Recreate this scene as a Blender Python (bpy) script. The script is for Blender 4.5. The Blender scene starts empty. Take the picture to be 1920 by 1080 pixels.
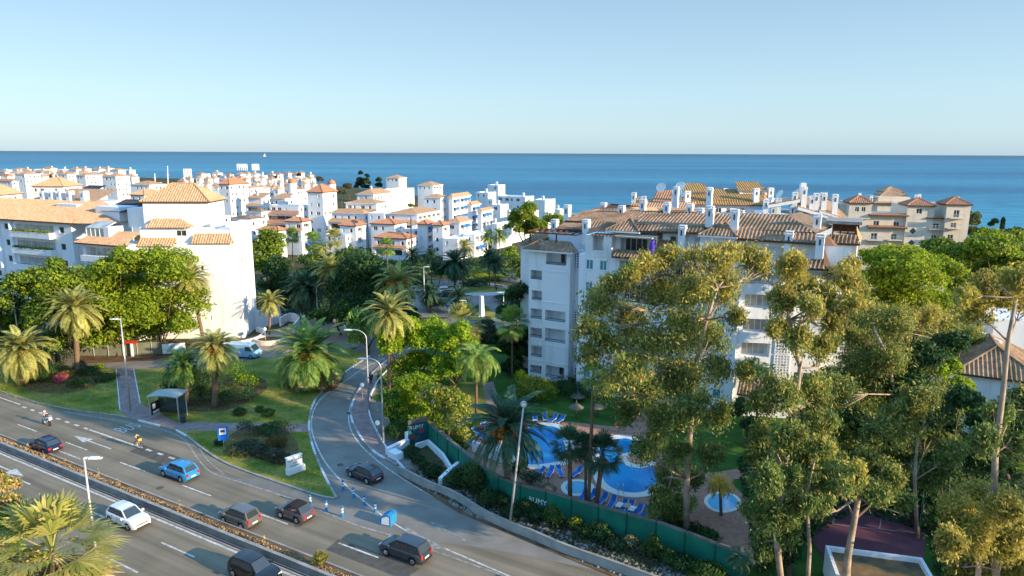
import bpy, math, random
import numpy as np
from mathutils import Vector, Matrix
R=math.radians; PI=math.pi
rnd=random.Random(7); nr=np.random.RandomState(7)
scene=bpy.context.scene
# ---------------------------------------------------------------- camera
H=32.0; FPX=1280.0; PITCH=math.atan(253/1280); ROLL=math.atan(9/1920)
cam=bpy.data.cameras.new("camera"); cam.lens=24; cam.sensor_width=36; cam.clip_start=.5; cam.clip_end=200000
cob=bpy.data.objects.new("camera",cam); scene.collection.objects.link(cob); scene.camera=cob
_r=Vector((1,0,0)); _u=Vector((0,math.sin(PITCH),math.cos(PITCH))); _f=Vector((0,math.cos(PITCH),-math.sin(PITCH)))
_c,_s=math.cos(ROLL),math.sin(ROLL)
_X=_r*_c+_u*_s; _U=_u*_c-_r*_s
cob.matrix_world=Matrix(((_X.x,_U.x,-_f.x,0),(_X.y,_U.y,-_f.y,0),(_X.z,_U.z,-_f.z,H),(0,0,0,1)))
# ---------------------------------------------------------------- sky, sun, exposure
SUN_AZ=-27.0; SUN_EL=15.5     # azimuth measured from +X, anticlockwise
w=bpy.data.worlds.new("World"); scene.world=w; w.use_nodes=True
nt=w.node_tree; sk=nt.nodes.new('ShaderNodeTexSky'); sk.sky_type='NISHITA'; sk.sun_disc=False
sk.sun_elevation=R(SUN_EL); sk.sun_rotation=R(90-SUN_AZ)
sk.altitude=0; sk.air_density=1.0; sk.dust_density=.4; sk.ozone_density=2.2
bg=nt.nodes['Background']; bg.inputs[1].default_value=.15
_g=nt.nodes.new('ShaderNodeNewGeometry'); _sp=nt.nodes.new('ShaderNodeSeparateXYZ'); _rp=nt.nodes.new('ShaderNodeValToRGB'); _mx=nt.nodes.new('ShaderNodeMix'); _mx.data_type='RGBA'; _mx.inputs[0].default_value=.8
_tc=nt.nodes.new('ShaderNodeTexCoord'); nt.links.new(_tc.outputs['Generated'],_sp.inputs[0]); nt.links.new(_sp.outputs['Z'],_rp.inputs[0])   # hand-set sky gradient over the clear sky, upper part brightened to fill shade
_e=_rp.color_ramp.elements; _e[0].position=0; _e[0].color=(1.3,2.1,2.8,1); _e[1].position=1; _e[1].color=(1.2,3.0,5.7,1)
for _p,_k in((.03,(1.62,2.38,2.95)),(.08,(1.68,2.46,3.0)),(.2,(1.3,1.98,2.65)),(.30,(1.1,2.15,3.6)),(.5,(1.35,3.1,5.6))): _x=_e.new(_p); _x.color=(*_k,1)
nt.links.new(sk.outputs[0],_mx.inputs[6]); nt.links.new(_rp.outputs[0],_mx.inputs[7]); nt.links.new(_mx.outputs[2],bg.inputs[0])
sun=bpy.data.lights.new("sun",'SUN'); sun.energy=5; sun.angle=R(.5); sun.color=(1,.80,.54)
so=bpy.data.objects.new("sun",sun); scene.collection.objects.link(so)
_d=Vector((math.cos(R(SUN_AZ))*math.cos(R(SUN_EL)),math.sin(R(SUN_AZ))*math.cos(R(SUN_EL)),math.sin(R(SUN_EL))))
so.rotation_euler=_d.to_track_quat('Z','Y').to_euler()
vs=scene.view_settings; vs.view_transform='Standard'; vs.look='None'; vs.exposure=.94; vs.gamma=1
cy=scene.cycles; cy.max_bounces=6; cy.diffuse_bounces=3; cy.glossy_bounces=3; cy.transmission_bounces=4; cy.transparent_max_bounces=6
cy.use_adaptive_sampling=True; cy.adaptive_threshold=.02
# ---------------------------------------------------------------- surveying helpers: picture point -> place in the world
def ray(px,py):
    x=px-960; y=540-py; x,y=x*_c-y*_s, x*_s+y*_c
    return Vector((x, FPX*math.cos(PITCH)+y*math.sin(PITCH), -FPX*math.sin(PITCH)+y*math.cos(PITCH)))
def G(px,py,z=0.0):
    r=ray(px,py); t=(z-H)/r.z; return Vector((r.x*t,r.y*t,z))
def W(px,py,Y):
    r=ray(px,py); t=Y/r.y; return Vector((r.x*t,Y,H+r.z*t))
class Fr:
    """a local frame on the ground: u along, w away, z up"""
    def __init__(s,o,deg): s.o=Vector((o[0],o[1],0)); a=R(deg); s.deg=deg; s.e=Vector((math.cos(a),math.sin(a),0)); s.n=Vector((-s.e.y,s.e.x,0))
    def pt(s,u,w,z=0): return s.o+s.e*u+s.n*w+Vector((0,0,z))
    def pick(s,px,py,w=0):
        o=s.o+s.n*w; r=ray(px,py); t=(o.x*s.n.x+o.y*s.n.y)/(r.x*s.n.x+r.y*s.n.y)
        p=Vector((r.x*t,r.y*t,H+r.z*t)); return (p-o).dot(s.e),p.z
    def uw(s,p): d=Vector((p[0],p[1],0))-s.o; return d.dot(s.e),d.dot(s.n)
# ---------------------------------------------------------------- mesh helpers
class MB:
    def __init__(s): s.v=[]; s.f=[]; s.m=[]; s.uv={}
    def face(s,pts,mi=0,uv=None):
        b=len(s.v); s.v+= [tuple(p) for p in pts]; s.f.append(tuple(range(b,b+len(pts)))); s.m.append(mi)
        if uv: s.uv[len(s.f)-1]=uv
    def box(s,fr,u0,u1,w0,w1,z0,z1,mi=0):
        b=len(s.v)
        for z in(z0,z1):
            for u,w in((u0,w0),(u1,w0),(u1,w1),(u0,w1)): s.v.append(tuple(fr.pt(u,w,z)))
        for q in((0,3,2,1),(4,5,6,7),(0,1,5,4),(1,2,6,5),(2,3,7,6),(3,0,4,7)):
            s.f.append(tuple(b+i for i in q)); s.m.append(mi)
    def prism(s,poly,z0,z1,mi=0,mt=None,bottom=False):
        n=len(poly); b=len(s.v)
        for z in(z0,z1):
            for p in poly: s.v.append((p[0],p[1],z+(p[2] if len(p)>2 else 0)))
        s.f.append(tuple(b+n+i for i in range(n))); s.m.append(mi if mt is None else mt)
        if bottom: s.f.append(tuple(b+n-1-i for i in range(n))); s.m.append(mi)
        for i in range(n):
            j=(i+1)%n; s.f.append((b+i,b+j,b+n+j,b+n+i)); s.m.append(mi)
    def tube(s,pts,rad,n=8,mi=0,cap=True):
        pts=[Vector(p) for p in pts]; b=len(s.v)
        if not hasattr(rad,'__len__'): rad=[rad]*len(pts)
        up=Vector((0,0,1)); prev=None
        for i,p in enumerate(pts):
            t=(pts[min(i+1,len(pts)-1)]-pts[max(i-1,0)]).normalized()
            if prev is None:
                a=t.cross(up if abs(t.z)<.9 else Vector((1,0,0))).normalized()
            else: a=(prev-t*prev.dot(t)).normalized()
            prev=a; c=t.cross(a)
            for k in range(n):
                th=2*PI*k/n; s.v.append(tuple(p+(a*math.cos(th)+c*math.sin(th))*rad[i]))
        for i in range(len(pts)-1):
            for k in range(n):
                k2=(k+1)%n; s.f.append((b+i*n+k,b+i*n+k2,b+(i+1)*n+k2,b+(i+1)*n+k)); s.m.append(mi)
        if cap:
            s.f.append(tuple(b+k for k in reversed(range(n)))); s.m.append(mi)
            e=b+(len(pts)-1)*n; s.f.append(tuple(e+k for k in range(n))); s.m.append(mi)
    def lathe(s,c,prof,n=16,mi=0,sx=1,sy=1):
        b=len(s.v)
        for r,z in prof:
            for k in range(n): th=2*PI*k/n; s.v.append((c[0]+r*sx*math.cos(th),c[1]+r*sy*math.sin(th),c[2]+z))
        for i in range(len(prof)-1):
            for k in range(n):
                k2=(k+1)%n; s.f.append((b+i*n+k,b+i*n+k2,b+(i+1)*n+k2,b+(i+1)*n+k)); s.m.append(mi)
        e=b+(len(prof)-1)*n; s.f.append(tuple(e+k for k in range(n))); s.m.append(mi)
        s.f.append(tuple(b+k for k in reversed(range(n)))); s.m.append(mi)
    def build(s,name,mats,parent=None,smooth=False,org=None):
        if not isinstance(mats,(list,tuple)): mats=[mats]
        if org is None: org=ORG.get(parent.name,Vector((0,0,0))) if parent else Vector((0,0,0))
        me=bpy.data.meshes.new(name); me.from_pydata([(a-org[0],b-org[1],c-org[2]) for a,b,c in s.v],[],s.f)
        for m in mats: me.materials.append(m)
        if len(mats)>1: me.polygons.foreach_set('material_index',s.m)
        if s.uv:
            ul=me.uv_layers.new(name='UVMap')
            for fi,uv in s.uv.items():
                ls=me.polygons[fi].loop_start
                for k,q in enumerate(uv): ul.data[ls+k].uv=q
        if smooth: me.polygons.foreach_set('use_smooth',[True]*len(s.f))
        me.update()
        o=bpy.data.objects.new(name,me); scene.collection.objects.link(o)
        if parent: o.parent=parent; ORG[o.name]=Vector(org)
        else: o.location=org; ORG[o.name]=Vector(org)
        return o
ORG={}
def tag(o,label=None,cat=None,group=None,kind=None):
    if label: o['label']=label
    if cat: o['category']=cat
    if group: o['group']=group
    if kind: o['kind']=kind
    return o
def thing(name,label,cat,loc,group=None,rz=0):
    o=bpy.data.objects.new(name,None); scene.collection.objects.link(o); o.location=loc; o.rotation_euler=(0,0,rz)
    o.empty_display_size=.3; ORG[o.name]=Vector(loc); return tag(o,label,cat,group)
def local(name,label,cat,loc,rz=0,group=None,sc=1):
    """thing whose parts are modelled round the origin"""
    o=thing(name,label,cat,loc,group,rz); ORG[o.name]=Vector((0,0,0)); o.scale=(sc,sc,sc) if not hasattr(sc,'__len__') else sc; return o
KIDS={}
def copy_thing(src,label,loc,rz=0,sc=1,group=None,skip=()):
    def cp(o,par):
        c=o.copy(); scene.collection.objects.link(c); c.parent=par; ORG[c.name]=Vector((0,0,0))
        for k in list(o.children):
            if k.name.split('.')[0] not in skip: cp(k,c)
        return c
    c=cp(src,None); c.location=loc; c.rotation_euler=(0,0,rz); c.scale=(sc,sc,sc) if not hasattr(sc,'__len__') else sc
    c['label']=label
    if group: c['group']=group
    return c
WF=Fr((0,0),0)
# ---------------------------------------------------------------- materials
def mat(name,col,rough=.8,metal=0,spec=.3,noise=0,nscale=3,bump=0,bscale=20,col2=None,emit=None,trans=0,alpha=None,coat=0,detail=4):
    m=bpy.data.materials.new(name); m.use_nodes=True; t=m.node_tree; b=t.nodes['Principled BSDF']
    b.inputs['Base Color'].default_value=(*col,1); b.inputs['Roughness'].default_value=rough; b.inputs['Metallic'].default_value=metal
    b.inputs['Specular IOR Level'].default_value=spec
    if coat: b.inputs['Coat Weight'].default_value=coat; b.inputs['Coat Roughness'].default_value=.05
    if trans: b.inputs['Transmission Weight'].default_value=trans
    if emit: b.inputs['Emission Color'].default_value=(*emit[0],1); b.inputs['Emission Strength'].default_value=emit[1]
    if noise or col2:
        g=t.nodes.new('ShaderNodeNewGeometry'); n=t.nodes.new('ShaderNodeTexNoise'); n.inputs['Scale'].default_value=1/nscale; n.inputs['Detail'].default_value=detail
        t.links.new(g.outputs['Position'],n.inputs['Vector'])
        c=t.nodes.new('ShaderNodeValToRGB'); t.links.new(n.outputs['Fac'],c.inputs[0])
        c2=col2 if col2 else tuple(min(1,x*(1+noise)) for x in col); c1=col if col2 else tuple(x*(1-noise) for x in col)
        c.color_ramp.elements[0].position=.35; c.color_ramp.elements[1].position=.65
        c.color_ramp.elements[0].color=(*c1,1); c.color_ramp.elements[1].color=(*c2,1); t.links.new(c.outputs[0],b.inputs['Base Color'])
    if bump:
        g=t.nodes.new('ShaderNodeNewGeometry'); n=t.nodes.new('ShaderNodeTexNoise'); n.inputs['Scale'].default_value=bscale; n.inputs['Detail'].default_value=5
        t.links.new(g.outputs['Position'],n.inputs['Vector']); bp=t.nodes.new('ShaderNodeBump'); bp.inputs['Strength'].default_value=bump; bp.inputs['Distance'].default_value=.05
        t.links.new(n.outputs['Fac'],bp.inputs['Height']); t.links.new(bp.outputs[0],b.inputs['Normal'])
    return m
def leafmat(name,c1,c2,c3=None,tr=.45,rough=.55):
    """foliage: colour differs leaf by leaf, some light passes through"""
    m=bpy.data.materials.new(name); m.use_nodes=True; t=m.node_tree; b=t.nodes['Principled BSDF']; out=t.nodes['Material Output']
    g=t.nodes.new('ShaderNodeNewGeometry'); c=t.nodes.new('ShaderNodeValToRGB'); t.links.new(g.outputs['Random Per Island'],c.inputs[0])
    cols=[c1,c2]+([c3] if c3 else []); e=c.color_ramp.elements; e[0].color=(*c1,1); e[1].color=(*cols[-1],1)
    if c3: x=e.new(.55); x.color=(*c2,1)
    n=t.nodes.new('ShaderNodeTexNoise'); n.inputs['Scale'].default_value=.45; n.inputs['Detail'].default_value=2; t.links.new(g.outputs['Position'],n.inputs['Vector'])
    mp=t.nodes.new('ShaderNodeMapRange'); mp.inputs[1].default_value=.3; mp.inputs[2].default_value=.7; mp.inputs[3].default_value=.65; mp.inputs[4].default_value=1.25
    t.links.new(n.outputs['Fac'],mp.inputs[0]); mx=t.nodes.new('ShaderNodeMix'); mx.data_type='RGBA'; mx.blend_type='MULTIPLY'; mx.inputs[0].default_value=1
    t.links.new(c.outputs[0],mx.inputs[6]); t.links.new(mp.outputs[0],mx.inputs[7])
    t.links.new(mx.outputs[2],b.inputs['Base Color']); b.inputs['Roughness'].default_value=rough; b.inputs['Specular IOR Level'].default_value=.25
    tl=t.nodes.new('ShaderNodeBsdfTranslucent'); t.links.new(mx.outputs[2],tl.inputs[0]); ms=t.nodes.new('ShaderNodeMixShader'); ms.inputs[0].default_value=tr
    t.links.new(b.outputs[0],ms.inputs[1]); t.links.new(tl.outputs[0],ms.inputs[2]); t.links.new(ms.outputs[0],out.inputs[0]); return m
def rooftile(name,c1,c2,c3,wave=False,moss=None):
    m=bpy.data.materials.new(name); m.use_nodes=True; t=m.node_tree; b=t.nodes['Principled BSDF']; b.inputs['Roughness'].default_value=.85; b.inputs['Specular IOR Level'].default_value=.15
    g=t.nodes.new('ShaderNodeNewGeometry'); n=t.nodes.new('ShaderNodeTexNoise'); n.inputs['Scale'].default_value=2.2; n.inputs['Detail'].default_value=6; n.inputs['Roughness'].default_value=.7
    t.links.new(g.outputs['Position'],n.inputs['Vector']); c=t.nodes.new('ShaderNodeValToRGB'); t.links.new(n.outputs['Fac'],c.inputs[0])
    e=c.color_ramp.elements; e[0].position=.33; e[0].color=(*c1,1); e[1].position=.68; e[1].color=(*c3,1); x=e.new(.5); x.color=(*c2,1)
    last=c.outputs[0]
    if moss:
        n2=t.nodes.new('ShaderNodeTexNoise'); n2.inputs['Scale'].default_value=.35; n2.inputs['Detail'].default_value=6; t.links.new(g.outputs['Position'],n2.inputs['Vector'])
        r2=t.nodes.new('ShaderNodeMapRange'); r2.inputs[1].default_value=.42; r2.inputs[2].default_value=.62; r2.inputs[4].default_value=.75; t.links.new(n2.outputs['Fac'],r2.inputs[0])
        mx=t.nodes.new('ShaderNodeMix'); mx.data_type='RGBA'; mx.inputs[7].default_value=(*moss,1); t.links.new(r2.outputs[0],mx.inputs[0]); t.links.new(last,mx.inputs[6]); last=mx.outputs[2]
    t.links.new(last,b.inputs['Base Color'])
    if wave:
        uv=t.nodes.new('ShaderNodeUVMap'); wv=t.nodes.new('ShaderNodeTexWave'); wv.wave_type='BANDS'; wv.bands_direction='X'; wv.inputs['Scale'].default_value=.314/.45*1.0
        t.links.new(uv.outputs[0],wv.inputs['Vector']); bp=t.nodes.new('ShaderNodeBump'); bp.inputs['Strength'].default_value=1; bp.inputs['Distance'].default_value=.12
        t.links.new(wv.outputs['Fac'],bp.inputs['Height']); t.links.new(bp.outputs[0],b.inputs['Normal'])
    return m
M={}
def streaky(m):
    t=m.node_tree; b=t.nodes['Principled BSDF']; l=b.inputs['Base Color'].links[0]; src=l.from_socket; g=t.nodes.new('ShaderNodeNewGeometry'); mp=t.nodes.new('ShaderNodeMapping'); mp.inputs['Scale'].default_value=(.9,.9,.09)
    t.links.new(g.outputs['Position'],mp.inputs[0]); n=t.nodes.new('ShaderNodeTexNoise'); n.inputs['Scale'].default_value=1; n.inputs['Detail'].default_value=6; n.inputs['Roughness'].default_value=.7; t.links.new(mp.outputs[0],n.inputs['Vector'])
    r=t.nodes.new('ShaderNodeMapRange'); r.inputs[1].default_value=.52; r.inputs[2].default_value=.78; r.inputs[3].default_value=1; r.inputs[4].default_value=.72; t.links.new(n.outputs['Fac'],r.inputs[0])
    mx=t.nodes.new('ShaderNodeMix'); mx.data_type='RGBA'; mx.blend_type='MULTIPLY'; mx.inputs[0].default_value=1; t.links.new(src,mx.inputs[6]); t.links.new(r.outputs[0],mx.inputs[7]); t.links.new(mx.outputs[2],b.inputs['Base Color']); return m
def tracked(m,deg=-29.2):
    t=m.node_tree; b=t.nodes['Principled BSDF']; l=b.inputs['Base Color'].links[0]; src=l.from_socket; g=t.nodes.new('ShaderNodeNewGeometry'); mp=t.nodes.new('ShaderNodeMapping'); mp.vector_type='TEXTURE'; mp.inputs['Rotation'].default_value=(0,0,R(deg)); mp.inputs['Scale'].default_value=(45,1.0,1)
    t.links.new(g.outputs['Position'],mp.inputs[0]); n=t.nodes.new('ShaderNodeTexNoise'); n.inputs['Scale'].default_value=1; n.inputs['Detail'].default_value=5; t.links.new(mp.outputs[0],n.inputs['Vector'])
    r=t.nodes.new('ShaderNodeMapRange'); r.inputs[1].default_value=.3; r.inputs[2].default_value=.7; r.inputs[3].default_value=.68; r.inputs[4].default_value=1.2; t.links.new(n.outputs['Fac'],r.inputs[0])
    mx=t.nodes.new('ShaderNodeMix'); mx.data_type='RGBA'; mx.blend_type='MULTIPLY'; mx.inputs[0].default_value=1; t.links.new(src,mx.inputs[6]); t.links.new(r.outputs[0],mx.inputs[7]); t.links.new(mx.outputs[2],b.inputs['Base Color']); return m
M['stucco']=mat('white_stucco',(.78,.79,.80),.9,spec=.1,noise=.035,nscale=6,bump=.25,bscale=3)
M['stucco2']=mat('cream_stucco',(.66,.58,.47),.9,spec=.1,noise=.05,nscale=5,bump=.25,bscale=3)
M['stain']=mat('weathered_stucco',(.74,.73,.70),.92,spec=.1,noise=.1,nscale=2.5,bump=.5,bscale=1.5)
M['grout']=mat('shutter_box',(.62,.66,.68),.8)
M['glass']=mat('window_glass',(.035,.05,.06),.12,spec=.7)
M['curtain']=mat('curtained_glass',(.42,.42,.38),.35,spec=.5,noise=.3,nscale=1.5)
M['teal']=mat('teal_shutter',(.09,.26,.28),.5)
M['tealdark']=mat('teal_slat',(.05,.13,.15),.5)
M['frame']=mat('white_frame',(.78,.79,.8),.5)
M['rail']=mat('dark_railing',(.05,.06,.065),.5,metal=.4)
M['tile']=rooftile('terracotta_tile',(.36,.19,.10),(.50,.30,.17),(.62,.43,.27))
M['tileR']=rooftile('red_clay_tile',(.30,.12,.07),(.42,.20,.115),(.54,.31,.19))
M['tileO']=rooftile('old_mossy_tile',(.20,.10,.065),(.33,.20,.125),(.46,.34,.22),moss=(.13,.10,.055))
M['tileFar']=rooftile('far_terracotta',(.34,.18,.095),(.47,.28,.16),(.58,.40,.25),wave=True)
M['tileFarR']=rooftile('far_red_tile',(.32,.13,.07),(.44,.21,.115),(.55,.32,.19),wave=True)
M['mossroof']=rooftile('lichen_covered_tile',(.20,.11,.04),(.32,.19,.07),(.42,.27,.12),wave=True)
M['slate']=mat('black_felt_roof',(.035,.037,.045),.8,noise=.4,nscale=.8)
M['wood']=mat('brown_timber',(.10,.04,.02),.7,noise=.3,nscale=.3)
M['fascia']=mat('dark_eave_board',(.10,.055,.035),.8)
M['canvas']=mat('beige_awning_canvas',(.45,.40,.30),.8)
M['blueawn']=mat('blue_awning_canvas',(.03,.17,.45),.75)
M['asphalt']=mat('asphalt',(.195,.165,.12),.9,spec=.08,col2=(.24,.20,.145),nscale=3.5,bump=.3,bscale=12,detail=8)
M['asphalt2']=mat('old_pale_asphalt',(.185,.17,.15),.9,spec=.08,col2=(.245,.225,.195),nscale=2.5,bump=.3,bscale=12,detail=8)
M['paint']=mat('road_paint',(.34,.325,.29),.75,col2=(.66,.64,.60),nscale=.45,detail=8)
M['paintw']=mat('worn_road_paint',(.26,.25,.23),.8,noise=.3,nscale=.4)
M['kerb']=mat('kerb_concrete',(.30,.28,.25),.9,noise=.2,nscale=1)
M['kerbw']=mat('white_kerb_paint',(.62,.62,.62),.8,noise=.15,nscale=.6)
M['paver']=mat('pinkish_paver',(.27,.19,.175),.9,noise=.18,nscale=.7,bump=.4,bscale=6)
M['pooldeck']=mat('terracotta_paver',(.36,.19,.13),.9,noise=.15,nscale=.5,bump=.4,bscale=5)
M['conc']=mat('barrier_concrete',(.30,.285,.25),.9,noise=.15,nscale=1.2,bump=.4,bscale=6)
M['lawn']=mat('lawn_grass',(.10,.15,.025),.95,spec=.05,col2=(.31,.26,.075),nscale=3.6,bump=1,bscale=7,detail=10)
M['land']=mat('land',(.05,.065,.025),.95,spec=.05,col2=(.11,.09,.05),nscale=9,bump=.8,bscale=2,detail=8)
M['soil']=mat('brown_soil',(.10,.06,.035),.95,spec=.05,col2=(.19,.12,.07),nscale=1.5,bump=.8,bscale=6,detail=8)
M['stone']=mat('pale_stone',(.22,.20,.18),.9,noise=.3,nscale=.2)
M['fence']=mat('green_fence_panel',(.010,.155,.10),.6,noise=.2,nscale=1.5)
M['fencepost']=mat('dark_green_post',(.008,.075,.06),.6)
M['mesh']=mat('fence_top_board',(.16,.15,.13),.9,noise=.2,nscale=1)
M['metal']=mat('galvanised_steel',(.52,.53,.53),.45,metal=.5)
M['lampw']=mat('lamp_housing',(.75,.76,.78),.4)
M['globe']=mat('milky_globe',(.80,.80,.78),.3)
M['black']=mat('black_rubber',(.015,.015,.016),.8)
M['blackp']=mat('black_plastic',(.02,.02,.022),.45)
M['chrome']=mat('alloy',(.55,.56,.58),.25,metal=.9)
M['red']=mat('red_lens',(.55,.02,.03),.2,spec=.6)
M['lens']=mat('clear_lens',(.7,.72,.75),.08,spec=.8)
M['orange']=mat('date_fruit',(.75,.25,.02),.7,noise=.3,nscale=.3)
M['plate']=mat('number_plate',(.75,.75,.72),.5)
M['signb']=mat('sign_blue',(.01,.14,.62),.4)
M['white']=mat('white_plastic',(.8,.8,.8),.45)
M['blue']=mat('blue_fabric',(.008,.12,.46),.7)
M['poolw']=mat('pool_coping',(.66,.64,.58),.8,noise=.06,nscale=.5)
M['thatch']=mat('thatch',(.14,.12,.09),.95,noise=.3,nscale=.15,bump=1,bscale=14)
M['trunk']=mat('palm_trunk',(.17,.11,.07),.95,noise=.3,nscale=.15,bump=1,bscale=9)
M['trunkr']=mat('reddish_palm_trunk',(.27,.14,.085),.95,noise=.3,nscale=.15,bump=1,bscale=9)
M['bark']=mat('brown_bark',(.11,.075,.05),.95,noise=.3,nscale=.3,bump=1,bscale=7)
M['euc']=mat('pale_eucalyptus_bark',(.25,.19,.14),.85,col2=(.46,.34,.25),nscale=.9,bump=.5,bscale=5)
M['skin']=mat('skin',(.50,.27,.19),.6)
M['lf_pine']=leafmat('umbrella_pine_needles',(.16,.25,.012),(.27,.35,.02),(.40,.44,.03))
M['lf_ficus']=leafmat('yellow_green_leaves',(.12,.21,.014),(.24,.33,.02),(.38,.42,.03))
M['lf_lime']=leafmat('bright_lime_leaves',(.15,.27,.014),(.28,.42,.02),(.44,.54,.04))
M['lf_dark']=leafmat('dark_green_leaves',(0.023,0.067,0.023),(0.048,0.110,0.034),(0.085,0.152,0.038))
M['lf_euc']=leafmat('eucalyptus_leaves',(.09,.17,.05),(.17,.25,.065),(.30,.33,.09),tr=.4)
M['lf_eucg_lit']=leafmat('sunlit_gold_eucalyptus_leaves',(.30,.30,.05),(.46,.40,.08),(.60,.46,.14),tr=.4)
M['lf_hedge']=leafmat('hedge_leaves',(0.038,0.095,0.023),(0.067,0.142,0.030),(0.114,0.190,0.038))
M['lf_yhedge']=leafmat('golden_hedge_leaves',(0.175,0.228,0.018),(0.298,0.333,0.026),(0.420,0.420,0.052))
M['lf_palm']=leafmat('date_palm_leaflets',(.26,.30,.07),(.42,.42,.11),(.60,.50,.19),tr=.35)
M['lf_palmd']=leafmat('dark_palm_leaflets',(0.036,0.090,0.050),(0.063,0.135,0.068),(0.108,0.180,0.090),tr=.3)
M['lf_palmg']=leafmat('green_palm_leaflets',(.11,.24,.04),(.20,.33,.06),(.38,.44,.12),tr=.35)
M['lf_dry']=leafmat('dry_palm_leaves',(0.350,0.225,0.100),(0.500,0.338,0.163),(0.625,0.450,0.250),tr=.3)
M['lf_bush']=leafmat('grey_green_shrub',(0.051,0.068,0.037),(0.102,0.119,0.068),(0.170,0.170,0.102))
M['lf_cypress']=leafmat('cypress_needles',(0.019,0.048,0.019),(0.032,0.072,0.026),(0.056,0.096,0.032))
M['fl_red']=leafmat('red_blossom',(0.360,0.024,0.024),(0.600,0.048,0.060),(0.300,0.120,0.036))
M['fl_pink']=leafmat('pink_blossom',(0.600,0.036,0.144),(0.750,0.096,0.240),(0.600,0.144,0.180))
M['lf_yel']=leafmat('yellowing_fronds',(0.390,0.286,0.026),(0.585,0.429,0.039),(0.650,0.325,0.052),tr=.3)

for k in ('stucco','stucco2','stain'): streaky(M[k])
tracked(M['asphalt']); M['patch']=mat('dark_asphalt_patch',(.10,.092,.08),.9,spec=.1,noise=.15,nscale=.6)
# ================================================================ ground, roads, water
def smooth_line(pts,n=6,closed=False):
    P=[Vector(p) for p in pts]; out=[]; N=len(P)
    rng=range(N if closed else N-1)
    for i in rng:
        p0=P[(i-1)%N] if closed or i>0 else P[i]; p1=P[i]; p2=P[(i+1)%N]; p3=P[(i+2)%N] if closed or i+2<N else P[i+1]
        for k in range(n):
            t=k/n; out.append(.5*((2*p1)+(p2-p0)*t+(2*p0-5*p1+4*p2-p3)*t*t+(3*p1-p0-3*p2+p3)*t**3))
    if not closed: out.append(P[-1])
    return out
def offset(line,d,closed=False):
    out=[]; N=len(line)
    for i,p in enumerate(line):
        a=line[(i-1)%N] if closed or i>0 else p; b=line[(i+1)%N] if closed or i<N-1 else p
        t=(b-a); t.z=0
        if t.length<1e-6: out.append(p.copy()); continue
        t.normalize(); out.append(p+Vector((-t.y,t.x,0))*d)
    return out
def strip(mb,la,lb,z,mi=0):
    for i in range(len(la)-1):
        mb.face([(la[i].x,la[i].y,z),(la[i+1].x,la[i+1].y,z),(lb[i+1].x,lb[i+1].y,z),(lb[i].x,lb[i].y,z)],mi)
def wallstrip(mb,line,th,z0,z1,mi=0,mt=None):
    """a low wall along a line, closed on all sides"""
    lb=offset(line,th); mt=mi if mt is None else mt
    for i in range(len(line)-1):
        a,b,c,d=line[i],line[i+1],lb[i+1],lb[i]
        mb.face([(a.x,a.y,z1),(b.x,b.y,z1),(c.x,c.y,z1),(d.x,d.y,z1)],mt)
        mb.face([(a.x,a.y,z0),(b.x,b.y,z0),(b.x,b.y,z1),(a.x,a.y,z1)],mi)
        mb.face([(c.x,c.y,z0),(d.x,d.y,z0),(d.x,d.y,z1),(c.x,c.y,z1)],mi)
    for a,d in((line[0],lb[0]),(line[-1],lb[-1])): mb.face([(a.x,a.y,z0),(d.x,d.y,z0),(d.x,d.y,z1),(a.x,a.y,z1)],mi)
def ccw(poly):
    a=sum(poly[i][0]*poly[(i+1)%len(poly)][1]-poly[(i+1)%len(poly)][0]*poly[i][1] for i in range(len(poly)))
    return poly if a>0 else poly[::-1]
def sheet(name,pts,z,m,z0=None,mt=None,kind='structure',smooth=0):
    if smooth: pts=smooth_line(pts,smooth,True)
    pts=ccw([Vector(p) for p in pts]); mb=MB()
    if z0 is None: mb.face([(p[0],p[1],z) for p in pts])
    else: mb.prism([(p[0],p[1]) for p in pts],z0,z,0)
    o=mb.build(name,m); 
    if kind: o['kind']=kind
    return o
def GL(l,z=0): return [G(a,b,z) for a,b in l]
HW=Fr((0,0),-29.2)
def TT(px,py): return HW.uw(G(px,py))[1]
# sea
sm=bpy.data.materials.new('sea_water'); sm.use_nodes=True; t=sm.node_tree; b=t.nodes['Principled BSDF']
b.inputs['Roughness'].default_value=.35; b.inputs['Specular IOR Level'].default_value=.1; b.inputs['IOR'].default_value=1.33
g=t.nodes.new('ShaderNodeNewGeometry'); mp=t.nodes.new('ShaderNodeMapping'); mp.inputs['Scale'].default_value=(.00045,.0035,1); t.links.new(g.outputs['Position'],mp.inputs[0])
n=t.nodes.new('ShaderNodeTexNoise'); n.inputs['Scale'].default_value=1; n.inputs['Detail'].default_value=6; n.inputs['Roughness'].default_value=.6; t.links.new(mp.outputs[0],n.inputs['Vector'])
c=t.nodes.new('ShaderNodeValToRGB'); t.links.new(n.outputs['Fac'],c.inputs[0]); e=c.color_ramp.elements
e[0].position=.36; e[0].color=(.008,.10,.18,1); e[1].position=.66; e[1].color=(.035,.235,.33,1); x=e.new(.5); x.color=(.017,.155,.25,1)
sp=t.nodes.new('ShaderNodeSeparateXYZ'); t.links.new(g.outputs['Position'],sp.inputs[0])
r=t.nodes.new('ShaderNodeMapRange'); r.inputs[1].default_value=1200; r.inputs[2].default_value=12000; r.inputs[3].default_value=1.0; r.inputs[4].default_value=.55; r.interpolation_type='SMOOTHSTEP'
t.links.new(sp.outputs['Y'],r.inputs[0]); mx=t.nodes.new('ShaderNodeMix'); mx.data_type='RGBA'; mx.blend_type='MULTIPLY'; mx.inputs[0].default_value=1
t.links.new(c.outputs[0],mx.inputs[6]); t.links.new(r.outputs[0],mx.inputs[7]); t.links.new(mx.outputs[2],b.inputs['Base Color'])
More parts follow.
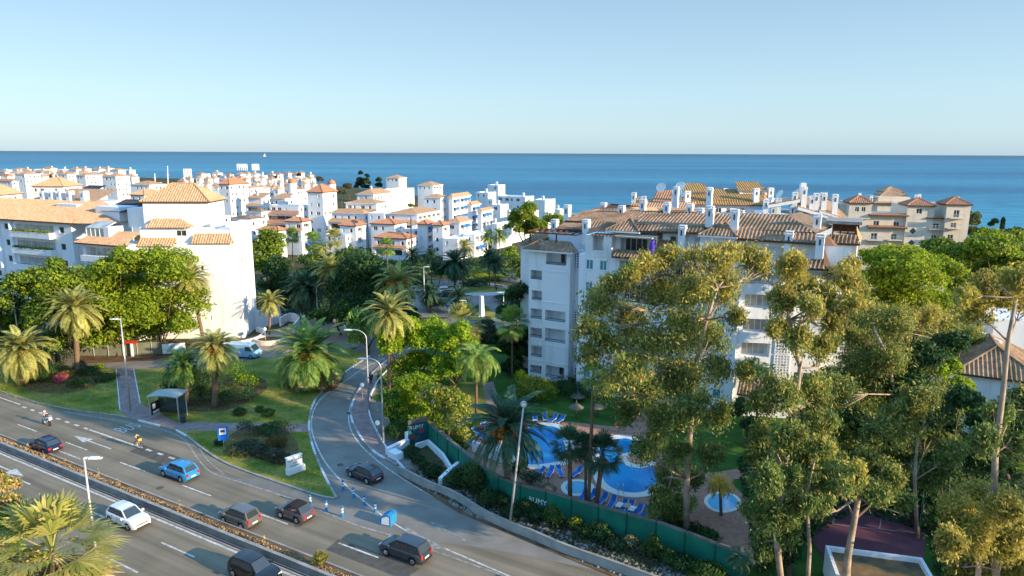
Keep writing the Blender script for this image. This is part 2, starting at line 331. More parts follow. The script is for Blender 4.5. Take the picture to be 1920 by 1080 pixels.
mp2=t.nodes.new('ShaderNodeMapping'); mp2.inputs['Scale'].default_value=(.05,.10,1); t.links.new(g.outputs['Position'],mp2.inputs[0])
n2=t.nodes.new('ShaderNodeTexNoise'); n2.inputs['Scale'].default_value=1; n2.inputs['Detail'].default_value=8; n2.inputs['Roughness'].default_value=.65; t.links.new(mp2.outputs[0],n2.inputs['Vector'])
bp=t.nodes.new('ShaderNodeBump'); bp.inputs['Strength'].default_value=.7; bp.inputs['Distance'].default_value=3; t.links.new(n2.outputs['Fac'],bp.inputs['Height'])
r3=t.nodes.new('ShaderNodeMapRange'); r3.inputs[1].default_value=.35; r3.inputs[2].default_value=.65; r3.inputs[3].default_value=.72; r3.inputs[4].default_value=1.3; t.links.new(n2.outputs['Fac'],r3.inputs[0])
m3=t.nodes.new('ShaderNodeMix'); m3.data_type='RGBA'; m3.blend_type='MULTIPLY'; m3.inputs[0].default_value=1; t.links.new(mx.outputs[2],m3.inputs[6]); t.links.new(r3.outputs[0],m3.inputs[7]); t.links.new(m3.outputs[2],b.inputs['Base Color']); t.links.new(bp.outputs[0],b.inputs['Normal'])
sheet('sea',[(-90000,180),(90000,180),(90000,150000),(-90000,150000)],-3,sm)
# land with its coastline
coast=[(-2600,-300),(-2600,1350),(-1500,1180),(-900,960),(-560,900),(-330,800),(-215,720),(-150,640),(-70,520),(0,430),(28,370),(60,318),(110,300),(170,255),(230,240),(330,235),(900,215),(900,-300)]
sheet('ground',coast,0,M['land'],z0=-8)
bl=smooth_line([Vector((x,y,0)) for x,y in coast[10:16]],4)
mb=MB(); wallstrip(mb,bl,8,-3.2,-.15); mb.build('beach',mat('beach_sand',(.36,.28,.19),.95,noise=.15,nscale=5))['kind']='structure'
# highway asphalt
tf=TT(60,752); tb=TT(230,781)
hp=[HW.pt(-420,tf+6),HW.pt(260,tf+5),HW.pt(260,8),HW.pt(-420,8)]
sheet('highway',hp,.02,M['asphalt'])
# side road leaving the highway and running up to the roundabout
SRc=[(1180,1000),(960,960),(800,940),(700,905),(640,850),(625,795),(632,750),(660,712),(700,680),(745,652),(800,628),(860,612),(905,600),(935,585)]
srl=smooth_line(GL(SRc),6)
mb=MB(); strip(mb,offset(srl,6.2),offset(srl,-6.6),.024); mb.build('side_road',M['asphalt2'])['kind']='structure'
ra=G(800,556); mb=MB(); mb.prism(ccw([(ra.x+24*math.cos(a),ra.y+20*math.sin(a)) for a in [2*PI*i/48 for i in range(48)]]),.0,.026); 
mb.build('roundabout_road',M['asphalt2'])['kind']='structure'
st2=smooth_line(GL([(935,600),(930,575),(900,560),(880,545),(960,545),(1010,530),(1040,505)]),5)
mb=MB(); strip(mb,offset(smooth_line(GL([(860,585),(925,566),(985,545),(1080,520)]),5),6),offset(smooth_line(GL([(860,585),(925,566),(985,545),(1080,520)]),5),-6),.030); mb.build('town_street',M['asphalt2'])['kind']='structure'
# island lawn with kerb, between highway, bus bay and side road
farkerb=GL([(0,733),(60,752),(130,768),(200,777),(240,783),(300,798),(342,812),(380,840),(420,866),(480,890),(560,917),(600,930),(628,935)])
ext=HW.pt(HW.uw(farkerb[0])[0]-330,HW.uw(farkerb[0])[1]+2)
fk=[ext]+smooth_line(farkerb,3)
sl=smooth_line(GL([(628,935),(600,880),(582,830),(578,790),(590,750),(625,715),(665,685),(692,668)]),4)
poly=fk+sl[1:]+GL([(655,655),(560,668),(470,676),(380,690),(250,694),(150,690),(0,668)])+[ext+Vector((40,60,0))]
sheet('lawn',poly,.13,M['lawn'],z0=0)
mb=MB(); wallstrip(mb,fk,-.22,0,.15,0); mb.build('kerb',M['kerb'])['kind']='structure'
mb=MB(); sl2=offset(sl,.02); 
for i in range(len(sl)-1): wallstrip(mb,sl[i:i+2],-.24,0,.15,1 if (i//2)%2 else 0)
mb.build('kerb',[M['kerb'],M['kerbw']])['kind']='structure'
mb=MB()
for l_ in ([(262,789),(302,799)],[(332,807),(352,818)]): wallstrip(mb,GL(l_),-.25,.0,.158)
mb.build('painted_kerb',M['kerbw'])['kind']='structure'
for l_ in ([(60,735),(150,735),(200,705),(120,690),(30,700)],[(300,760),(420,772),(500,730),(470,705),(330,715)],[(425,830),(500,868),(560,870),(545,815),(470,800)],[(540,730),(620,735),(640,700),(540,700)]): sheet('bare_soil',smooth_line(GL(l_),4,True),.136,M['soil'])
# pink pavements crossing the lawn
sheet('footpath',GL([(217,694),(250,694),(262,758),(330,793),(440,795),(578,797),(577,811),(440,810),(345,809),(305,799),(240,783),(225,772)],0),.134,M['paver'])
mb=MB()
for l in ([(217,694),(224,770)],[(250,694),(262,758)]): wallstrip(mb,GL(l),.12,.13,.16)
mb.build('path_edging',M['kerbw'])['kind']='structure'
# inner street behind the lawn, lit driveway by the tall block
sheet('inner_street',GL([(0,662),(150,668),(330,664),(440,640),(480,640),(560,628),(625,608),(700,598),(705,640),(655,655),(560,668),(470,676),(380,690),(250,694),(150,690),(0,688)]),.028,M['asphalt2'])
sheet('driveway',GL([(395,652),(480,630),(560,604),(640,588),(672,600),(655,652),(560,664),(470,672),(420,682)]),.036,mat('driveway_paving',(.30,.22,.18),.9,noise=.1,nscale=1))
sheet('soil_strip',GL([(150,668),(330,660),(330,672),(250,678),(150,682)]),.05,M['soil'])
# pavement on the outer side of the curve
rk=smooth_line(GL([(745,872),(700,845),(672,810),(660,780),(665,750),(680,725),(702,698),(735,672),(790,645)]),4)
ro=smooth_line(GL([(758,884),(727,848),(702,805),(692,780),(690,755),(700,730),(716,706),(745,682),(800,652)]),4)
poly=rk+ro[::-1]; sheet('pavement',poly,.13,M['paver'],z0=0)
mb=MB()
for i in range(len(rk)-1): wallstrip(mb,rk[i:i+2],.24,0,.15,1 if (i//2)%2 else 0)
mb.build('kerb',[M['kerb'],M['kerbw']])['kind']='structure'
mb=MB(); wallstrip(mb,ro,-.16,0,.30); mb.build('kerb',M['kerbw'])['kind']='structure'
# soil slope, garden behind the fence
sheet('soil_bank',GL([(745,890),(820,860),(880,880),(985,948),(1150,1000),(1320,1062),(1420,1100),(1420,1300),(1180,1095),(1060,1046),(950,1000),(860,962),(800,925)]),.06,M['soil'])
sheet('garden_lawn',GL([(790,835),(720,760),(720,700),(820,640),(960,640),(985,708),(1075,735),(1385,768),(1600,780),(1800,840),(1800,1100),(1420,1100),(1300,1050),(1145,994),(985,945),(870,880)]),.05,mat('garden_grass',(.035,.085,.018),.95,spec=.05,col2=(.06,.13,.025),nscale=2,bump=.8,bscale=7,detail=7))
sheet('pale_lawn',GL([(800,800),(790,760),(830,720),(905,715),(930,770),(890,830),(850,850)]),.056,M['lawn'])  # paler grass patch laid over the darker garden grass
deck=GL([(872,868),(884,830),(900,800),(950,788),(1060,792),(1140,800),(1180,800),(1200,770),(1222,772),(1235,808),(1240,850),(1262,885),(1330,888),(1420,876),(1420,896),(1372,905),(1420,960),(1440,1060),(1340,1040),(1250,1010),(1145,975),(1080,955),(985,930),(930,905)])
sheet('pool_terrace',smooth_line(deck,4,True),.10,M['pooldeck'])
sheet('garden_path',GL([(904,720),(925,716),(938,760),(958,800),(930,806),(915,770)]),.07,M['paver'])
wm=bpy.data.materials.new('pool_water'); wm.use_nodes=True; t=wm.node_tree; b=t.nodes['Principled BSDF']; b.inputs['Base Color'].default_value=(.005,.22,.52,1); b.inputs['Roughness'].default_value=.08
g=t.nodes.new('ShaderNodeNewGeometry'); n=t.nodes.new('ShaderNodeTexNoise'); n.inputs['Scale'].default_value=3; t.links.new(g.outputs['Position'],n.inputs['Vector']); bp=t.nodes.new('ShaderNodeBump'); bp.inputs['Strength'].default_value=.5; bp.inputs['Distance'].default_value=.06
t.links.new(n.outputs['Fac'],bp.inputs['Height'])
n4=t.nodes.new('ShaderNodeTexNoise'); n4.inputs['Scale'].default_value=.22; t.links.new(g.outputs['Position'],n4.inputs['Vector']); c4=t.nodes.new('ShaderNodeValToRGB'); t.links.new(n4.outputs['Fac'],c4.inputs[0]); c4.color_ramp.elements[0].position=.4; c4.color_ramp.elements[1].position=.62; c4.color_ramp.elements[0].color=(.003,.17,.45,1); c4.color_ramp.elements[1].color=(.015,.31,.60,1); t.links.new(c4.outputs[0],b.inputs['Base Color']); t.links.new(bp.outputs[0],b.inputs['Normal'])
wm2=mat('pale_pool_water',(.10,.42,.62),.1)
def pool(name,label,pix,wid,wmat=wm,step=0):
    inner=ccw(smooth_line(GL(pix),6,True)); outer=offset(inner,-wid,True); o=thing(name,label,'swimming pool',(inner[0].x,inner[0].y,.1))
    mb=MB(); N=len(inner)
    for i in range(N):
        j=(i+1)%N; a,b_,c_,d=inner[i],inner[j],outer[j],outer[i]
        mb.face([(d.x,d.y,.2),(c_.x,c_.y,.2),(b_.x,b_.y,.2),(a.x,a.y,.2)]); mb.face([(d.x,d.y,.05),(c_.x,c_.y,.05),(c_.x,c_.y,.2),(d.x,d.y,.2)]); mb.face([(a.x,a.y,.2),(b_.x,b_.y,.2),(b_.x,b_.y,.1),(a.x,a.y,.1)])
    mb.build('coping',M['poolw'],o)
    mb=MB(); mb.face([(p.x,p.y,.155) for p in inner]); mb.build('water',wmat,o); return o
P1=pool('swimming_pool','large rounded blue pool with white rim beside the folded parasol',[(972,812),(1000,803),(1030,801),(1048,808),(1056,828),(1062,850),(1056,864),(1032,871),(996,874),(970,866),(960,846),(961,825)],.95)
P2=pool('swimming_pool','winding double lobed blue pool with a wide white rim and steel ladder',[(1130,833),(1146,827),(1168,824),(1188,829),(1196,838),(1186,848),(1164,855),(1158,863),(1172,875),(1200,881),(1228,877),(1234,900),(1216,921),(1190,927),(1160,923),(1138,911),(1128,894),(1124,868),(1124,848)],.9)
P3=pool('paddling_pool','pale round paddling pool beside the yellow fronded palm',[(1327,945),(1333,934),(1350,929),(1370,931),(1382,942),(1378,954),(1358,961),(1338,957)],.35,wm2)
P4=pool('hot_tub','round white plunge tub behind the fence and between palm trunks',[(1060,917),(1066,909),(1082,906),(1099,909),(1106,917),(1099,926),(1082,929),(1066,926)],.45,wm2)
mb=MB()
for px in (1158,1168):
    q=G(px,927); mb.tube([(q.x,q.y-.3,.2),(q.x,q.y-.3,1.0),(q.x,q.y+.1,1.1),(q.x,q.y+.3,.9),(q.x,q.y+.35,.1)],.03,6)
lad=mb.build('pool_ladder',M['metal'],P2)
# road paint
PT=.028
def line_seg(mb,s0,s1,t0,wd,z=PT): mb.face([HW.pt(s0,t0-wd/2,z),HW.pt(s1,t0-wd/2,z),HW.pt(s1,t0+wd/2,z),HW.pt(s0,t0+wd/2,z)])
def hs(px,py): return HW.uw(G(px,py))
mk=MB()
t1=hs(225,867)[1]; s0,s1=hs(225,867)[0],hs(270,885)[0]
per=hs(342,910)[0]-hs(225,867)[0]
for k in range(-9,14): line_seg(mk,s0+k*per,s0+k*per+(s1-s0),t1,.16)
t2=hs(195,968)[1]; s2=hs(278,1030)[0]; per2=hs(278,1030)[0]-hs(122,957)[0]
for k in range(-9,8):
    line_seg(mk,s2+k*per2,s2+k*per2+4.3,t2-.1,.16); line_seg(mk,s2+k*per2-2,s2+k*per2+2.3,t2-3.6,.16)
line_seg(mk,-400,200,hs(218,942)[1]+.02,.22)              # near edge line
line_seg(mk,hs(106,846)[0],hs(150,861)[0],hs(128,853)[1]+.05,.14)              # short worn stroke along the planter
# far edge: long line, short bus bay dashes, long line
te=hs(130,793)[1]
line_seg(mk,-400,hs(45,757)[0],te+.25,.2)
q=hs(45,762)[0]; e1=hs(165,807)[0]
while q<e1-1: line_seg(mk,q,q+.9,te,.3); q+=1.95
line_seg(mk,e1,hs(262,843)[0],te,.24)
q=hs(262,843)[0]+.6
while q<hs(352,870)[0]: line_seg(mk,q,q+.9,te,.3); q+=1.95
mk.build('lane_marking',M['paint'])['kind']='structure'
def ribbon(name,pix,wd,z=.030,m='paint',sm_=5):
    l=smooth_line(GL(pix),sm_); mb=MB(); strip(mb,offset(l,wd/2),offset(l,-wd/2),z); mb.build(name,M[m])['kind']='structure'
ribbon('edge_line',[(120,772),(190,784),(250,794),(310,808),(345,825),(372,862),(395,885),(430,898),(500,920),(583,950),(660,982),(735,1005),(800,1028),(1000,1100)],.2,m='paintw')
ribbon('edge_line',[(720,672),(680,692),(640,720),(605,745),(588,770),(584,800),(592,832),(612,870),(650,912),(710,962),(770,1000),(860,1040),(960,1083)],.16,.034)
ribbon('edge_line',[(735,676),(700,705),(668,740),(655,770),(656,800),(672,830),(705,862),(740,888),(800,925),(860,955),(950,990),(1060,1035),(1180,1085)],.13,.034)
ribbon('edge_line',[(345,812),(372,838),(388,862),(420,890)],.14,.032,m='paintw')
sheet('hatched_paint',GL([(425,896),(500,898),(590,915),(618,936),(600,945),(560,936),(490,915)]),.033,mat('worn_pale_surface',(.17,.16,.14),.9,noise=.12,nscale=1))
sheet('hatched_paint',GL([(758,986),(800,1010),(838,1030),(800,1030),(772,1020)]),.036,M['paintw'])
def arrow(s,t,d,ln=5.5,wd=.17):
    mb=MB(); f=1 if d>0 else -1
    def q(a,b_): return HW.pt(s+a*f,t+b_,PT+.001)
    mb.face([q(0,-wd/2),q(ln*.6,-wd/2),q(ln*.6,wd/2),q(0,wd/2)][::f]); mb.face([q(ln*.6,-.55),q(ln,0),q(ln*.6,.55)][::f])
    mb.build('arrow_marking',M['paint'])['kind']='structure'
a=hs(208,842); arrow(a[0],a[1],-1,7.2); a=hs(45,894); arrow(a[0]-6.5,a[1],1,6.5); 
mb=MB(); p0,p1=G(872,1014),G(805,978); d=(p1-p0).normalized(); nn=Vector((-d.y,d.x,0)); L=(p1-p0).length
q=lambda a,b_:p0+d*a+nn*b_+Vector((0,0,.035))
mb.face([q(0,-.09),q(L*.6,-.09),q(L*.6,.09),q(0,.09)]); mb.face([q(L*.6,-.55),q(L,0),q(L*.6,.55)]); mb.build('arrow_marking',M['paintw'])['kind']='structure'
def text(name,body,size,mats,mtx,parent=None,extrude=.004,stretch=1):
    cu=bpy.data.curves.new(name,'FONT'); cu.body=body; cu.size=size; cu.align_x='CENTER'; cu.align_y='CENTER'; cu.extrude=extrude; cu.resolution_u=2
    o=bpy.data.objects.new(name,cu); scene.collection.objects.link(o); cu.materials.append(mats); o.matrix_world=mtx
    if parent: o.parent=parent; o.matrix_parent_inverse=Matrix(); 
    dg=bpy.context.evaluated_depsgraph_get(); me=bpy.data.meshes.new_from_object(o.evaluated_get(dg)); mtx0=o.matrix_world.copy(); par=o.parent
    n=bpy.data.objects.new(name,me); scene.collection.objects.link(n); n.matrix_local=mtx; n.parent=par; bpy.data.objects.remove(o); ORG[n.name]=Vector((0,0,0)); return n
# BUS lettering, read by drivers heading up-left
c0=G(240,803); e=HW.e; nrm=HW.n
m4=Matrix(((nrm.x*.9,-e.x*2.0,0,c0.x),(nrm.y*.9,-e.y*2.0,0,c0.y),(0,0,1,.032),(0,0,0,1)))
text('bus_lettering','BUS',1.55,M['paint'],m4,extrude=0)['kind']='structure'
# the median: planter kerb, dry planting, parapet wall, gutter
tw=hs(200,925)[1]; tk=TT(200,897)
medl=lambda t,z=0:[HW.pt(-400,t,z),HW.pt(150,t,z)]
sheet('median_gutter',[HW.pt(-400,hs(218,942)[1]+.25),HW.pt(150,hs(218,942)[1]+.25),HW.pt(150,tw+.1),HW.pt(-400,tw+.1)],.034,M['kerb'])
mb=MB(); mb.box(HW,-400,150,hs(218,942)[1]+.42,hs(218,942)[1]+.55,.03,.05); mb.build('gutter_slot',M['black'])['kind']='structure'
tw+=.15
mw=MB(); mw.box(HW,-400,150,tw,tw+.22,0,.62,0); mw.box(HW,-400,150,tw-.03,tw+.27,.62,.68,1)
o=mw.build('median_wall',[mat('median_wall_render',(.20,.20,.19),.9,noise=.25,nscale=1.2),M['kerb']],org=HW.pt(-60,tw,0)); tag(o,'long low concrete wall along the middle of the highway','wall')
mw=MB(); mw.box(HW,-400,150,tk-.1,tk+.08,0,.3,0); mw.box(HW,-400,150,tw+.28,tk-.1,0,.24,1); mw.build('planter_kerb',[M['kerb'],M['soil']])['kind']='structure'

for a,b_,c_,d in ((-70,-62,40.2,42.0),(-38,-30,36.9,38.6),(-58,-55.5,31.5,33.2),(-24,-14,39.2,41.2),(-90,-78,27,30)):
    mb=MB(); mb.face([HW.pt(a,c_,.0245),HW.pt(b_,c_,.0245),HW.pt(b_+.3,d,.0245),HW.pt(a-.2,d,.0245)]); mb.build('asphalt_patch',M['patch'])['kind']='structure'
for x,y in ((638,872),(655,775),(560,985),(300,915)):
    g=G(x,y); mb=MB(); mb.tube([(g.x,g.y,.02),(g.x,g.y,.034)],.34,14); mb.build('manhole_cover',M['patch'])['kind']='structure'
# leaf clouds
def card_mesh(name,V,F,mats,smooth=False,mi=None):
    """V (n,4,3) quads -> mesh, one island each"""
    n=len(V); me=bpy.data.meshes.new(name); me.vertices.add(n*4); me.vertices.foreach_set('co',V.reshape(-1).astype(np.float32))
    me.loops.add(n*4); me.loops.foreach_set('vertex_index',np.arange(n*4,dtype=np.int32))
    me.polygons.add(n); me.polygons.foreach_set('loop_start',np.arange(0,n*4,4,dtype=np.int32)); me.polygons.foreach_set('loop_total',np.full(n,4,dtype=np.int32))
    for m in mats: me.materials.append(m)
    if mi is not None: me.polygons.foreach_set('material_index',mi.astype(np.int32))
    me.update(calc_edges=True); me.validate(); return me
def cards(C,N,size,aspect,rng,droop=0.0,jit=.7):
    n=len(C); nn=N+rng.normal(0,jit,(n,3)); nn/=np.linalg.norm(nn,axis=1)[:,None]
    a=rng.normal(0,1,(n,3)); a[:,2]-=droop*2.0; a-=nn*(a*nn).sum(1)[:,None]; a/=np.linalg.norm(a,axis=1)[:,None]+1e-9
    b=np.cross(nn,a); s=size*rng.uniform(.6,1.35,(n,1)); A=a*s*aspect**.5*.5; B=b*s/aspect**.5*.5
    return np.stack([C-A-B*.35,C-A*.1-B,C+A+B*.1,C-A*.1+B],1)
def blob_points(cl,n,rng,shell=.62,low=.85):
    """points spread over clumps: (centre, (rx,ry,rz))"""
    ar=np.array([r[0]*r[2] for c,r in cl]); ks=rng.choice(len(cl),n,p=ar/ar.sum())
    if shell<0:   # loose, feathery spray
        d=rng.normal(0,1,(n,3)); Cc=np.array([c[:] for c,r in cl])[ks]; Rr=np.array([r for c,r in cl])[ks]; P_=Cc+d*Rr*.5; return P_,np.tile(np.array([[.3,-.3,.5]]),(n,1))
    d=rng.normal(0,1,(n,3)); d/=np.linalg.norm(d,axis=1)[:,None]; d[:,2]=np.where(d[:,2]<-low*.4,-d[:,2]*.6,d[:,2])
    rr=shell+(1.06-shell)*rng.random((n,1))**.7
    # bumps, so that the outline is not round
    w_=1+.16*np.sin(d[:,0:1]*5+ks[:,None])*np.cos(d[:,1:2]*6+ks[:,None]*2)+.10*np.sin(d[:,2:3]*9+d[:,0:1]*7)
    Cc=np.array([c[:] for c,r in cl])[ks]; Rr=np.array([r for c,r in cl])[ks]
    return Cc+d*rr*Rr*w_, d
def foliage(name,cl,n,size,mt,parent=None,org=(0,0,0),aspect=1.6,droop=0,seed=0,shell=.62,jit=.7,mt2=None):
    rng=np.random.RandomState(seed+11); P_,D_n=blob_points(cl,n,rng,shell); V=cards(P_,D_n,size,aspect,rng,droop,jit)-np.array(org)[None,None,:]
    mi=None; ms=[M[mt]]
    if mt2: ms.append(M[mt2[0]]); mi=(rng.random(n)<mt2[1]*((2.6*((P_[:,2]-P_[:,2].min())/(np.ptp(P_[:,2])+1e-6))**2.2) if len(mt2)>2 else 1)).astype(int)  # optional third entry thickens the second leaf colour upwards, imitating sunlit tops
    me=card_mesh(name,V,None,ms,mi=mi); o=bpy.data.objects.new(name,me); scene.collection.objects.link(o)
    if parent: o.parent=parent
    else: o.location=org
    return o
# ================================================================ buildings
def zat(px,py,g):
    """height of the picture point standing over ground point g"""
    r=ray(px,py); t=g[1]/r.y; return H+r.z*t
def corr_face(mb,pts,period=.44,amp=.12):
    """tile covered roof plane: convex polygon turned into rolls that run down the slope"""
    p=[Vector(q) for q in pts]; n=(p[1]-p[0]).cross(p[2]-p[0])
    if n.length<1e-6: n=(p[2]-p[0]).cross(p[3]-p[0])
    n.normalize(); n=n if n.z>0 else -n
    u=Vector((0,0,1)).cross(n)
    if u.length<1e-4: u=Vector((1,0,0))
    u.normalize(); v=n.cross(u); o=p[0]
    q=[((a-o).dot(u),(a-o).dot(v)) for a in p]; u0=min(a[0] for a in q); u1=max(a[0] for a in q)
    k=max(2,int(round((u1-u0)/period))*4); N=len(q); prev=None
    for i in range(k+1):
        x=u0+(u1-u0)*min(max(i/k,1e-4),1-1e-4); vs_=[]
        for j in range(N):
            a,b=q[j],q[(j+1)%N]
            if (a[0]-x)*(b[0]-x)<=0 and abs(a[0]-b[0])>1e-9: tt=(x-a[0])/(b[0]-a[0]); vs_.append(a[1]+(b[1]-a[1])*tt)
        if not vs_: continue
        h=amp*(.5-.5*math.cos(2*PI*i/4)); lo,hi=min(vs_),max(vs_)
        cur=(o+u*x+v*lo+n*h, o+u*x+v*hi+n*h)
        if prev is not None:
            b=len(mb.v); mb.v+=[tuple(prev[0]),tuple(cur[0]),tuple(cur[1]),tuple(prev[1])]; mb.f.append((b,b+1,b+2,b+3)); mb.m.append(0)
        prev=cur
def flat_face(mb,pts):
    p=[Vector(q) for q in pts]; n=(p[1]-p[0]).cross(p[2]-p[0]).normalized(); n=n if n.z>0 else -n
    u=Vector((0,0,1)).cross(n); u=u.normalized() if u.length>1e-4 else Vector((1,0,0)); v=n.cross(u)
    mb.face(p,0,[((a-p[0]).dot(u),(a-p[0]).dot(v)) for a in p])
def ridge_tube(mb,a,b,r=.14,mi=0): mb.tube([a,b],r,6,mi,False)
class Bld:
    def __init__(s,name,label,cat,fr,group=None,near=False,wall='stucco',roof='tile'):
        s.fr=fr; s.t=thing(name,label,cat,fr.pt(0,0,0),group); s.near=near; s.wm=wall; s.rm=roof
    def block(s,u0,u1,w0,w1,z0,z1,front=(),right=(),left=(),wall=None,parapet=0,top='stucco'):
        mb=MB(); fr=s.fr; mt=M[wall or s.wm]; base=-0.4 if z0==0 else z0
        def side(P0,e,n,L,ops):
            ops=[o for o in ops if o[1]-o[0]>.05 and o[3]-o[2]>.05]
            ops=[(max(.02,o[0]),min(L-.02,o[1]),max(base+.02,o[2]),min(z1-.02,o[3]),o[4]) for o in ops]
            us=sorted(set([0,L]+[x for o in ops for x in o[:2]])); zs=sorted(set([base,z1]+[x for o in ops for x in o[2:4]]))
            def Q(a,z,d=0): p=P0+e*a-n*d; return (p.x,p.y,z)
            for i in range(len(us)-1):
                for j in range(len(zs)-1):
                    cu,cz=(us[i]+us[i+1])/2,(zs[j]+zs[j+1])/2
                    if any(o[0]<cu<o[1] and o[2]<cz<o[3] for o in ops): continue
                    mb.face([Q(us[i],zs[j]),Q(us[i+1],zs[j]),Q(us[i+1],zs[j+1]),Q(us[i],zs[j+1])])
            for a0,a1,b0,b1,d in ops:
                mb.face([Q(a0,b0),Q(a1,b0),Q(a1,b0,d),Q(a0,b0,d)]); mb.face([Q(a0,b1,d),Q(a1,b1,d),Q(a1,b1),Q(a0,b1)])
                mb.face([Q(a0,b0),Q(a0,b0,d),Q(a0,b1,d),Q(a0,b1)]); mb.face([Q(a1,b0,d),Q(a1,b0),Q(a1,b1),Q(a1,b1,d)])
                mb.face([Q(a0,b0,d),Q(a1,b0,d),Q(a1,b1,d),Q(a0,b1,d)])
        side(fr.pt(u0,w0),fr.e,-fr.n,u1-u0,[(o[0]-u0,o[1]-u0,*o[2:5]) for o in front])
        side(fr.pt(u1,w0),fr.n,fr.e,w1-w0,[(o[0]-w0,o[1]-w0,*o[2:5]) for o in right])
        side(fr.pt(u0,w1),-fr.n,-fr.e,w1-w0,[(w1-o[1],w1-o[0],*o[2:5]) for o in left])
        side(fr.pt(u1,w1),-fr.e,fr.n,u1-u0,[])
        if parapet:
            t=.25; zt=z1-parapet; A=[(u0,w0),(u1,w0),(u1,w1),(u0,w1)]; B=[(u0+t,w0+t),(u1-t,w0+t),(u1-t,w1-t),(u0+t,w1-t)]
            for i in range(4):
                j=(i+1)%4
                mb.face([fr.pt(*A[i],z1),fr.pt(*A[j],z1),fr.pt(*B[j],z1),fr.pt(*B[i],z1)]); mb.face([fr.pt(*B[j],zt),fr.pt(*B[i],zt),fr.pt(*B[i],z1),fr.pt(*B[j],z1)])
            mb.face([fr.pt(*b,zt) for b in B])
        else: mb.face([fr.pt(u0,w0,z1),fr.pt(u1,w0,z1),fr.pt(u1,w1,z1),fr.pt(u0,w1,z1)])
        return mb.build('wall',mt,s.t)
    def faces(s,polys,mat=None,ridges=(),fascia=()):
        mb=MB(); f=corr_face if s.near else flat_face; fr=s.fr
        for p in polys: f(mb,[fr.pt(*q) for q in p])
        o=mb.build('roof',M[mat or s.rm],s.t)
        if ridges:
            mb=MB()
            for a,b in ridges: ridge_tube(mb,fr.pt(*a)+Vector((0,0,.08)),fr.pt(*b)+Vector((0,0,.08)))
            mb.build('ridge_tiles',M[mat or s.rm],o)
        return o
    def under(s,o,pts,th=.18,m='fascia'):
        """eave board that closes the roof below"""
        mb=MB(); P_=[s.fr.pt(*p) for p in pts]; n=len(P_)
        for i in range(n):
            a,b=P_[i],P_[(i+1)%n]; mb.face([a-Vector((0,0,th)),b-Vector((0,0,th)),b+Vector((0,0,.03)),a+Vector((0,0,.03))])
        mb.face([p-Vector((0,0,th)) for p in reversed(P_)]); return mb.build('eave_board',M[m],o)
    def hip(s,u0,u1,w0,w1,z,rise,ov=.45,mat=None,run=None,wall_under='stucco'):
        u0-=ov;u1+=ov;w0-=ov;w1+=ov; L,D=u1-u0,w1-w0; z+=.06
        c=[(u0,w0,z),(u1,w0,z),(u1,w1,z),(u0,w1,z)]
        if L>=D:
            r=D/2 if run is None else run; a=(u0+r,(w0+w1)/2,z+rise); b=(u1-r,(w0+w1)/2,z+rise)
            if L-D<.3 and run is None: a=b=((u0+u1)/2,(w0+w1)/2,z+rise)
            polys=[[c[0],c[1],b,a],[c[2],c[3],a,b],[c[3],c[0],a],[c[1],c[2],b]]; rd=[(c[0],a),(c[3],a),(c[1],b),(c[2],b),(a,b)]
        else:
            r=L/2 if run is None else run; a=((u0+u1)/2,w0+r,z+rise); b=((u0+u1)/2,w1-r,z+rise)
            polys=[[c[0],c[1],a],[c[2],c[3],b],[c[3],c[0],a,b],[c[1],c[2],b,a]]; rd=[(c[0],a),(c[1],a),(c[2],b),(c[3],b),(a,b)]
        polys=[[q for i,q in enumerate(p) if q!=p[i-1]] for p in polys]
        o=s.faces(polys,mat,rd if s.near else ()); s.under(o,c,m='stucco' if not s.near else 'fascia'); return o
    def shed(s,u0,u1,w0,w1,z0,z1,mat=None,th=.18,board='fascia'):
        """single slope rising away from the front"""
        c=[(u0,w0,z0),(u1,w0,z0),(u1,w1,z1),(u0,w1,z1)]; o=s.faces([c],mat); s.under(o,c,th,board); return o
    def chimney(s,u,w,z0,z1,a=.7,b=.9,cap=True,m='stucco'):
        mb=MB(); fr=s.fr; mb.box(fr,u-a/2,u+a/2,w-b/2,w+b/2,z0,z1-.35)
        mb.box(fr,u-a/2-.06,u+a/2+.06,w-b/2-.06,w+b/2+.06,z1-.42,z1-.32)
        for i in range(2):
            for j in range(2): mb.box(fr,u-a/2+i*(a-.14),u-a/2+.14+i*(a-.14),w-b/2+j*(b-.14),w-b/2+.14+j*(b-.14),z1-.32,z1-.12)
        mb.box(fr,u-a/2,u+a/2,w-b/2,w+b/2,z1-.12,z1)
        o=mb.build('chimney',M[m],s.t); mb=MB(); mb.box(fr,u-.09,u+.09,w-b/2-.07,w-b/2-.03,z1-1.25,z1-.6); mb.build('flue_slot',M['rail'],o); return o
    def win(s,side,a0,a1,z0,z1,at,d=.12,kind='glass',parts=2,bal=False):
        """a window with frame, panes and sill; side front/right/left, at = the wall plane"""
        fr=s.fr
        if side=='front': F=Fr(fr.pt(0,at),fr.deg); x0,x1=a0,a1
        elif side=='right': F=Fr(fr.pt(at,0),fr.deg+90); x0,x1=a0,a1
        else: F=Fr(fr.pt(at,0),fr.deg-90); x0,x1=-a1,-a0
        mb=MB(); t=.07
        y0,y1=d-.06,d-.005
        mb.box(F,x0,x0+t,y0,y1,z0,z1); mb.box(F,x1-t,x1,y0,y1,z0,z1); mb.box(F,x0+t,x1-t,y0,y1,z0,z0+t); mb.box(F,x0+t,x1-t,y0,y1,z1-t,z1)
        for k in range(1,parts): x=x0+(x1-x0)*k/parts; mb.box(F,x-t/2,x+t/2,y0,y1,z0+t,z1-t)
        o=mb.build('window',M['frame'],s.t)
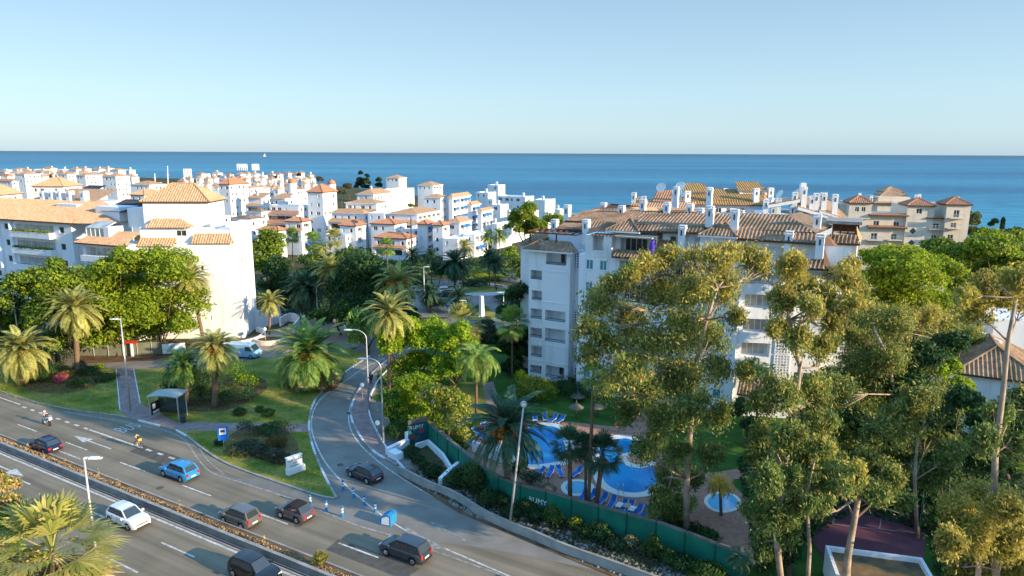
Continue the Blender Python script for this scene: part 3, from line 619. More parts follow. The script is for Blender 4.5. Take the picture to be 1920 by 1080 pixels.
        mb=MB(); p0,p1=F.pt(x0+t,y0+.03),F.pt(x1-t,y0+.03); mb.face([(p0.x,p0.y,z0+t),(p1.x,p1.y,z0+t),(p1.x,p1.y,z1-t),(p0.x,p0.y,z1-t)])
        mb.build('pane',M[{'glass':'glass','curtain':'curtain','shut':'grout','teal':'teal'}[kind]],o)
        if d<.5: mb=MB(); mb.box(F,x0-.08,x1+.08,-.06,.03,z0-.08,z0); mb.build('sill',M['stucco'],o)
        return o
    def rail(s,side,a0,a1,z,at,h=.95,glass=False,m='rail'):
        fr=s.fr
        F=Fr(fr.pt(0,at),fr.deg) if side=='front' else Fr(fr.pt(at,0),fr.deg+(90 if side=='right' else -90))
        if side=='left': a0,a1=-a1,-a0
        mb=MB(); mb.box(F,a0,a1,.05,.10,z+h-.06,z+h); mb.box(F,a0,a1,.055,.095,z+.08,z+.12)
        k=max(2,int((a1-a0)/.14))
        for i in range(k+1): x=a0+(a1-a0)*i/k; mb.box(F,x-.012,x+.012,.065,.09,z+.12,z+h-.06)
        return mb.build('balcony_railing',M[m],s.t)
    def awning(s,side,a0,a1,z,at,out=1.1,drop=.55,m='blueawn'):
        fr=s.fr
        F=Fr(fr.pt(0,at),fr.deg) if side=='front' else Fr(fr.pt(at,0),fr.deg+(90 if side=='right' else -90))
        if side=='left': a0,a1=-a1,-a0
        mb=MB(); A,B=F.pt(a0,-.03,z),F.pt(a1,-.03,z); C,D=F.pt(a1,-out,z-drop),F.pt(a0,-out,z-drop); dz=Vector((0,0,.04))
        mb.face([A+dz,D+dz,C+dz,B+dz]); mb.face([A,B,C,D]); mb.face([D,C,C+dz,D+dz]); mb.face([D-Vector((0,0,.22)),C-Vector((0,0,.22)),C,D])
        return mb.build('awning',M[m],s.t)
    def lattice(s,u0,u1,at,z0,z1,m='stucco',back='rail',side='front'):
        fr=s.fr; F=Fr(fr.pt(0,at),fr.deg) if side=='front' else Fr(fr.pt(at,0),fr.deg+90)
        mb=MB(); p=.34; k=max(2,int((u1-u0)/p)); 
        for i in range(k+1): x=u0+(u1-u0)*i/k; mb.box(F,x-.05,x+.05,0,.10,z0,z1)
        k=max(2,int((z1-z0)/p))
        for i in range(k+1): z=z0+(z1-z0)*i/k; mb.box(F,u0,u1,.01,.09,z-.05,z+.05)
        o=mb.build('block_lattice',M[m],s.t)
        mb=MB(); mb.box(F,u0,u1,.35,.4,z0,z1); mb.build('lattice_backing',M[back],o); return o
# ---------------------------------------------------------------- right hand block above the pool
BO=G(990,708); B=Bld('apartment_block','big white stepped apartment block with mossy tiled roofs above the pool','apartment building',Fr(BO,-27.6),near=True,roof='tileO')
bf=B.fr
pk=lambda px,py,w=0: bf.pick(px,py,w)
uL=0.0; uR=pk(1067,600)[0]
zf=[zat(990,708,BO)]
def opn(x0,y0,x1,y1,w,d):
    a=pk(x0,(y0+y1)/2,w)[0]; b=pk(x1,(y0+y1)/2,w)[0]; zt=pk((x0+x1)/2,y0,w)[1]; zb=pk((x0+x1)/2,y1,w)[1]; return (a,b,zb,zt,d)
w1ops=[opn(995,507,1016,524,0,1.6),opn(997,545,1016,563,0,1.6),opn(995,579,1016,598,0,1.6),opn(994,615,1016,633,0,1.6),opn(996,649,1016,669,0,1.6),opn(994,685,1015,700,0,1.6),
 opn(1022,583,1060,603,0,1.7),opn(1022,617,1060,642,0,1.7),opn(1023,687,1058,709,0,1.7),opn(1024,475,1062,497,0,1.8)]
ztop=pk(1040,472)[1]
B.block(uL,uR,0,9,0,ztop,front=w1ops,parapet=.15)
for o in w1ops:
    B.rail('front',o[0],o[1],o[2]-.02,0,.42)
    if o is w1ops[5] or o is w1ops[9] or o is w1ops[8]: B.win('front',(o[0]+o[1])/2-.1,o[1]-.15,o[2]+.05,o[3]-.25,0,d=o[4]-.02,kind='glass',parts=2)
    else: B.win('front',o[0]+.1,o[0]+.1+(o[1]-o[0])*.5,o[2]+.05,o[3]-.3,0,d=o[4]-.02,kind='shut',parts=2)
mb=MB(); o=w1ops[7]
fl=None
# string courses on the wing
for y in (497+12,568,604,647+3,681): mb=MB(); z=pk(1040,y)[1]; mb.box(bf,uL-.03,uR+.04,-.05,.02,z-.06,z+.06); mb.build('string_course',M['stucco'],B.t)
# roof of the wing (slopes to the front and left, terrace behind)
ze=ztop+.1; u0,u1=uL-.6,uR+.5
r_=B.faces([[(u0,-.7,ze),(u1,-.7,ze),(u1-1.1,1.1,ze+1.25),(u0+1.8,1.1,ze+1.25)],[(u0,7.0,ze),(u0,-.7,ze),(u0+1.8,1.1,ze+1.25),(u0+1.8,7,ze+1.25)],[(u1,-.7,ze),(u1+.3,1.1,ze),(u1-1.1,1.1,ze+1.25)]],ridges=[((u0,-.7,ze),(u0+1.8,1.1,ze+1.25))])
B.under(r_,[(u0,-.7,ze),(u1,-.7,ze),(u1,1.1,ze),(u0+.2,7,ze)],m='stucco')
r_=B.faces([[(u0-3.2,3.2,ze-.1),(u0+.2,3.2,ze-.1),(u0+.2,7.4,ze+1.7),(u0-1.2,7.4,ze+1.7)],[(u0-3.2,9.5,ze-.1),(u0-3.2,3.2,ze-.1),(u0-1.2,7.4,ze+1.7),(u0-1.2,9.5,ze+1.7)]])
B.block(u0-2.7,uL+.1,3.9,10,0,ze-.15)
# penthouse behind the wing with pergola
B.block(uL+1.0,uR+.9,4.2,9.5,ze-.2,ze+2.2)
mb=MB(); pz=ze+2.35
for i in range(9): mb.box(bf,uL-.6+i*.95,uL-.48+i*.95,.6,5.2,pz,pz+.14)
for w_ in (.8,4.9): mb.box(bf,uL-.9,uR+.6,w_,w_+.14,pz-.16,pz-.01)
for u_ in (uL-.4,uR-2.6): mb.box(bf,u_,u_+.16,.8,.96,ze+.9,pz-.16)
mb.build('pergola',M['wood'],B.t)
# stair strip with open block lattice, then the main front
uS=uR+1.15; wM=-1.5; wS=1.9
uM=pk(1083,600,wM)[0]; zS=pk(1085,497,.6)[1]
B.block(uR-.05,uM+2.5,wS,9,0,pk(1080,470,wS)[1])
for y0,y1 in ((474,502),(584,617),(653,667),(690,712)): 
    a=opn(1076,y0,1093,y1,wS-.5,.3); B.lattice(a[0],a[1]+.2,wS-.5,a[2],a[3],back='blue' if y0==474 else 'rail')
FU=lambda px,w=wM: pk(px,600,w)[0]
FZ=lambda py,px=1150,w=wM: pk(px,py,w)[1]
fops=[]
z5=FZ(505,1103); st=3.0
floors=[z5-.9-st*i for i in range(0,6)]
uA=uM; uB=FU(1383)
cols=[(1.0,2.0,'w'),(2.9,3.9,'w'),(5.6,9.2,'b'),(10.2,11.2,'w'),(12.2,15.6,'b'),(16.5,17.5,'w'),(18.3,19.3,'w')]
for z in floors[:6]:
    if z<.2: continue
    for a,b,k in cols:
        if uA+b>uB-.3: continue
        if k=='w': fops.append((uA+a,uA+b,z+.9,z+2.2,.14))
        else: fops.append((uA+a,uA+b,z+.05,z+2.45,1.7))
zM=FZ(497,1160)+1.2
zM=floors[0]+2.9
B.block(uA,uB,wM,9,0,zM,front=fops)
for o in fops:
    if o[4]<1: B.win('front',o[0],o[1],o[2],o[3],wM,d=.13,kind='teal')
    else:
        B.rail('front',o[0],o[1],o[2],wM,1.0); B.win('front',o[0]+.3,o[1]-.4,o[2]+.05,o[3]-.1,wM,d=o[4]-.02,kind='glass',parts=4)
        mb=MB(); mb.box(bf,o[0]-.1,o[1]+.1,wM-.45,wM-.02,o[2]-.18,o[2]-.03); mb.build('balcony_slab',M['stucco'],B.t)
# upper tower of weathered stucco with pergola
uT0,uT1=FU(1094),FU(1142); zT=pk(1118,441,wM)[1]
B.block(uT0,uT1,wM-.03,3,zM-.3,zT,front=[(uT0+1.0,uT1-1.1,zT-2.0,zT-.05,1.5)],wall='stain')
mb=MB()
for i in range(7): u=uT0+.9+i*.5; mb.box(bf,u,u+.14,wM-.3,wM+2,zT-.02,zT+.12)
mb.build('pergola',M['wood'],B.t)
mb=MB(); mb.box(bf,uT0+2.0,uT0+3.0,wM+.9,wM+1.3,zT-1.6,zT-.75); o=mb.build('air_conditioner',M['white'],B.t)
mb=MB(); c_=bf.pt(uT0+2.5,wM+.88,zT-1.17); mb.tube([c_,c_-bf.n*.03],.3,14); mb.build('fan_grille',M['rail'],o)
# right end of the main front: lit, turned bays
# terrace apron roof in front of the penthouses and the penthouses themselves
zA=pk(1200,492,wM)[1]
def apron(x0,x1,y0,y1,w0,w1):
    a,b=pk(x0,y0,w0)[0],pk(x1,y0,w0)[0]; return B.shed(a,b,w0,w1,pk((x0+x1)/2,y1,w0)[1],pk((x0+x1)/2,y0,w1)[1])
apron(1147,1255,471,485,wM-.9,wM+.9); apron(1225,1262,438,476,wM+.9,wM+2.6); apron(1255,1350,492,500,wM-.5,wM+1.0)
def pent(x0,x1,ytop,ybot,w,deep,wall=None,front=()):
    a,b=pk(x0,ytop,w)[0],pk(x1,ytop,w)[0]; zt=pk((x0+x1)/2,ytop,w)[1]; zb=zM-.6
    B.block(a,b,w,w+deep,zb,zt,front=[(a+f[0],a+f[1],zt-f[2],zt-f[3],f[4]) for f in front],wall=wall); return a,b,zb,zt
a,b,zb,zt=pent(1150,1232,440,470,wM+1.4,6,front=[(1.0,7.2,2.9,.5,1.6)])
B.win('front',a+1.2,a+4.2,zt-2.9,zt-.6,wM+1.4,d=1.58,parts=4); 
mb=MB(); mb.box(bf,a+.4,b-.2,wM-.1,wM+1.3,zt-.28,zt-.12); mb.build('awning',M['canvas'],B.t)
mb=MB() # folded purple cover hanging from the terrace
c_=bf.pt(a+5.6,wM+.3,0)
mb.tube([c_+Vector((0,0,zt-.5)),c_+Vector((.05,0,zt-1.2)),c_+Vector((-.05,0,zt-2.2)),c_+Vector((.1,-.1,zt-3.2))],[.25,.42,.5,.12],7); o=mb.build('folded_parasol',mat('purple_cloth',(.10,.05,.45),.8),None,smooth=True,org=c_+Vector((0,0,zt-3.2))); tag(o,'purple folded terrace parasol hanging over a tiled ledge','parasol')
a2,b2,_,zt2=pent(1243,1312,435,480,wM+2.0,6,front=[(1.0,3.0,2.9,.6,.4),(4.1,6.6,2.9,.6,.4)])
B.win('front',a2+1.0,a2+3.0,zt2-2.9,zt2-.6,wM+2,d=.38,kind='shut',parts=1); B.win('front',a2+4.1,a2+6.6,zt2-2.9,zt2-.6,wM+2,d=.38,kind='shut',parts=1)
a3,b3,_,zt3=pent(1313,1380,441,480,wM+1.0,7); 
mb=MB()
for i in range(6): u=pk(1345,455,wM-.4)[0]+i*.75; mb.box(bf,u,u+.2,wM-1.2,wM+1.0,zt3-1.0,zt3-.85)
mb.build('pergola',M['wood'],B.t)
mb=MB(); u=pk(1336,460,wM-.9)[0]; mb.box(bf,u,u+1.2,wM-1.1,wM-.5,zM-.5,zt3-1.0); u=pk(1380,462,wM-.9)[0]; mb.box(bf,u,u+1.3,wM-1.1,wM-.5,zM-.5,zt3-1.0); mb.build('terrace_pillar',M['stucco'],B.t)
# block past the pergola: long tiled strip, closed glazing, square window
wR=wM+1.6; uQ0,uQ1=pk(1382,470,wR)[0],pk(1540,470,wR)[0]; zQ=pk(1450,455,wR)[1]
B.block(uQ0,uQ1,wR,9,zM-.8,zQ,front=[(uQ0+1.2,uQ0+7.5,zQ-2.6,zQ-.5,.3),(uQ0+9.6,uQ0+11.0,zQ-2.7,zQ-.5,.3),(uQ0+12.4,uQ0+13.5,zQ-2.2,zQ-1.0,.15)])
B.win('front',uQ0+1.2,uQ0+7.5,zQ-2.6,zQ-.5,wR,d=.28,kind='shut',parts=2); B.win('front',uQ0+9.6,uQ0+11,zQ-2.7,zQ-.5,wR,d=.28,kind='glass',parts=2); B.win('front',uQ0+12.4,uQ0+13.5,zQ-2.2,zQ-1.0,wR,d=.13)
def roofq(p4,ws,mat=None,ridges=()):
    """roof plane from four picture points with their distance behind the front"""
    q=[]
    for (x,y),w_ in zip(p4,ws): u,z=pk(x,y,w_); q.append((u,w_,z))
    o=B.faces([q],mat,ridges); B.under(o,q,.2); return o,q
roofq([(1381,447),(1546,458),(1546,440),(1381,430)],(wR-.9,wR-.9,wR+.8,wR+.8))
# big upper roof, lower and upper strips
roofq([(1196,433),(1320,437),(1320,425),(1188,421)],(wM+1.0,wM+1.0,wM+2.4,wM+2.4))
o,q=roofq([(1190,421),(1322,427),(1345,400),(1205,404)],(wM+2.3,wM+2.3,wM+8,wM+7))
roofq([(1380,430),(1530,437),(1476,403),(1380,403)],(wM+2.6,wM+2.6,wM+9,wM+9))
roofq([(1530,437),(1560,424),(1500,398),(1476,403)],(wM+2.6,wM+9,wM+14,wM+9),'tile')
roofq([(1322,427),(1380,430),(1380,403),(1335,401)],(wM+2.5,wM+2.5,wM+8.8,wM+8.8))
# gables (hipped pavilions) over the penthouses
def hipq(xl,xr,ye,xp,yp,w0,dp,mat=None):
    a,za=pk(xl,ye,w0); b,zb=pk(xr,ye,w0); z=(za+zb)/2; m,zp=pk(xp,yp,w0+dp/2)
    polys=[[(a,w0,z),(b,w0,z),(m,w0+dp/2,zp)],[(b,w0,z),(b,w0+dp,z),(m,w0+dp/2,zp)],[(a,w0+dp,z),(a,w0,z),(m,w0+dp/2,zp)],[(b,w0+dp,z),(a,w0+dp,z),(m,w0+dp/2,zp)]]
    o=B.faces(polys,mat,[((a,w0,z),(m,w0+dp/2,zp)),((b,w0,z),(m,w0+dp/2,zp))]); B.under(o,[(a,w0,z),(b,w0,z),(b,w0+dp,z),(a,w0+dp,z)],m='stucco'); return o
hipq(1134,1199,434,1181,410,wM+.7,7); hipq(1308,1382,443,1360,417,wM+.2,7)
# roofs over the left half, seen behind the pergola
roofq([(1040,430),(1140,432),(1150,417),(1060,414)],(4,4,7,7)); 
roofq([(1060,414),(1180,420),(1240,397),(1095,398)],(6.5,6.5,13,12))
roofq([(1095,398),(1240,397),(1225,389),(1145,382)],(12,13,17,17),'tile')
roofq([(1240,397),(1345,400),(1330,392),(1225,389)],(13,13,17,17),'tileO')
roofq([(1100,440),(1180,446),(1150,417),(1104,424)],(1.5,1.5,5,5),'tileO')
# right end, hip running down to the lower right; lit face below
o,q=roofq([(1544,505),(1610,505),(1552,440),(1545,452)],(wR-1.0,wR+3,wR+4,wR+.2))
o,q=roofq([(1452,500),(1546,505),(1545,488),(1458,484)],(wM-.9,wM-.9,wM+.8,wM+.8))
C2=Fr(bf.pt(uB,wM+.5),-9)
B.fr=C2; pk2=C2.pick; uE=pk2(1545,600)[0]; zE=pk2(1450,503)[1]
ops=[]; nfl=6
for i in range(nfl):
    z=zE-3.0*(i+1)
    if z<0: break
    ops.append((.6,uE*.40,z+1.0,z+2.75,1.5)); 
    if i in (1,4): ops.append((uE*.70,uE*.92,z+.9,z+2.3,.15))
B.block(.02,uE,0,9,0,zE,front=ops)
for o in ops:
    if o[4]>1: B.win('front',o[0]+.2,o[1]-.3,o[2]-.0,o[3]-.2,0,d=1.48,kind='curtain',parts=4)
    else: B.win('front',*o[:4],0,d=.13)
for y0,y1 in ((624,661),(664,700),(560,590)):
    zt=pk2(1435,y0)[1]; zb=pk2(1435,y1)[1]; B.lattice(uE*.46,uE*.64,-.12,zb,zt)
uF=pk2(1612,520,1.2)[0]
ops=[(uE+1+1.9*j+.1*0,uE+2.2+1.9*j,z,z+1.4,.15) for j in range(2) for z in (2.2,5.2,8.2,11.2,14.2)]
B.block(uE-.05,uF,1.2,12,0,zE-.4,front=ops,right=[(3,5.5,z,z+1.6,1.2) for z in (5,8,11,14)])
for o in ops: B.win('front',*o[:4],1.2,d=.13,kind='glass')
for z in (5,8,11,14): B.win('right',3.1,5.4,z,z+1.6,uF,d=1.18)
B.fr=bf
# covered roof terrace with planting at the right end
a,z0_=pk(1555,452,6); b,_=pk(1608,452,6); zt=pk(1580,420,6)[1]; zb=pk(1580,441,6)[1]
B.block(a,b,6.2,12,zb-6,zb); mb=MB(); mb.box(bf,a-.6,b+.3,5.6,11,zt,zt+.35); mb.build('flat_canopy',M['kerb'],B.t)
for i in range(4): mb=MB(); u=a+.2+(b-a-.6)*i/3; mb.box(bf,u,u+.16,6.1,6.26,zb,zt); mb.build('terrace_post',M['wood'],B.t)
mb=MB(); mb.box(bf,a,b,10.5,10.6,zb,zt); mb.build('terrace_screen',M['wood'],B.t)
roofq([(1553,456),(1612,458),(1606,441),(1555,440)],(4.6,4.6,6.1,6.1)); roofq([(1612,458),(1614,446),(1605,424),(1606,441)],(4.6,10,10,6.1),'tile')
# chimneys: picture foot, top and depth
for x,yb,yt,w_ in ((1040,437,411,5),(1063,430,384,9),(1099,441,411,2.5),(1131,404,380,16),(1165,409,385,12),(1205,403,374,14),(1250,405,379,13),(1293,403,382,14),(1278,467,422,wM+1.2),(1330,424,386,wM+3),(1376,438,392,wM+2.5),(1387,417,394,9),(1479,455,433,wR-.3),(1531,430,401,4),(1537,465,438,wM+.6),(1312,415,390,12),(1330,375,352,28),(1267,375,350,27)):
    u,zb_=pk(x,yb,w_); zt_=pk(x,yt,w_)[1]; B.chimney(u,w_,zb_-1.2,zt_,.85,1.0)
# front stair roofs near the foot on the right
a=opn(1386,714,1440,735,wM+.4,1); B.shed(a[0],a[1],wM-1.2,wM+.6,a[2],a[3]); 
# ---------------------------------------------------------------- upper block behind, with lichen roofs and satellite dishes
def dish(parent,c,r,az=235,m='stain'):
    r=r*.75
    mb=MB(); d=Vector((math.cos(R(az)),math.sin(R(az)),.55)).normalized(); a=d.cross(Vector((0,0,1))).normalized(); b_=d.cross(a); b0=len(mb.v); n=14
    for i in range(4):
        rr=r*i/3+.01
        for k in range(n): th=2*PI*k/n; mb.v.append(tuple(c+a*rr*math.cos(th)+b_*rr*math.sin(th)+d*(.35*rr*rr/r)))
    for i in range(3):
        for k in range(n): k2=(k+1)%n; mb.f.append((b0+i*n+k,b0+i*n+k2,b0+(i+1)*n+k2,b0+(i+1)*n+k)); mb.m.append(0)
    mb.tube([c-d*.05,c-Vector((0,0,r+.6))],.05,5); mb.tube([c,c+d*r*.9],.03,4)
    return mb.build('satellite_dish',M[m],parent)
K=Bld('apartment_block','long white block with brown lichen roofs and dormers behind the mossy roofs','apartment building',Fr(W(1270,400,128),-4),near=True,roof='mossroof')
kf=K.fr; kp=kf.pick; KX=lambda px,w=0: kp(px,390,w)[0]
zk=kp(1350,383)[1]
ops=[(KX(x0),KX(x1),kp(1350,399)[1],kp(1350,392)[1]+.2,.2) for x0,x1 in ((1318,1326),(1342,1353),(1362,1369),(1384,1397))]
K.block(KX(1265),KX(1434),0,12,6,zk,front=ops)
for o in ops: K.win('front',*o[:4],0,d=.18)
K.near=False
za=kp(1350,384,-.7)[1]; zb=kp(1350,376,1.2)[1]; zc=kp(1350,354,8)[1]
K.shed(KX(1288),KX(1434),-.7,1.2,za,zb,mat='mossroof'); K.faces([[(KX(1262),1.0,zb),(KX(1440),1.0,zb),(KX(1424,8),8,zc),(KX(1330,8),8,zc)]]); K.faces([[(KX(1440),1.0,zb),(KX(1455,10),12,zb),(KX(1424,8),8,zc)]],'tile')
for x0,x1,yr in ((1283,1328,350),(1385,1432,347)):
    a,b=KX(x0,5),KX(x1,5); z=kp((x0+x1)/2,yr+10,5)[1]; K.block(a,b,5,9.5,zb+.2,z,front=[(a+.5,b-.5,z-1.2,z-.3,.2)]); K.faces([[(a-.5,4.4,z),(b+.4,4.4,z),(b-.4,9.8,z+1.5),(a+.2,9.8,z+1.5)]])
for x,yb,yt,w_ in ((1288,390,358,-1.5),(1330,376,351,1),(1361,358,353,8),(1417,374,353,1),(1444,370,352,5),(1505,354,343,12)):
    u,z0=kp(x,yb,w_); K.chimney(u,w_,z0-1,kp(x,yt,w_)[1],.95,1.1)
# clutter of red roofs and dishes left of it
J=Bld('terraced_house','small house with pale red tilted roofs and a dish between the big blocks','house',Fr(W(1225,395,125),-20),near=False,roof='tileFarR'); jf=J.fr; jp=jf.pick
for x0,x1,ye,yt,w_ in ((1178,1205,388,369,-2),(1222,1260,377,356,0),(1205,1262,392,373,-4),(1245,1300,392,378,-3)):
    a,za=jp(x0,ye,w_); b,_=jp(x1,ye,w_); zt=jp((x0+x1)/2,yt,w_+6)[1]; J.block(a+.3,b-.3,w_+.3,w_+6,8,za); J.faces([[(a,w_,za),(b,w_,za),(b,w_+6.4,max(zt,za+.8)),(a,w_+6.4,max(zt,za+.8))]],'tileFar' if ye>380 else 'tileFarR')
for x,yb,yt in ((1188,379,361),(1207,385,368),(1264,372,356),(1219,392,380)): u,z=jp(x,yb,1); J.chimney(u,1,z-2,jp(x,yt,1)[1],.8,.8)
dish(J.t,jf.pt(*[jp(1241,352,3)[0],3],jp(1241,352,3)[1]),1.2); dish(J.t,jf.pt(jp(1277,350,3)[0],3,jp(1277,350,3)[1]),1.2)
Q_=Bld('terraced_house','pale tiled roofs crowded with chimneys and satellite dishes beside the roof garden','house',Fr(W(1470,410,118),-12),near=True,roof='tile'); qf=Q_.fr; qp=qf.pick
for pts in ([(1496,388),(1600,418),(1560,380),(1490,372)],[(1536,395),(1575,408),(1568,382),(1534,370)],[(1500,398),(1530,415),(1545,400),(1498,384)],[(1440,385),(1500,374),(1500,368),(1452,372)]):
    q=[]
    for (x,y),w_ in zip(pts,(0,0,9,9)): u,z=qp(x,y,w_); q.append((u,w_,z))
    Q_.near=True; o=Q_.faces([q]); Q_.under(o,q,.5,m='stucco')
a,b=qp(1425,380)[0],qp(1572,380)[0]; Q_.block(a,b,.6,11,6,qp(1500,401)[1])
for x,yb,yt in ((1521,393,367),(1528,403,362),(1563,404,364),(1485,400,385),(1459,388,372),(1490,372,360),(1507,372,350),(1545,372,362),(1436,382,373),(1450,398,385)): u,z=qp(x,yb,1); Q_.chimney(u,1,z-2,qp(x,yt,1)[1],.85,.9)
for x,y,r in ((1464,365,1.1),(1496,364,1.2),(1462,378,1.1),(1445,376,.9),(1518,388,.7),(1510,362,1.0)): dish(Q_.t,qf.pt(qp(x,y,3)[0],3,qp(x,y,3)[1]),r,az=190)
# ---------------------------------------------------------------- left block with the tall blank gable
AO=G(452,634); A=Bld('apartment_block','long white block with pale terracotta roofs and a tall square tower beside the highway trees','apartment building',Fr(AO,3),near=True,roof='tile')
af=A.fr; ap=af.pick; AX=lambda px,w=0: ap(px,560,w)[0]; AZ=lambda py,px=400,w=0: ap(px,py,w)[1]
a0,a1=AX(269),AX(452)
wl=[(AX(381),AX(386.5),AZ(507),AZ(498),.2),(AX(391),AX(394),AZ(600),AZ(591),.2)]
DD=abs(Fr(af.pt(a1,0),93).pick(480,560)[0])
A.block(a0,a1,0,DD,0,AZ(456),front=wl,right=[(1.2,2.6,AZ(497),AZ(486),.15)])
A.win('right',1.2,2.6,AZ(497),AZ(486),a1,d=.13,parts=4)
for o in wl: A.win('front',*o[:4],0,d=.18,parts=1)
A.block(AX(440,2),AX(452)-.02,2.2,DD-.02,AZ(456)-.4,AZ(418,446,2.2))
zt=AZ(426,330,1.0); A.block(a0+.05,AX(367,1),1.0,DD-.1,AZ(470),zt,front=[(AX(341,1),AX(360,1),AZ(443,350,1),AZ(432,350,1),.25)]); A.win('front',AX(341,1),AX(360,1),AZ(443,350,1),AZ(432,350,1),1.0,d=.22)
t0,t1=AX(285,2.2),AX(405,2.2); zt=AZ(379,345,2.2); A.block(t0,t1,2.2,9.5,AZ(470),zt); A.hip(t0,t1,2.2,9.5,zt,AZ(345,345,5.8)-zt,.35)
zl=AZ(427,325,.4); A.faces([[(AX(283,.2),.2,zl),(AX(369,.2),.2,zl),(AX(352,2.1),2.15,AZ(410,325,2.15)),(AX(302,2.1),2.15,AZ(410,325,2.15))],[(AX(369,.2),.2,zl),(AX(369,.2),2.15,zl),(AX(352,2.1),2.15,AZ(410,325,2.15))]])
for x0,x1,y0,y1,cut in ((268,338,446,461,0),(368,449,438,456,12)):
    A.faces([[(AX(x0),-.55,AZ(y1)),(AX(x1),-.55,AZ(y1)),(AX(x1-cut),1.0,AZ(y0,400,1.0)),(AX(x0)+.05,1.0,AZ(y0,400,1.0))]])
A.block(AX(368,2),AX(440,2)+.1,2.3,DD-.05,AZ(470),AZ(432,400,2))
# air plant and pergola on the right terrace
mb=MB(); z=AZ(437,425,1); 
for i in range(5): u=AX(408,1)+i*.8; mb.box(af,u,u+.12,1.0,4.5,z+1.6,z+1.72)
mb.box(af,AX(406,1),AX(436,1),1.2,1.35,z+1.45,z+1.6); mb.build('pergola',M['frame'],A.t)
# long facade running away to the left
A.fr=AL=Fr(af.pt(a0,0),-22.5); lp=AL.pick; LX=lambda px,w=0: lp(px,440,w)[0]; LZ=lambda py,px,w=0: lp(px,py,w)[1]
ze=LZ(419,150,0)
ops=[]
L0=LX(-90); 
floors=[ze-3.0-3.05*i for i in range(6)]
lay=[(-66,-58,'b'),(-56,-54.6,'w'),(-52,-44,'b'),(-42.6,-41.2,'w'),(-38.6,-37.4,'w'),(-34.8,-33.6,'w'),(-31.5,-21,'b'),(-19.5,-18.2,'w')]
for z in floors:
    if z<.1: continue
    for a,b,k in lay: ops.append((a,b,z+.15,z+2.3,1.5) if k=='b' else (a,b,z+1.0,z+2.2,.15))
A.block(L0,-16.2,0,12,0,ze,front=ops)
for o in ops:
    if o[4]<1: A.win('front',*o[:4],0,d=.13,parts=1)
    else:
        A.win('front',o[0]+.1,o[1]-.1,o[2]+.9,o[3]-.05,0,d=.35,kind='curtain',parts=int((o[1]-o[0])/1.7))
        mb=MB(); mb.box(AL,o[0]-.25,o[1]+.25,-1.1,-.02,o[2]-.25,o[2]+.02); mb.box(AL,o[0]-.25,o[1]+.25,-1.1,-.95,o[2]+.02,o[2]+.85); mb.box(AL,o[0]-.25,o[0]-.1,-.95,-.02,o[2]+.02,o[2]+.85); mb.box(AL,o[1]+.1,o[1]+.25,-.95,-.02,o[2]+.02,o[2]+.85); mb.build('balcony',M['stucco'],A.t)
for u in (-43.4,-40.3,-36.4,-32.6): 
    mb=MB(); mb.tube([AL.pt(u,-.15,0),AL.pt(u,-.15,ze-.5)],.42,10); mb.build('round_pilaster',M['stucco'],A.t,smooth=True)
zr=ze+3.1
r_=A.faces([[(L0-.5,-.7,ze),(-15,-.7,ze),(-17,7.5,zr),(L0-.5,7.5,zr)]]); A.under(r_,[(L0-.5,-.7,ze),(-15,-.7,ze),(-15,.5,ze),(L0-.5,.5,ze)])
A.faces([[(-15,-.7,ze),(-8,1.5,ze),(-17,7.5,zr)],[(-17.1,7.5,zr),(-8,1.5,ze),(-8,9,ze)]])
A.faces([[(-13,3.5,ze+1.9),(-2,3.5,ze+1.9),(-4,12,ze+3.4),(-17,12,ze+3.6)]],'slate')
for x0,x1,y0,y1,w_ in ((112,150,383,399,5.0),(184,228,388,408,3.6),(243,286,391,410,2.6)):
    a,b=LX(x0,w_),LX(x1,w_); A.block(a,b,w_,w_+4,ze-.5,LZ(y0,(x0+x1)/2,w_))
for u0_,u1_,k in ((-31,-21,0),(-31,-21,1),(-52,-45,0)):
    zz=floors[k]+.95; foliage('balcony_plants',[(AL.pt(u,-.75,zz),(.6,.35,.45)) for u in np.arange(u0_,u1_,.8)],1300,.22,'lf_yhedge' if k==0 else 'lf_dark',A.t,ORG[A.t.name],1.4,.5,seed=k+3)
# annex with its own lean-to roof, conservatory on top
n0=LX(152,-2.2); zn=LZ(459,215,-2.2)
ops=[]
for k in range(5):
    z=zn-3.0-3.0*k
    if z>0: ops.append((n0+.8,-1.0,z+.2,z+2.3,1.6))
A.block(n0,-.1,-2.2,3,0,zn,front=ops)
for o in ops:
    A.win('front',o[0]+.2,o[1]-.2,o[2]+.5,o[3],-2.2,d=.9,kind='curtain',parts=7)
    mb=MB(); mb.box(AL,o[0]-.2,o[1]+.2,-3.2,-2.22,o[2]-.25,o[2]+.75); mb.build('balcony',M['stucco'],A.t)
ym=zn+1.9
r_=A.faces([[(n0-1,-3.1,zn),(.3,-3.1,zn),(.3,.6,ym),(n0+1.4,.6,ym)]]); A.under(r_,[(n0-1,-3.1,zn),(.3,-3.1,zn),(.3,-2,zn),(n0-.6,-2,zn)])
c0,c1=LX(163,-1.2),LX(196,-1.2); zc=LZ(443,180,-1.2); zd=LZ(428,180,-1.2)
mb=MB()
for i in range(5): u=c0+(c1-c0)*i/4; mb.box(AL,u-.06,u+.06,-1.3,-1.18,zc,zd); mb.tube([AL.pt(u,-1.2,zd),AL.pt(u,1.2,zd+.9)],.06,4)
mb.box(AL,c0,c1,-1.3,-1.15,zd,zd+.12); mb.box(AL,c0,c1,-1.3,-1.15,zc-.1,zc); o=mb.build('conservatory',M['frame'],A.t)
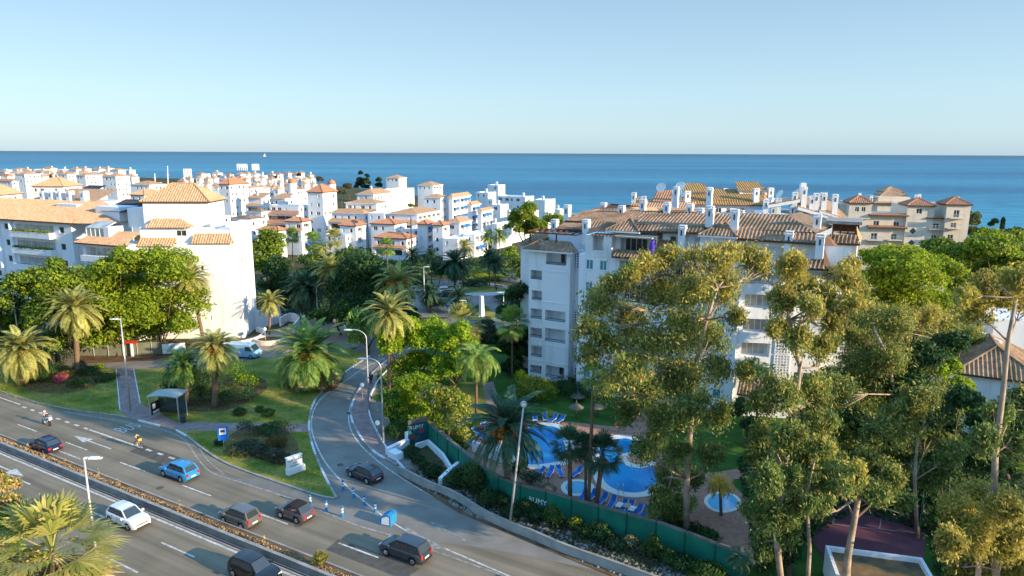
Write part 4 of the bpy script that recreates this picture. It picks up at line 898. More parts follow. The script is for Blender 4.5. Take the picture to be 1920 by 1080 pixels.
mb=MB(); mb.box(AL,c0+.05,c1-.05,-1.15,0,zc,zd-.05); mb.face([AL.pt(c0,-1.15,zd+.13),AL.pt(c1,-1.15,zd+.13),AL.pt(c1,1.2,zd+1),AL.pt(c0,1.2,zd+1)]); mb.build('pane',M['curtain'],o)
A.block(c1+.1,c1+1.2,-1.3,1.5,zc-.6,zd+.3)
# roof row with stub chimneys beyond
A2=Bld('terraced_house','long low roof with five white stub chimneys beyond the left block','house',Fr(W(115,380,150),-18),roof='tileFar'); f2=A2.fr; p2=f2.pick
a,b=p2(52,378)[0],p2(178,378)[0]; z=p2(115,378)[1]; A2.block(a,b,0,9,0,z); A2.faces([[(a,-.5,z),(b,-.5,z),(b-2,8,z+2.4),(a+4,8,z+2.4)]])
for x in (84,100,115,133,160): u,zz=p2(x,378,.5); A2.chimney(u,.5,zz-.5,p2(x,358,.5)[1],1.1,1.3)
# ---------------------------------------------------------------- cream block by the sea on the right
C_=Bld('apartment_block','cream apartment block with red hipped roofs facing the umbrella pines','apartment building',Fr(W(1592,440,165),-13),near=True,wall='stucco2',roof='tileR')
cf=C_.fr; cp=cf.pick; CX=lambda px,w=0: cp(px,430,w)[0]; CZ=lambda py,px=1700,w=0: cp(px,py,w)[1]
def cops(l,w): 
    out=[]
    for x0,y0,x1,y1 in l: out.append((CX(x0,w),CX(x1,w),CZ(y1,(x0+x1)/2,w),CZ(y0,(x0+x1)/2,w),.18))
    return out
o0=cops([(1636,414,1647,424),(1674,416,1685,425),(1634,437,1646,449),(1672,439,1683,449)],0)
C_.block(CX(1592),CX(1700),0,14,0,CZ(404,1640),front=o0)
o1=cops([(1599,388,1607,397),(1611,388,1619,397)],-.4); C_.block(CX(1588,-.4),CX(1630,-.4),-.4,10,CZ(410,1600),CZ(381,1610,-.4),front=o1)
o2=cops([(1714,391,1725,401)],-.6); o2+=cops([],0); C_.block(CX(1697,-.6),CX(1748,-.6),-.6,12,0,CZ(386,1722,-.6),front=o2)
o3=cops([(1748,419,1760,429),(1746,441,1758,452)],-.1); C_.block(CX(1740,-.1),CX(1775,-.1),-.1,12,0,CZ(409,1758,-.1),front=o3)
o4=cops([(1784,394,1795,408),(1781,418,1792,427),(1778,440,1789,453),(1774,463,1784,475)],-1.5); C_.block(CX(1770,-1.5),CX(1815,-1.5),-1.5,10,0,CZ(385,1790,-1.5),front=o4)
for l,w in ((o0,0),(o1,-.4),(o2,-.6),(o3,-.1),(o4,-1.5)):
    for o in l: C_.win('front',*o[:4],w,d=.15)
for o,w in [(o0[2],0),(o0[3],0),(o3[0],-.1),(o3[1],-.1),(o4[0],-1.5),(o4[1],-1.5),(o4[2],-1.5)]:
    mb=MB(); mb.box(cf,o[0]-1,o[1]+1,w-1.2,w-.02,o[2]-.2,o[2]-.03); mb.build('balcony_slab',M['stucco2'],C_.t); C_.rail('front',o[0]-1,o[1]+1,o[2],w-1.2,.9,m='metal')
for x0,x1,w,ye,yp in ((1586,1632,-.4,381,369),(1695,1750,-.6,386,373),(1766,1817,-1.5,384,374)):
    a,b=CX(x0,w),CX(x1,w); z=CZ(ye,(x0+x1)/2,w); C_.hip(a+.4,b-.4,w,w+(b-a),z,1.6,.4)
for x0,x1,y in ((1627,1702,404),(1627,1702,427),(1735,1780,409)):
    a,b=CX(x0,-.9),CX(x1,-.9); C_.shed(a,b,-.9,.1,CZ(y,(x0+x1)/2,-.9),CZ(y-4,(x0+x1)/2,-.1))
for y in (433,455):
    m_=MB(); u,z=CX(1712,-.6),CZ(y,1712,-.6); c_=cf.pt(u,-.62,z); e=cf.e*.75; k=Vector((0,0,.75)); m_.face([c_-e,c_-k,c_+e,c_+k]); m_.build('diamond_window',M['glass'],C_.t)
for x,yb,yt,w in ((1611,374,362,2),(1633,378,367,5),(1717,374,365,3),(1723,374,364,3),(1785,378,371,2),(1795,378,369,3)): u,z=cp(x,yb,w); C_.chimney(u,w,z-1,cp(x,yt,w)[1],.6,.6)
C_.block(CX(1572,3),CX(1592,3),3,12,0,CZ(383,1582,3))
C2_=Bld('pavilion','hexagonal stack of tiled roofs rising behind the cream block','pavilion',Fr(W(1680,400,215),-10),near=True,wall='stucco2',roof='tile'); g2=C2_.fr
for k,(x0,x1,y) in enumerate(((1638,1712,381),(1642,1706,373),(1650,1702,366),(1655,1696,360))):
    a,z=g2.pick(x0,y,k*2.5); b,_=g2.pick(x1,y,k*2.5); C2_.hip(a+.5,b-.5,k*2.5,k*2.5+6,z,1.6,.4)
a,b=g2.pick(1645,380,1)[0],g2.pick(1705,380,1)[0]; C2_.block(a,b,.5,14,0,g2.pick(1680,362,6)[1]-1)
C3_=Bld('terraced_house','small red hipped roof house with twin chimneys left of the cream block','house',Fr(W(1550,390,170),-13),near=True,wall='stucco2',roof='tileR'); g3=C3_.fr
a,z=g3.pick(1534,381); b,_=g3.pick(1562,381); C3_.block(a,b,0,8,0,z); C3_.hip(a,b,0,8,z,1.5)
for x in (1540,1548): u,zz=g3.pick(x,372,2); C3_.chimney(u,2,zz-1,g3.pick(x,361,2)[1],.6,.6)
# white houses at the far right
D_=Bld('house','white two storey house with brown tiled gable among the eucalyptus trees','house',Fr(W(1835,740,80),-8),near=True,roof='tileO'); df=D_.fr; dp=df.pick; DX=lambda px,w=0: dp(px,700,w)[0]; DZ=lambda py,px=1850,w=0: dp(px,py,w)[1]
wo=[(DX(1817),DX(1823),DZ(707),DZ(683),.2),(DX(1859),DX(1864),DZ(712),DZ(702),.2)]
D_.block(DX(1811),DX(1878),0,9,0,DZ(684),front=wo)
for o in wo: D_.win('front',*o[:4],0,d=.17,parts=1)
D_.shed(DX(1800),DX(1864),-.5,6,DZ(686),DZ(643,1845,6)); D_.shed(DX(1822,-2),DX(1858,-2),-2.2,-.0,DZ(741,1840,-2),DZ(726,1840,0))
D_.block(DX(1822,-2),DX(1856,-2),-1.8,0,0,DZ(743,1840,-2)-.2)
D_.block(DX(1866),DX(1872),.1,5,DZ(684),DZ(640,1870)); 
D2=Bld('house','white gabled house at the frame edge with a dark tiled roof','house',Fr(W(1935,720,76),62),near=True,roof='tileO'); d2=D2.fr; dq=d2.pick
wo=[(-3.5,-2.7,5.2,6.6,.2),(-1.5,-.7,5.2,6.6,.2),(.8,1.6,5.0,6.4,.2),(-3,-2.2,1.8,3.2,.2),(1,1.8,1.8,3.2,.2)]
D2.block(-5,9,0,8,0,7.4,front=wo,left=[(2,3,4,5.2,.2)]); D2.hip(-5,9,0,8,7.4,2.6,.4)
for o in wo: D2.win('front',*o[:4],0,d=.17,parts=1,kind='teal')
D3=Bld('house','flat white wall house behind bare branches at the right','house',Fr(W(1870,640,98),-15)); D3.block(D3.fr.pick(1862,620)[0],D3.fr.pick(1960,620)[0],0,9,0,D3.fr.pick(1900,600)[1]); D3.block(D3.fr.pick(1790,660,-8)[0],D3.fr.pick(1830,660,-8)[0],-8,-2,0,D3.fr.pick(1810,650,-8)[1])
# ---------------------------------------------------------------- the town
rt=random.Random(3)
def house(lab,xl,xc,xr,ye,z,kind='hip',rise=1.7,deg=-20,near=False,rm=None,win=1,floors=3,aw=0,cat='house',grp='white houses of the town',lean=None,chim=0,name='town_house'):
    c=G(xc,ye,z); fr=Fr((c.x,c.y),deg); h=Bld(name,lab,cat,fr,grp,near=near,roof=rm or ('tile' if near else 'tileFar'))
    u0=fr.pick(xl,ye)[0]; 
    sd=Fr((c.x,c.y),deg+90); w1=abs(sd.pick(xr,ye)[0]) if xr>xc+.5 else 8
    w1=min(max(w1,3),30); u0=max(-34,min(-1.5,u0))
    fo=[];ro=[]
    if win:
        nf=floors
        for i in range(nf):
            zz=z-2.1-3.0*i
            if zz<.5: break
            a=u0+.9
            while a<-1.8:
                if rt.random()<.85:
                    wd=.9 if rt.random()<.6 else 1.6
                    if a+wd<-.6: fo.append((a,a+wd,zz,zz+1.25,.16))
                a+=2.4+rt.random()
            a=.9
            while a<w1-1.8:
                r_=rt.random()
                if win==2: ro.append((a,min(a+2.8,w1-.4),zz-.6,zz+1.35,1.2)); a+=3.4
                elif r_<.8: ro.append((a,a+1.0,zz,zz+1.25,.16)); a+=2.5
                else: a+=2.5
    h.block(u0,0,0,w1,0,z,front=fo,right=ro,parapet=.4 if kind=='flat' else 0)
    for o in fo: h.win('front',*o[:4],0,d=.14,kind='glass' if rt.random()<.7 else 'shut',parts=1 if o[1]-o[0]<1 else 2)
    for i,o in enumerate(ro):
        if o[4]<1: h.win('right',*o[:4],0,d=.14,parts=1)
        else:
            h.win('right',o[0]+.1,o[1]-.1,o[2]+.9,o[3],0,d=.5,kind='glass',parts=2)
            if aw and rt.random()<aw: h.awning('right',o[0],o[1],o[3],0)
    if kind=='hip': h.hip(u0,0,0,w1,z,rise,.4)
    elif kind=='shed': h.faces([[(u0-.4,-.6,z),(.4,-.6,z),(.4,min(w1,6),z+rise),(u0-.4,min(w1,6),z+rise)]]); 
    if lean:   # tiled skirt roof with terrace in front
        for dz,out in lean:
            o=h.faces([[(u0-.3,-out,z-dz),(out*.6+.1,-out,z-dz),(0,-.02,z-dz+out*.4),(u0-.3,-.02,z-dz+out*.4)]]); h.block(u0,out*.3,-out+.4,.05,0,z-dz-.1,front=[(u0+.8,-.9,z-dz-2.4,z-dz-.5,1.0)] if u0<-3 else []); 
            if u0<-3: h.win('front',u0+.9,-1.0,z-dz-2.3,z-dz-.6,-out+.4,d=.9,kind='glass',parts=3)
    for k in range(chim): u=u0*(.2+.6*rt.random()); h.chimney(u,w1*.5,z-.5,z+rise+1.1,.7,.7)
    return h
T=[
('square white tower with a red tiled cap left of the terraced houses',410,430,465,346,17.5,dict(near=True,rm='tileR',rise=2.4,floors=5)),
('tall square white tower with orange cap above the blue awnings',576,605,631,361,18,dict(near=True,rm='tileR',rise=2.6,floors=5)),
('white hilltop house with a small lookout roof against the sea',700,724,780,357,13,dict(kind='flat',floors=1)),
('lookout turret with an orange pyramid roof against the sea',724,748,762,334,16,dict(rise=2,floors=1)),
('glazed pavilion under a wide orange pyramid roof by the sea',783,812,830,348,14,dict(rise=2,floors=1,win=2)),
('orange roofed house just behind the right shoulder of the tower',534,556,576,356,14.5,dict(rise=1.1,chim=1,rm='tileFarR')),
('white house with orange lean-to roof and stub chimney near the red tower',465,490,508,372,14.8,dict(kind='shed',rise=1.8,chim=1,lean=[(2.8,2)])),
('white house with a flat orange roof between the two towers',512,534,552,373,14.5,dict(kind='shed',rise=1.8)),
('wide white terrace house with dark awning shade beside the orange tower',505,560,579,386,13.2,dict(kind='flat',lean=[(3,3.0),(6,4.8)],rm='tileR')),
('long orange roofed house on top of the terraced slope',669,700,738,365,15.2,dict(rise=2,chim=1)),
('terraced house with balconies under a brown eave beside the orange tower',648,706,730,382,13.8,dict(rise=1.3,lean=[(3,2.6)])),
('white apartment house with three stepped tiled eaves in the slope centre',622,683,693,401,11.5,dict(rise=1.3,lean=[(3.0,2.8),(6.2,4.2)],floors=4)),
('corner bay house with curved balconies over the garden trees',637,667,685,424,9.5,dict(rise=1.4,win=2,near=True,rm='tileR')),
('white terrace house with long eave above the fan palm',695,740,762,421,9.5,dict(rise=1.3,near=True,rm='tileR')),
('lowest white terrace house with tiled eave behind the fan palm',702,762,780,448,6.6,dict(rise=1.3,near=True,rm='tileR',lean=[(2.8,1.6)])),
('terrace house with potted greenery on a roof deck',730,782,826,402,12,dict(rise=1.6,lean=[(3,2.4)],aw=.3,win=2)),
('narrow gabled house with a round top window in the terrace row',795,826,842,371,15.5,dict(rise=1.4,aw=.4)),
('tall balcony block with blue awnings under a wide orange roof',842,848,882,371,15.5,dict(rise=1.4,win=2,aw=.8,floors=5)),
('stepped balcony bay with blue awnings, nearest the palms',782,800,815,421,10,dict(rise=1.1,win=2,aw=.6,near=True,rm='tileR')),
('projecting balcony bay beside the potted roof deck',812,830,842,423,10,dict(rise=1.1,win=2,aw=.6,near=True,rm='tileR')),
('white block with orange hipped eave and blue awnings, second row from the sea',838,862,884,418,10,dict(rise=1.6,win=2,aw=.7)),
('narrow stair bay with blue awnings beside the flat roofed blocks',878,884,900,385,14,dict(rise=1.2,win=2,aw=.7,floors=4)),
('narrow balcony bay under a small orange eave by the flat blocks',898,903,924,397,12.5,dict(rise=1,win=2,aw=.5,floors=4)),
('house with blue striped awnings under the orange tower',535,566,583,416,10.5,dict(rise=1.1,win=2,aw=.9,near=True,rm='tileR',lean=[(2.6,1.5)])),
('low white annex with orange eave behind the garden palms',484,522,536,433,8.5,dict(rise=1.1,near=True,rm='tileR')),
('tall narrow white tower with an orange pyramid roof near the sea at left',195,217,243,331,18,dict(rise=1.9,floors=4)),
('big hipped orange roof house with one chimney at left',60,118,154,350,17.5,dict(near=True,rise=3.6,deg=-3,chim=1,floors=1)),
('orange roofed house cut by the left edge of the frame',-45,0,41,366,18,dict(near=True,rise=3.2,deg=-3,floors=1)),
('balcony house with a black felt roof left of the narrow tower',155,186,200,355,15,dict(kind='shed',rise=1.6,rm='slate',lean=[(2.6,2)])),
('low house with orange hipped roof beside two clipped roof bushes',244,270,312,366,15.5,dict(rise=1.9,near=True)),
('long orange hipped roof house right of the narrow tower',244,280,312,347,16,dict(rise=1.8)),
('house with orange cap and shaded window wall far left',28,46,76,327,17,dict(rise=1.7)),
('house with orange cap between the chimneys at far left',142,160,191,329,17,dict(rise=1.7)),
('pale orange roof house behind the wide hipped roof at left',108,126,148,327,16.5,dict(rise=1.6)),
('low long red eaved wing at the far left',-20,22,34,340,14.5,dict(kind='shed',rise=1.2,rm='tileFarR')),
('white house with dark shutters right of the red tiled tower',465,468,494,353,15,dict(rise=.9,rm='tileFarR')),
('white house in the shade behind the square tower',405,418,431,405,13,dict(kind='flat')),
('long white house behind the first tower with brown lean-to',468,490,505,398,11,dict(rise=1.1,lean=[(3,2)],rm='tileO')),
('white house with shaded terraces left of the tower foot',425,470,500,412,9.8,dict(rise=1.0,lean=[(2.8,2)],rm='tileO')),
('tall white slab below the long orange roofs',690,720,745,400,12,dict(kind='flat',floors=3)),
('white slab house behind the fan palm crowns',742,775,802,430,8,dict(kind='flat',win=2,aw=.3)),
('white terrace house behind the tall date palms',830,858,880,448,7,dict(kind='flat',win=2,aw=.5)),
('white slab house beside the pine, with blue awnings',868,890,915,440,7.5,dict(kind='flat',win=2,aw=.5,floors=3)),
('white mid slope house with deep shaded terrace',610,648,672,440,7,dict(kind='flat',win=1,floors=2)),
]
for lab,xl,xc,xr,ye,z,kw in T: house(lab,xl,xc,xr,ye,z,**kw)
E_=[
('flat roofed white block with rounded parapet near the sea',892,915,930,361,14.5,3),('tallest flat roofed white cube against the sea',914,934,947,347,16.5,2),
('long flat white block with stub chimneys beside the sea',932,985,1001,369,13.5,2),('flat white end block standing by the shore',1000,1022,1041,375,12.5,3),
('low cream flat block at the shore end',1040,1050,1062,393,9,2),('slim white stair tower before the flat blocks',922,938,953,384,12.5,4),
('blank white wall block behind the round pine',950,958,1010,402,10.5,4),('cream white block with dark slit windows by the pine',922,932,960,420,8.5,3)]
for lab,xl,xc,xr,ye,z,fl in E_: 
    h=house(lab,xl,xc,xr,ye,z,kind='flat',floors=fl,deg=-28,cat='apartment building',grp='flat roofed white blocks by the sea',name='seaside_block'); h.chimney(-2,2,z-.3,z+1.6,.9,.9)
# harbour quarter far behind, each house its own
adj=['low','tall','narrow','wide','square','long','small','plain']; wt=['orange','pale orange','red brown','sandy','bright orange']
hb=[]; ordw='first second third fourth fifth sixth seventh eighth ninth tenth eleventh twelfth thirteenth fourteenth fifteenth sixteenth seventeenth eighteenth nineteenth twentieth'.split()
for px in range(300,600,15): 
    for row,(py,z) in enumerate(((327,12),(337,11),(346,10.5),(354,10))):
        x=px+rt.uniform(-5,5); 
        if row==0 and (x<375 or x>590): continue
        if row==3 and x>560: continue
        if row==1 and (x<335): continue
        hb.append((x,py+rt.uniform(-3,2)+(4 if x<345 else 0),z,rt.uniform(12,22),('harbour',row)))
for px in range(-30,255,21):
    for row,(py,z) in enumerate(((317,13),(323,13),(330,14))): hb.append((px+rt.uniform(-6,6),py+rt.uniform(-1.5,2)+(3 if px>210 else 0),z,rt.uniform(18,32),('headland',row)))
hb.sort(key=lambda q:(q[4],q[0])); cnt={}
rown=['seaward','second','third','landward']
for i,(x,y,z,wd,rk) in enumerate(hb):
    a=adj[rt.randrange(8)]; c_=wt[rt.randrange(5)]; fl=(rk[0]=='headland'); k_i=cnt.get(rk,0); cnt[rk]=k_i+1
    kk='flat' if (rt.random()<(.4 if fl else .15)) else 'hip'
    lab='%s house, %s roof, %s from left, %s row of the %s'%(a,c_.replace(' ','-') if kk=='hip' else 'flat',ordw[k_i],rown[rk[1]],rk[0])
    h=house(lab,x-wd*.55,x,x+wd*.45,y,z,kind=kk,rise=rt.uniform(1.6,2.4),floors=1 if z-3>8 else 2,win=1 if not fl else 0,grp='far harbour houses',name='harbour_house',rm=rt.choice(['tileFar','tileFar','tileFarR']),deg=rt.uniform(-30,-8))
    if rt.random()<.5: h.chimney(-3,3,z,z+2.8,1.1,1.1)
# ================================================================ vegetation
_sd=[100]
def pxcl(l,Y,rng):
    out=[]
    for c in l:
        px,py,r=c[:3]; ry=c[3] if len(c)>3 else 1; dy=c[4] if len(c)>4 else 0
        ctr=W(px,py,Y+dy); k=(Y+dy)/FPX*1.02; out.append((ctr,(r*k,r*k*.95,r*k*ry)))
    return out
def subclump(cl,k,rng,f=.42):
    """break big clumps into many smaller ones over their surface"""
    out=[]
    for c,r in cl:
        for i in range(k):
            d=Vector(rng.normal(0,1,3)).normalized(); 
            if d.z<-.35: d.z=-d.z
            q=rng.uniform(.35,.8); s=f*rng.uniform(.75,1.5)*1.12
            out.append((Vector((c[0]+d.x*r[0]*q,c[1]+d.y*r[1]*q,c[2]+d.z*r[2]*q)),(r[0]*s,r[1]*s,r[2]*s)))
    return out
def tree(name,label,base,l,mt,n,size,Y=None,deep=None,group=None,bark='bark',tr=.22,clumps=7,f=.42,aspect=1.6,droop=0,limbs=True,mt2=None,shell=.62,trunkpts=None,cat='tree',jit=.7):
    _sd[0]+=1; rng=np.random.RandomState(_sd[0])
    g=G(*base) if Y is None else Vector((W(base[0],base[1],Y).x,Y,0)); Y=g.y
    if deep is None: deep=.55
    l=[tuple(c[:3])+((c[3] if len(c)>3 else 1),(c[4] if len(c)>4 else rng.uniform(-deep,deep)*c[2]*Y/FPX*2)) for c in l]
    cl=pxcl(l,Y,rng); o=thing(name,label,cat,g,group)
    fine=subclump(cl,clumps,rng,f) if clumps else cl
    if shell<0: fine=fine+[(c,(r[0]*.6,r[1]*.6,r[2]*.75)) for c,r in cl]
    foliage('crown',fine,n,size,mt,o,g,aspect,droop,_sd[0],shell,jit,mt2)
    mb=MB(); cz=sum(c.z for c,r in cl)/len(cl); cx=sum((Vector(c) for c,r in cl),Vector())/len(cl)
    fork=Vector((g.x*.6+cx.x*.4,g.y*.6+cx.y*.4,max(.8,min(c.z-r[2]*.6 for c,r in cl)*.8)))
    if trunkpts:
        pts=[W(a,b,Y) if b<base[1] else g for a,b in trunkpts]; pts[0]=g; mb.tube(pts,[tr*(1-.6*i/(len(pts)-1)) for i in range(len(pts))],8); fork=pts[-1]
        for c,r in (cl if limbs else []):
            s=min(pts[1:],key=lambda p:(p-Vector(c)).length+max(0,p.z-c.z)*2); m_=(s*.5+Vector(c)*.5)+Vector(rng.normal(0,.35,3)); mb.tube([s,m_,Vector(c)],[tr*.34,tr*.2,tr*.06],5)
            for q in range(6): mb.tube([m_,Vector(c)+Vector(rng.normal(0,.45,3))*r[0]],[tr*.13,tr*.03],4)
    else:
        mb.tube([g-Vector((0,0,.2)),(g+fork)/2+Vector(rng.normal(0,.08,3)),fork],[tr*1.25,tr,tr*.8],8)
        if limbs:
            for c,r in cl: m_=(fork+Vector(c))/2+Vector(rng.normal(0,.25,3)); mb.tube([fork,m_,Vector(c)],[tr*.6,tr*.4,tr*.12],5)
    mb.build('trunk',M[bark],o,smooth=True); return o
def shrub(name,label,px,py,rx,ry,mt,n=700,size=.16,group=None,z0=None,mt2=None,f=.45,k=6,cat='shrub',box=False,Y=None):
    _sd[0]+=1; rng=np.random.RandomState(_sd[0]); b=G(px,py+ry*.85) if Y is None else Vector((W(px,py,Y).x,Y,0)); b.y+=.0; kx=b.y/FPX*1.02*1.05; r=rx*kx; h=max(.35,2*ry*kx*.85)
    c=Vector((b.x,b.y+r*.6,h*.42)); org=Vector((b.x,b.y+r*.6,0))
    cl=[(c,(r,r*.9,h*.55))]; 
    if k: cl=cl+subclump(cl,k,rng,f)
    o=foliage(name,cl,n,size,mt,None,org,1.5,0,_sd[0],.75,.55,mt2); tag(o,label,cat,group); return o
# ---- palms
def frond_crown(seed,nf,L,up,down,droop,leaf=.46,wid=.07,steps=20,curl=1.0):
    rng=np.random.RandomState(seed); Q=[]
    for i in range(nf):
        az=i*2.39996+rng.uniform(-.2,.2); t=i/(nf-1); el=R(up+(down-up)*t**.85+rng.uniform(-7,7)); ln=L*rng.uniform(.85,1.08)*(1 if t>.12 else .8)
        h=np.array([math.cos(az),math.sin(az),0]); side=np.array([-math.sin(az),math.cos(az),0]); p=np.zeros(3); e=el; st=ln/steps; dr=droop*rng.uniform(.8,1.25)
        for s in range(steps):
            d=h*math.cos(e)+np.array([0,0,1.0])*math.sin(e); upv=-h*math.sin(e)+np.array([0,0,1.0])*math.cos(e); q=p+d*st
            w_=.035*(1-s/steps)+.012; Q.append([p-side*w_,q-side*w_,q+side*w_,p+side*w_])
            if s>1:
                x=s/steps; ll=leaf*(math.sin(PI*min(1,.12+x*.92))**.6)*rng.uniform(.85,1.1)
                for sg in (-1,1):
                    for hf in (0,.5):
                        b0=p+d*st*hf; dv=side*sg*.80+d*.55+upv*(.28*curl-.25*(e<-.3)); dv/=np.linalg.norm(dv); tip=b0+dv*ll+np.array([0,0,-.12*ll]); wv=d*wid*.5
                        Q.append([b0-wv,b0+dv*ll*.5-wv*1.1,tip,b0+dv*ll*.5+wv*1.1])
            p=q; e-=dr/steps*(.6+1.1*s/steps)
    return np.array(Q)
def fan_crown(seed,nl,pet,fan,up,down,seg=15,sp=1.45):
    rng=np.random.RandomState(seed); Q=[]
    for i in range(nl):
        az=i*2.39996+rng.uniform(-.25,.25); t=i/(nl-1); el=R(up+(down-up)*t+rng.uniform(-8,8)); h=np.array([math.cos(az),math.sin(az),0]); side=np.array([-math.sin(az),math.cos(az),0])
        d=h*math.cos(el)+np.array([0,0,1.0])*math.sin(el); upv=np.cross(side,d)*-1; pl=pet*rng.uniform(.8,1.15); c=d*pl
        Q.append([-side*.02,c-side*.02,c+side*.02,side*.02])
        for k in range(seg):
            a=sp*(k/(seg-1)*2-1); dd=d*math.cos(a)+side*math.sin(a); dd=dd+upv*.18*abs(math.sin(a)); fl=fan*rng.uniform(.85,1.1)*(1-.15*abs(a)); pw=np.cross(dd,upv); pw/=np.linalg.norm(pw); w_=fl*.055
            m_=c+dd*fl*.62; tip=c+dd*fl+np.array([0,0,-.16*fl]); Q.append([c,m_-pw*w_,tip,m_+pw*w_])
    return np.array(Q)
def qmesh(name,Q,m): return card_mesh(name,np.array(Q),None,[M[m]])
PM={}
def pm(key,fn,m):
    if key not in PM: PM[key]=qmesh('crown',fn(),m)
    return PM[key]
def palm(label,base,crown,kind,rpx,name='date_palm',mt='lf_palm',tr=.22,group=None,dates=False,bark='trunk',skirt=0,lean=0,Yf=None,tw=None,sq=1):
    """base, crown: picture points of the foot and of the crown centre"""
    g=G(*base) if Yf is None else Vector((W(base[0],base[1],Yf).x,Yf,0)); c=W(crown[0],crown[1],g.y); _sd[0]+=1; rng=random.Random(_sd[0])
    r=rpx*g.y/FPX*1.03; o=thing(name,label,'palm tree',g,group)
    v=rng.randrange(3)
    if kind=='canary': me=pm(('c',mt,v),lambda:frond_crown(5+v,100,4.0,85,-68,1.1,leaf=.62,wid=.10),mt); R0=3.3
    elif kind=='date': me=pm(('d',mt,v),lambda:frond_crown(15+v,54,3.6,82,-42,1.0,leaf=.55,wid=.10),mt); R0=3.1
    elif kind=='queen': me=pm(('q',mt,v),lambda:frond_crown(25+v,26,3.6,72,-20,2.1,leaf=.8,wid=.07,curl=-.6),mt); R0=3.0
    else: me=pm(('f',mt,v),lambda:fan_crown(35+v,46,1.0,1.0,85,-55),mt); R0=1.75
    s=r/R0; k=bpy.data.objects.new('crown',me); scene.collection.objects.link(k); k.parent=o; k.location=c-g; k.scale=(s,s,s*sq); k.rotation_euler=(0,0,rng.uniform(0,6.28))
    mb=MB(); m_=(g+c)/2+Vector((lean,0,0)); n=9; pts=[]
    for i in range(n): t=i/(n-1); pts.append(g*(1-t)**2+m_*2*t*(1-t)+c*t*t)
    pts[0]-=Vector((0,0,.2)); mb.tube(pts,[tr*(1.35 if i==0 else 1.0)*(1.0-.12*i/n) for i in range(n)],10); mb.build('trunk',M[bark],o,smooth=True)
    if kind in('canary','date'):
        mb=MB(); mb.lathe(c-Vector((0,0,1.0*s)),[(tr*.9,-.2),(tr*1.7,.15*s),(tr*2.1,.5*s),(tr*1.5,.95*s)],10); mb.build('crown_base',M['trunkr'] ,o)
    if skirt:
        me2=pm(('s',v),lambda:frond_crown(45+v,34,2.6,-40,-88,.3,leaf=.5,wid=.09) if kind in('canary','date') else fan_crown(55+v,30,.7,.9,-45,-85),'lf_dry'); k=bpy.data.objects.new('dry_fronds',me2); scene.collection.objects.link(k); k.parent=o; k.location=c-g-Vector((0,0,.25)); k.scale=(s*skirt,)*3
    if dates:
        cl=[(Vector((c.x+math.cos(a)*.95*s,c.y+math.sin(a)*.95*s,c.z-.35*s)),(.42*s,.42*s,.6*s)) for a in (3.7,4.4,5.1,5.8,.2,2.5)]
        me3=foliage('fruit_cluster',cl,1500,.13,'orange',o,g,1.2,seed=_sd[0])
    return o
CAN='canary'
palm('full rounded date palm with long drooping fronds on the left lawn',(146,702),(140,578),CAN,53,tr=.38,skirt=.8)
palm('low spreading date palm at the left edge of the lawn',(42,722),(40,655),CAN,56,tr=.42,mt='lf_palm')
palm('date palm rising beside the blank white gable wall',(385,652),(357,523),CAN,40,tr=.3,skirt=.9)
palm('tall shaggy date palm with orange fruit behind the bus shelter',(402,766),(404,652),CAN,47,tr=.36,dates=True)
palm('shaded date palm leaning left behind the bus shelter',(352,760),(345,684),CAN,42,tr=.34,mt='lf_palmg',skirt=.5)
palm('massive squat date palm with orange fruit beside the curved road',(582,726),(582,662),CAN,78,tr=.8,mt='lf_palmg',dates=True,skirt=1.5)
palm('small date palm with swollen orange neck in the round white planter',(505,636),(507,566),'date',31,tr=.17,bark='trunkr',mt='lf_palm')
palm('tall straight date palm with reddish trunk between the two road lamps',(729,752),(730,585),'date',54,tr=.25,bark='trunkr')
palm('tall date palm heavy with bright orange fruit behind the straight one',(745,640),(744,528),'date',50,tr=.25,bark='trunkr',dates=True)
palm('yellowish drooping date palm behind the curved lamp',(621,604),(620,505),CAN,38,tr=.22)
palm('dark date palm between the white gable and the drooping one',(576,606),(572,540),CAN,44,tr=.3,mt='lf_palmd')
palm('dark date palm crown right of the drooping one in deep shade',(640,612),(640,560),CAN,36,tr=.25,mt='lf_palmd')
palm('big dark date palm beside the pool with fronds over the lamp pole',(951,935),(951,800),'date',92,tr=.36,mt='lf_palmd',dates=True,bark='trunk')
palm('dense dark date palm on the roundabout, nearest its left side',(806,586),(806,548),CAN,26,tr=.3,mt='lf_palmd',group='palms on the roundabout')
palm('dense dark date palm on the roundabout beside the round hedge',(862,590),(862,558),CAN,28,tr=.3,mt='lf_palmd',group='palms on the roundabout')
palm('large dark date palm in front of the slope houses',(853,545),(853,492),CAN,34,tr=.25,mt='lf_palmd')
palm('date palm with pale lit crown before the awning houses',(868,532),(872,462),'date',22,tr=.2,mt='lf_palm')
palm('dark date palm left of the street curve',(918,540),(917,483),'date',26,tr=.16,mt='lf_palmd')
palm('second dark date palm left of the street curve',(928,545),(930,492),'date',24,tr=.15,mt='lf_palmd')
palm('slim palm with dark crown left of the round pine',(912,505),(914,444),'date',18,tr=.13,mt='lf_palmg')
palm('slim palm with dark crown touching the round pine',(937,505),(937,441),'date',20,tr=.13,mt='lf_palmg')
palm('fan palm standing alone before the white slope houses',(727,508),(725,464),'fan',19,'fan_palm','lf_palmg',tr=.16)
palm('dark fan palm beside the shaded white wall',(776,520),(774,478),'date',22,'fan_palm','lf_palmd',tr=.16)
palm('third fan palm along the shaded white wall',(809,530),(809,478),'date',20,'fan_palm','lf_palmd',tr=.14)
palm('pale lit fan palm at the garden top, left one',(527,505),(527,452),'fan',17,'fan_palm','lf_palmg',tr=.14,group='fan palms in the upper garden')
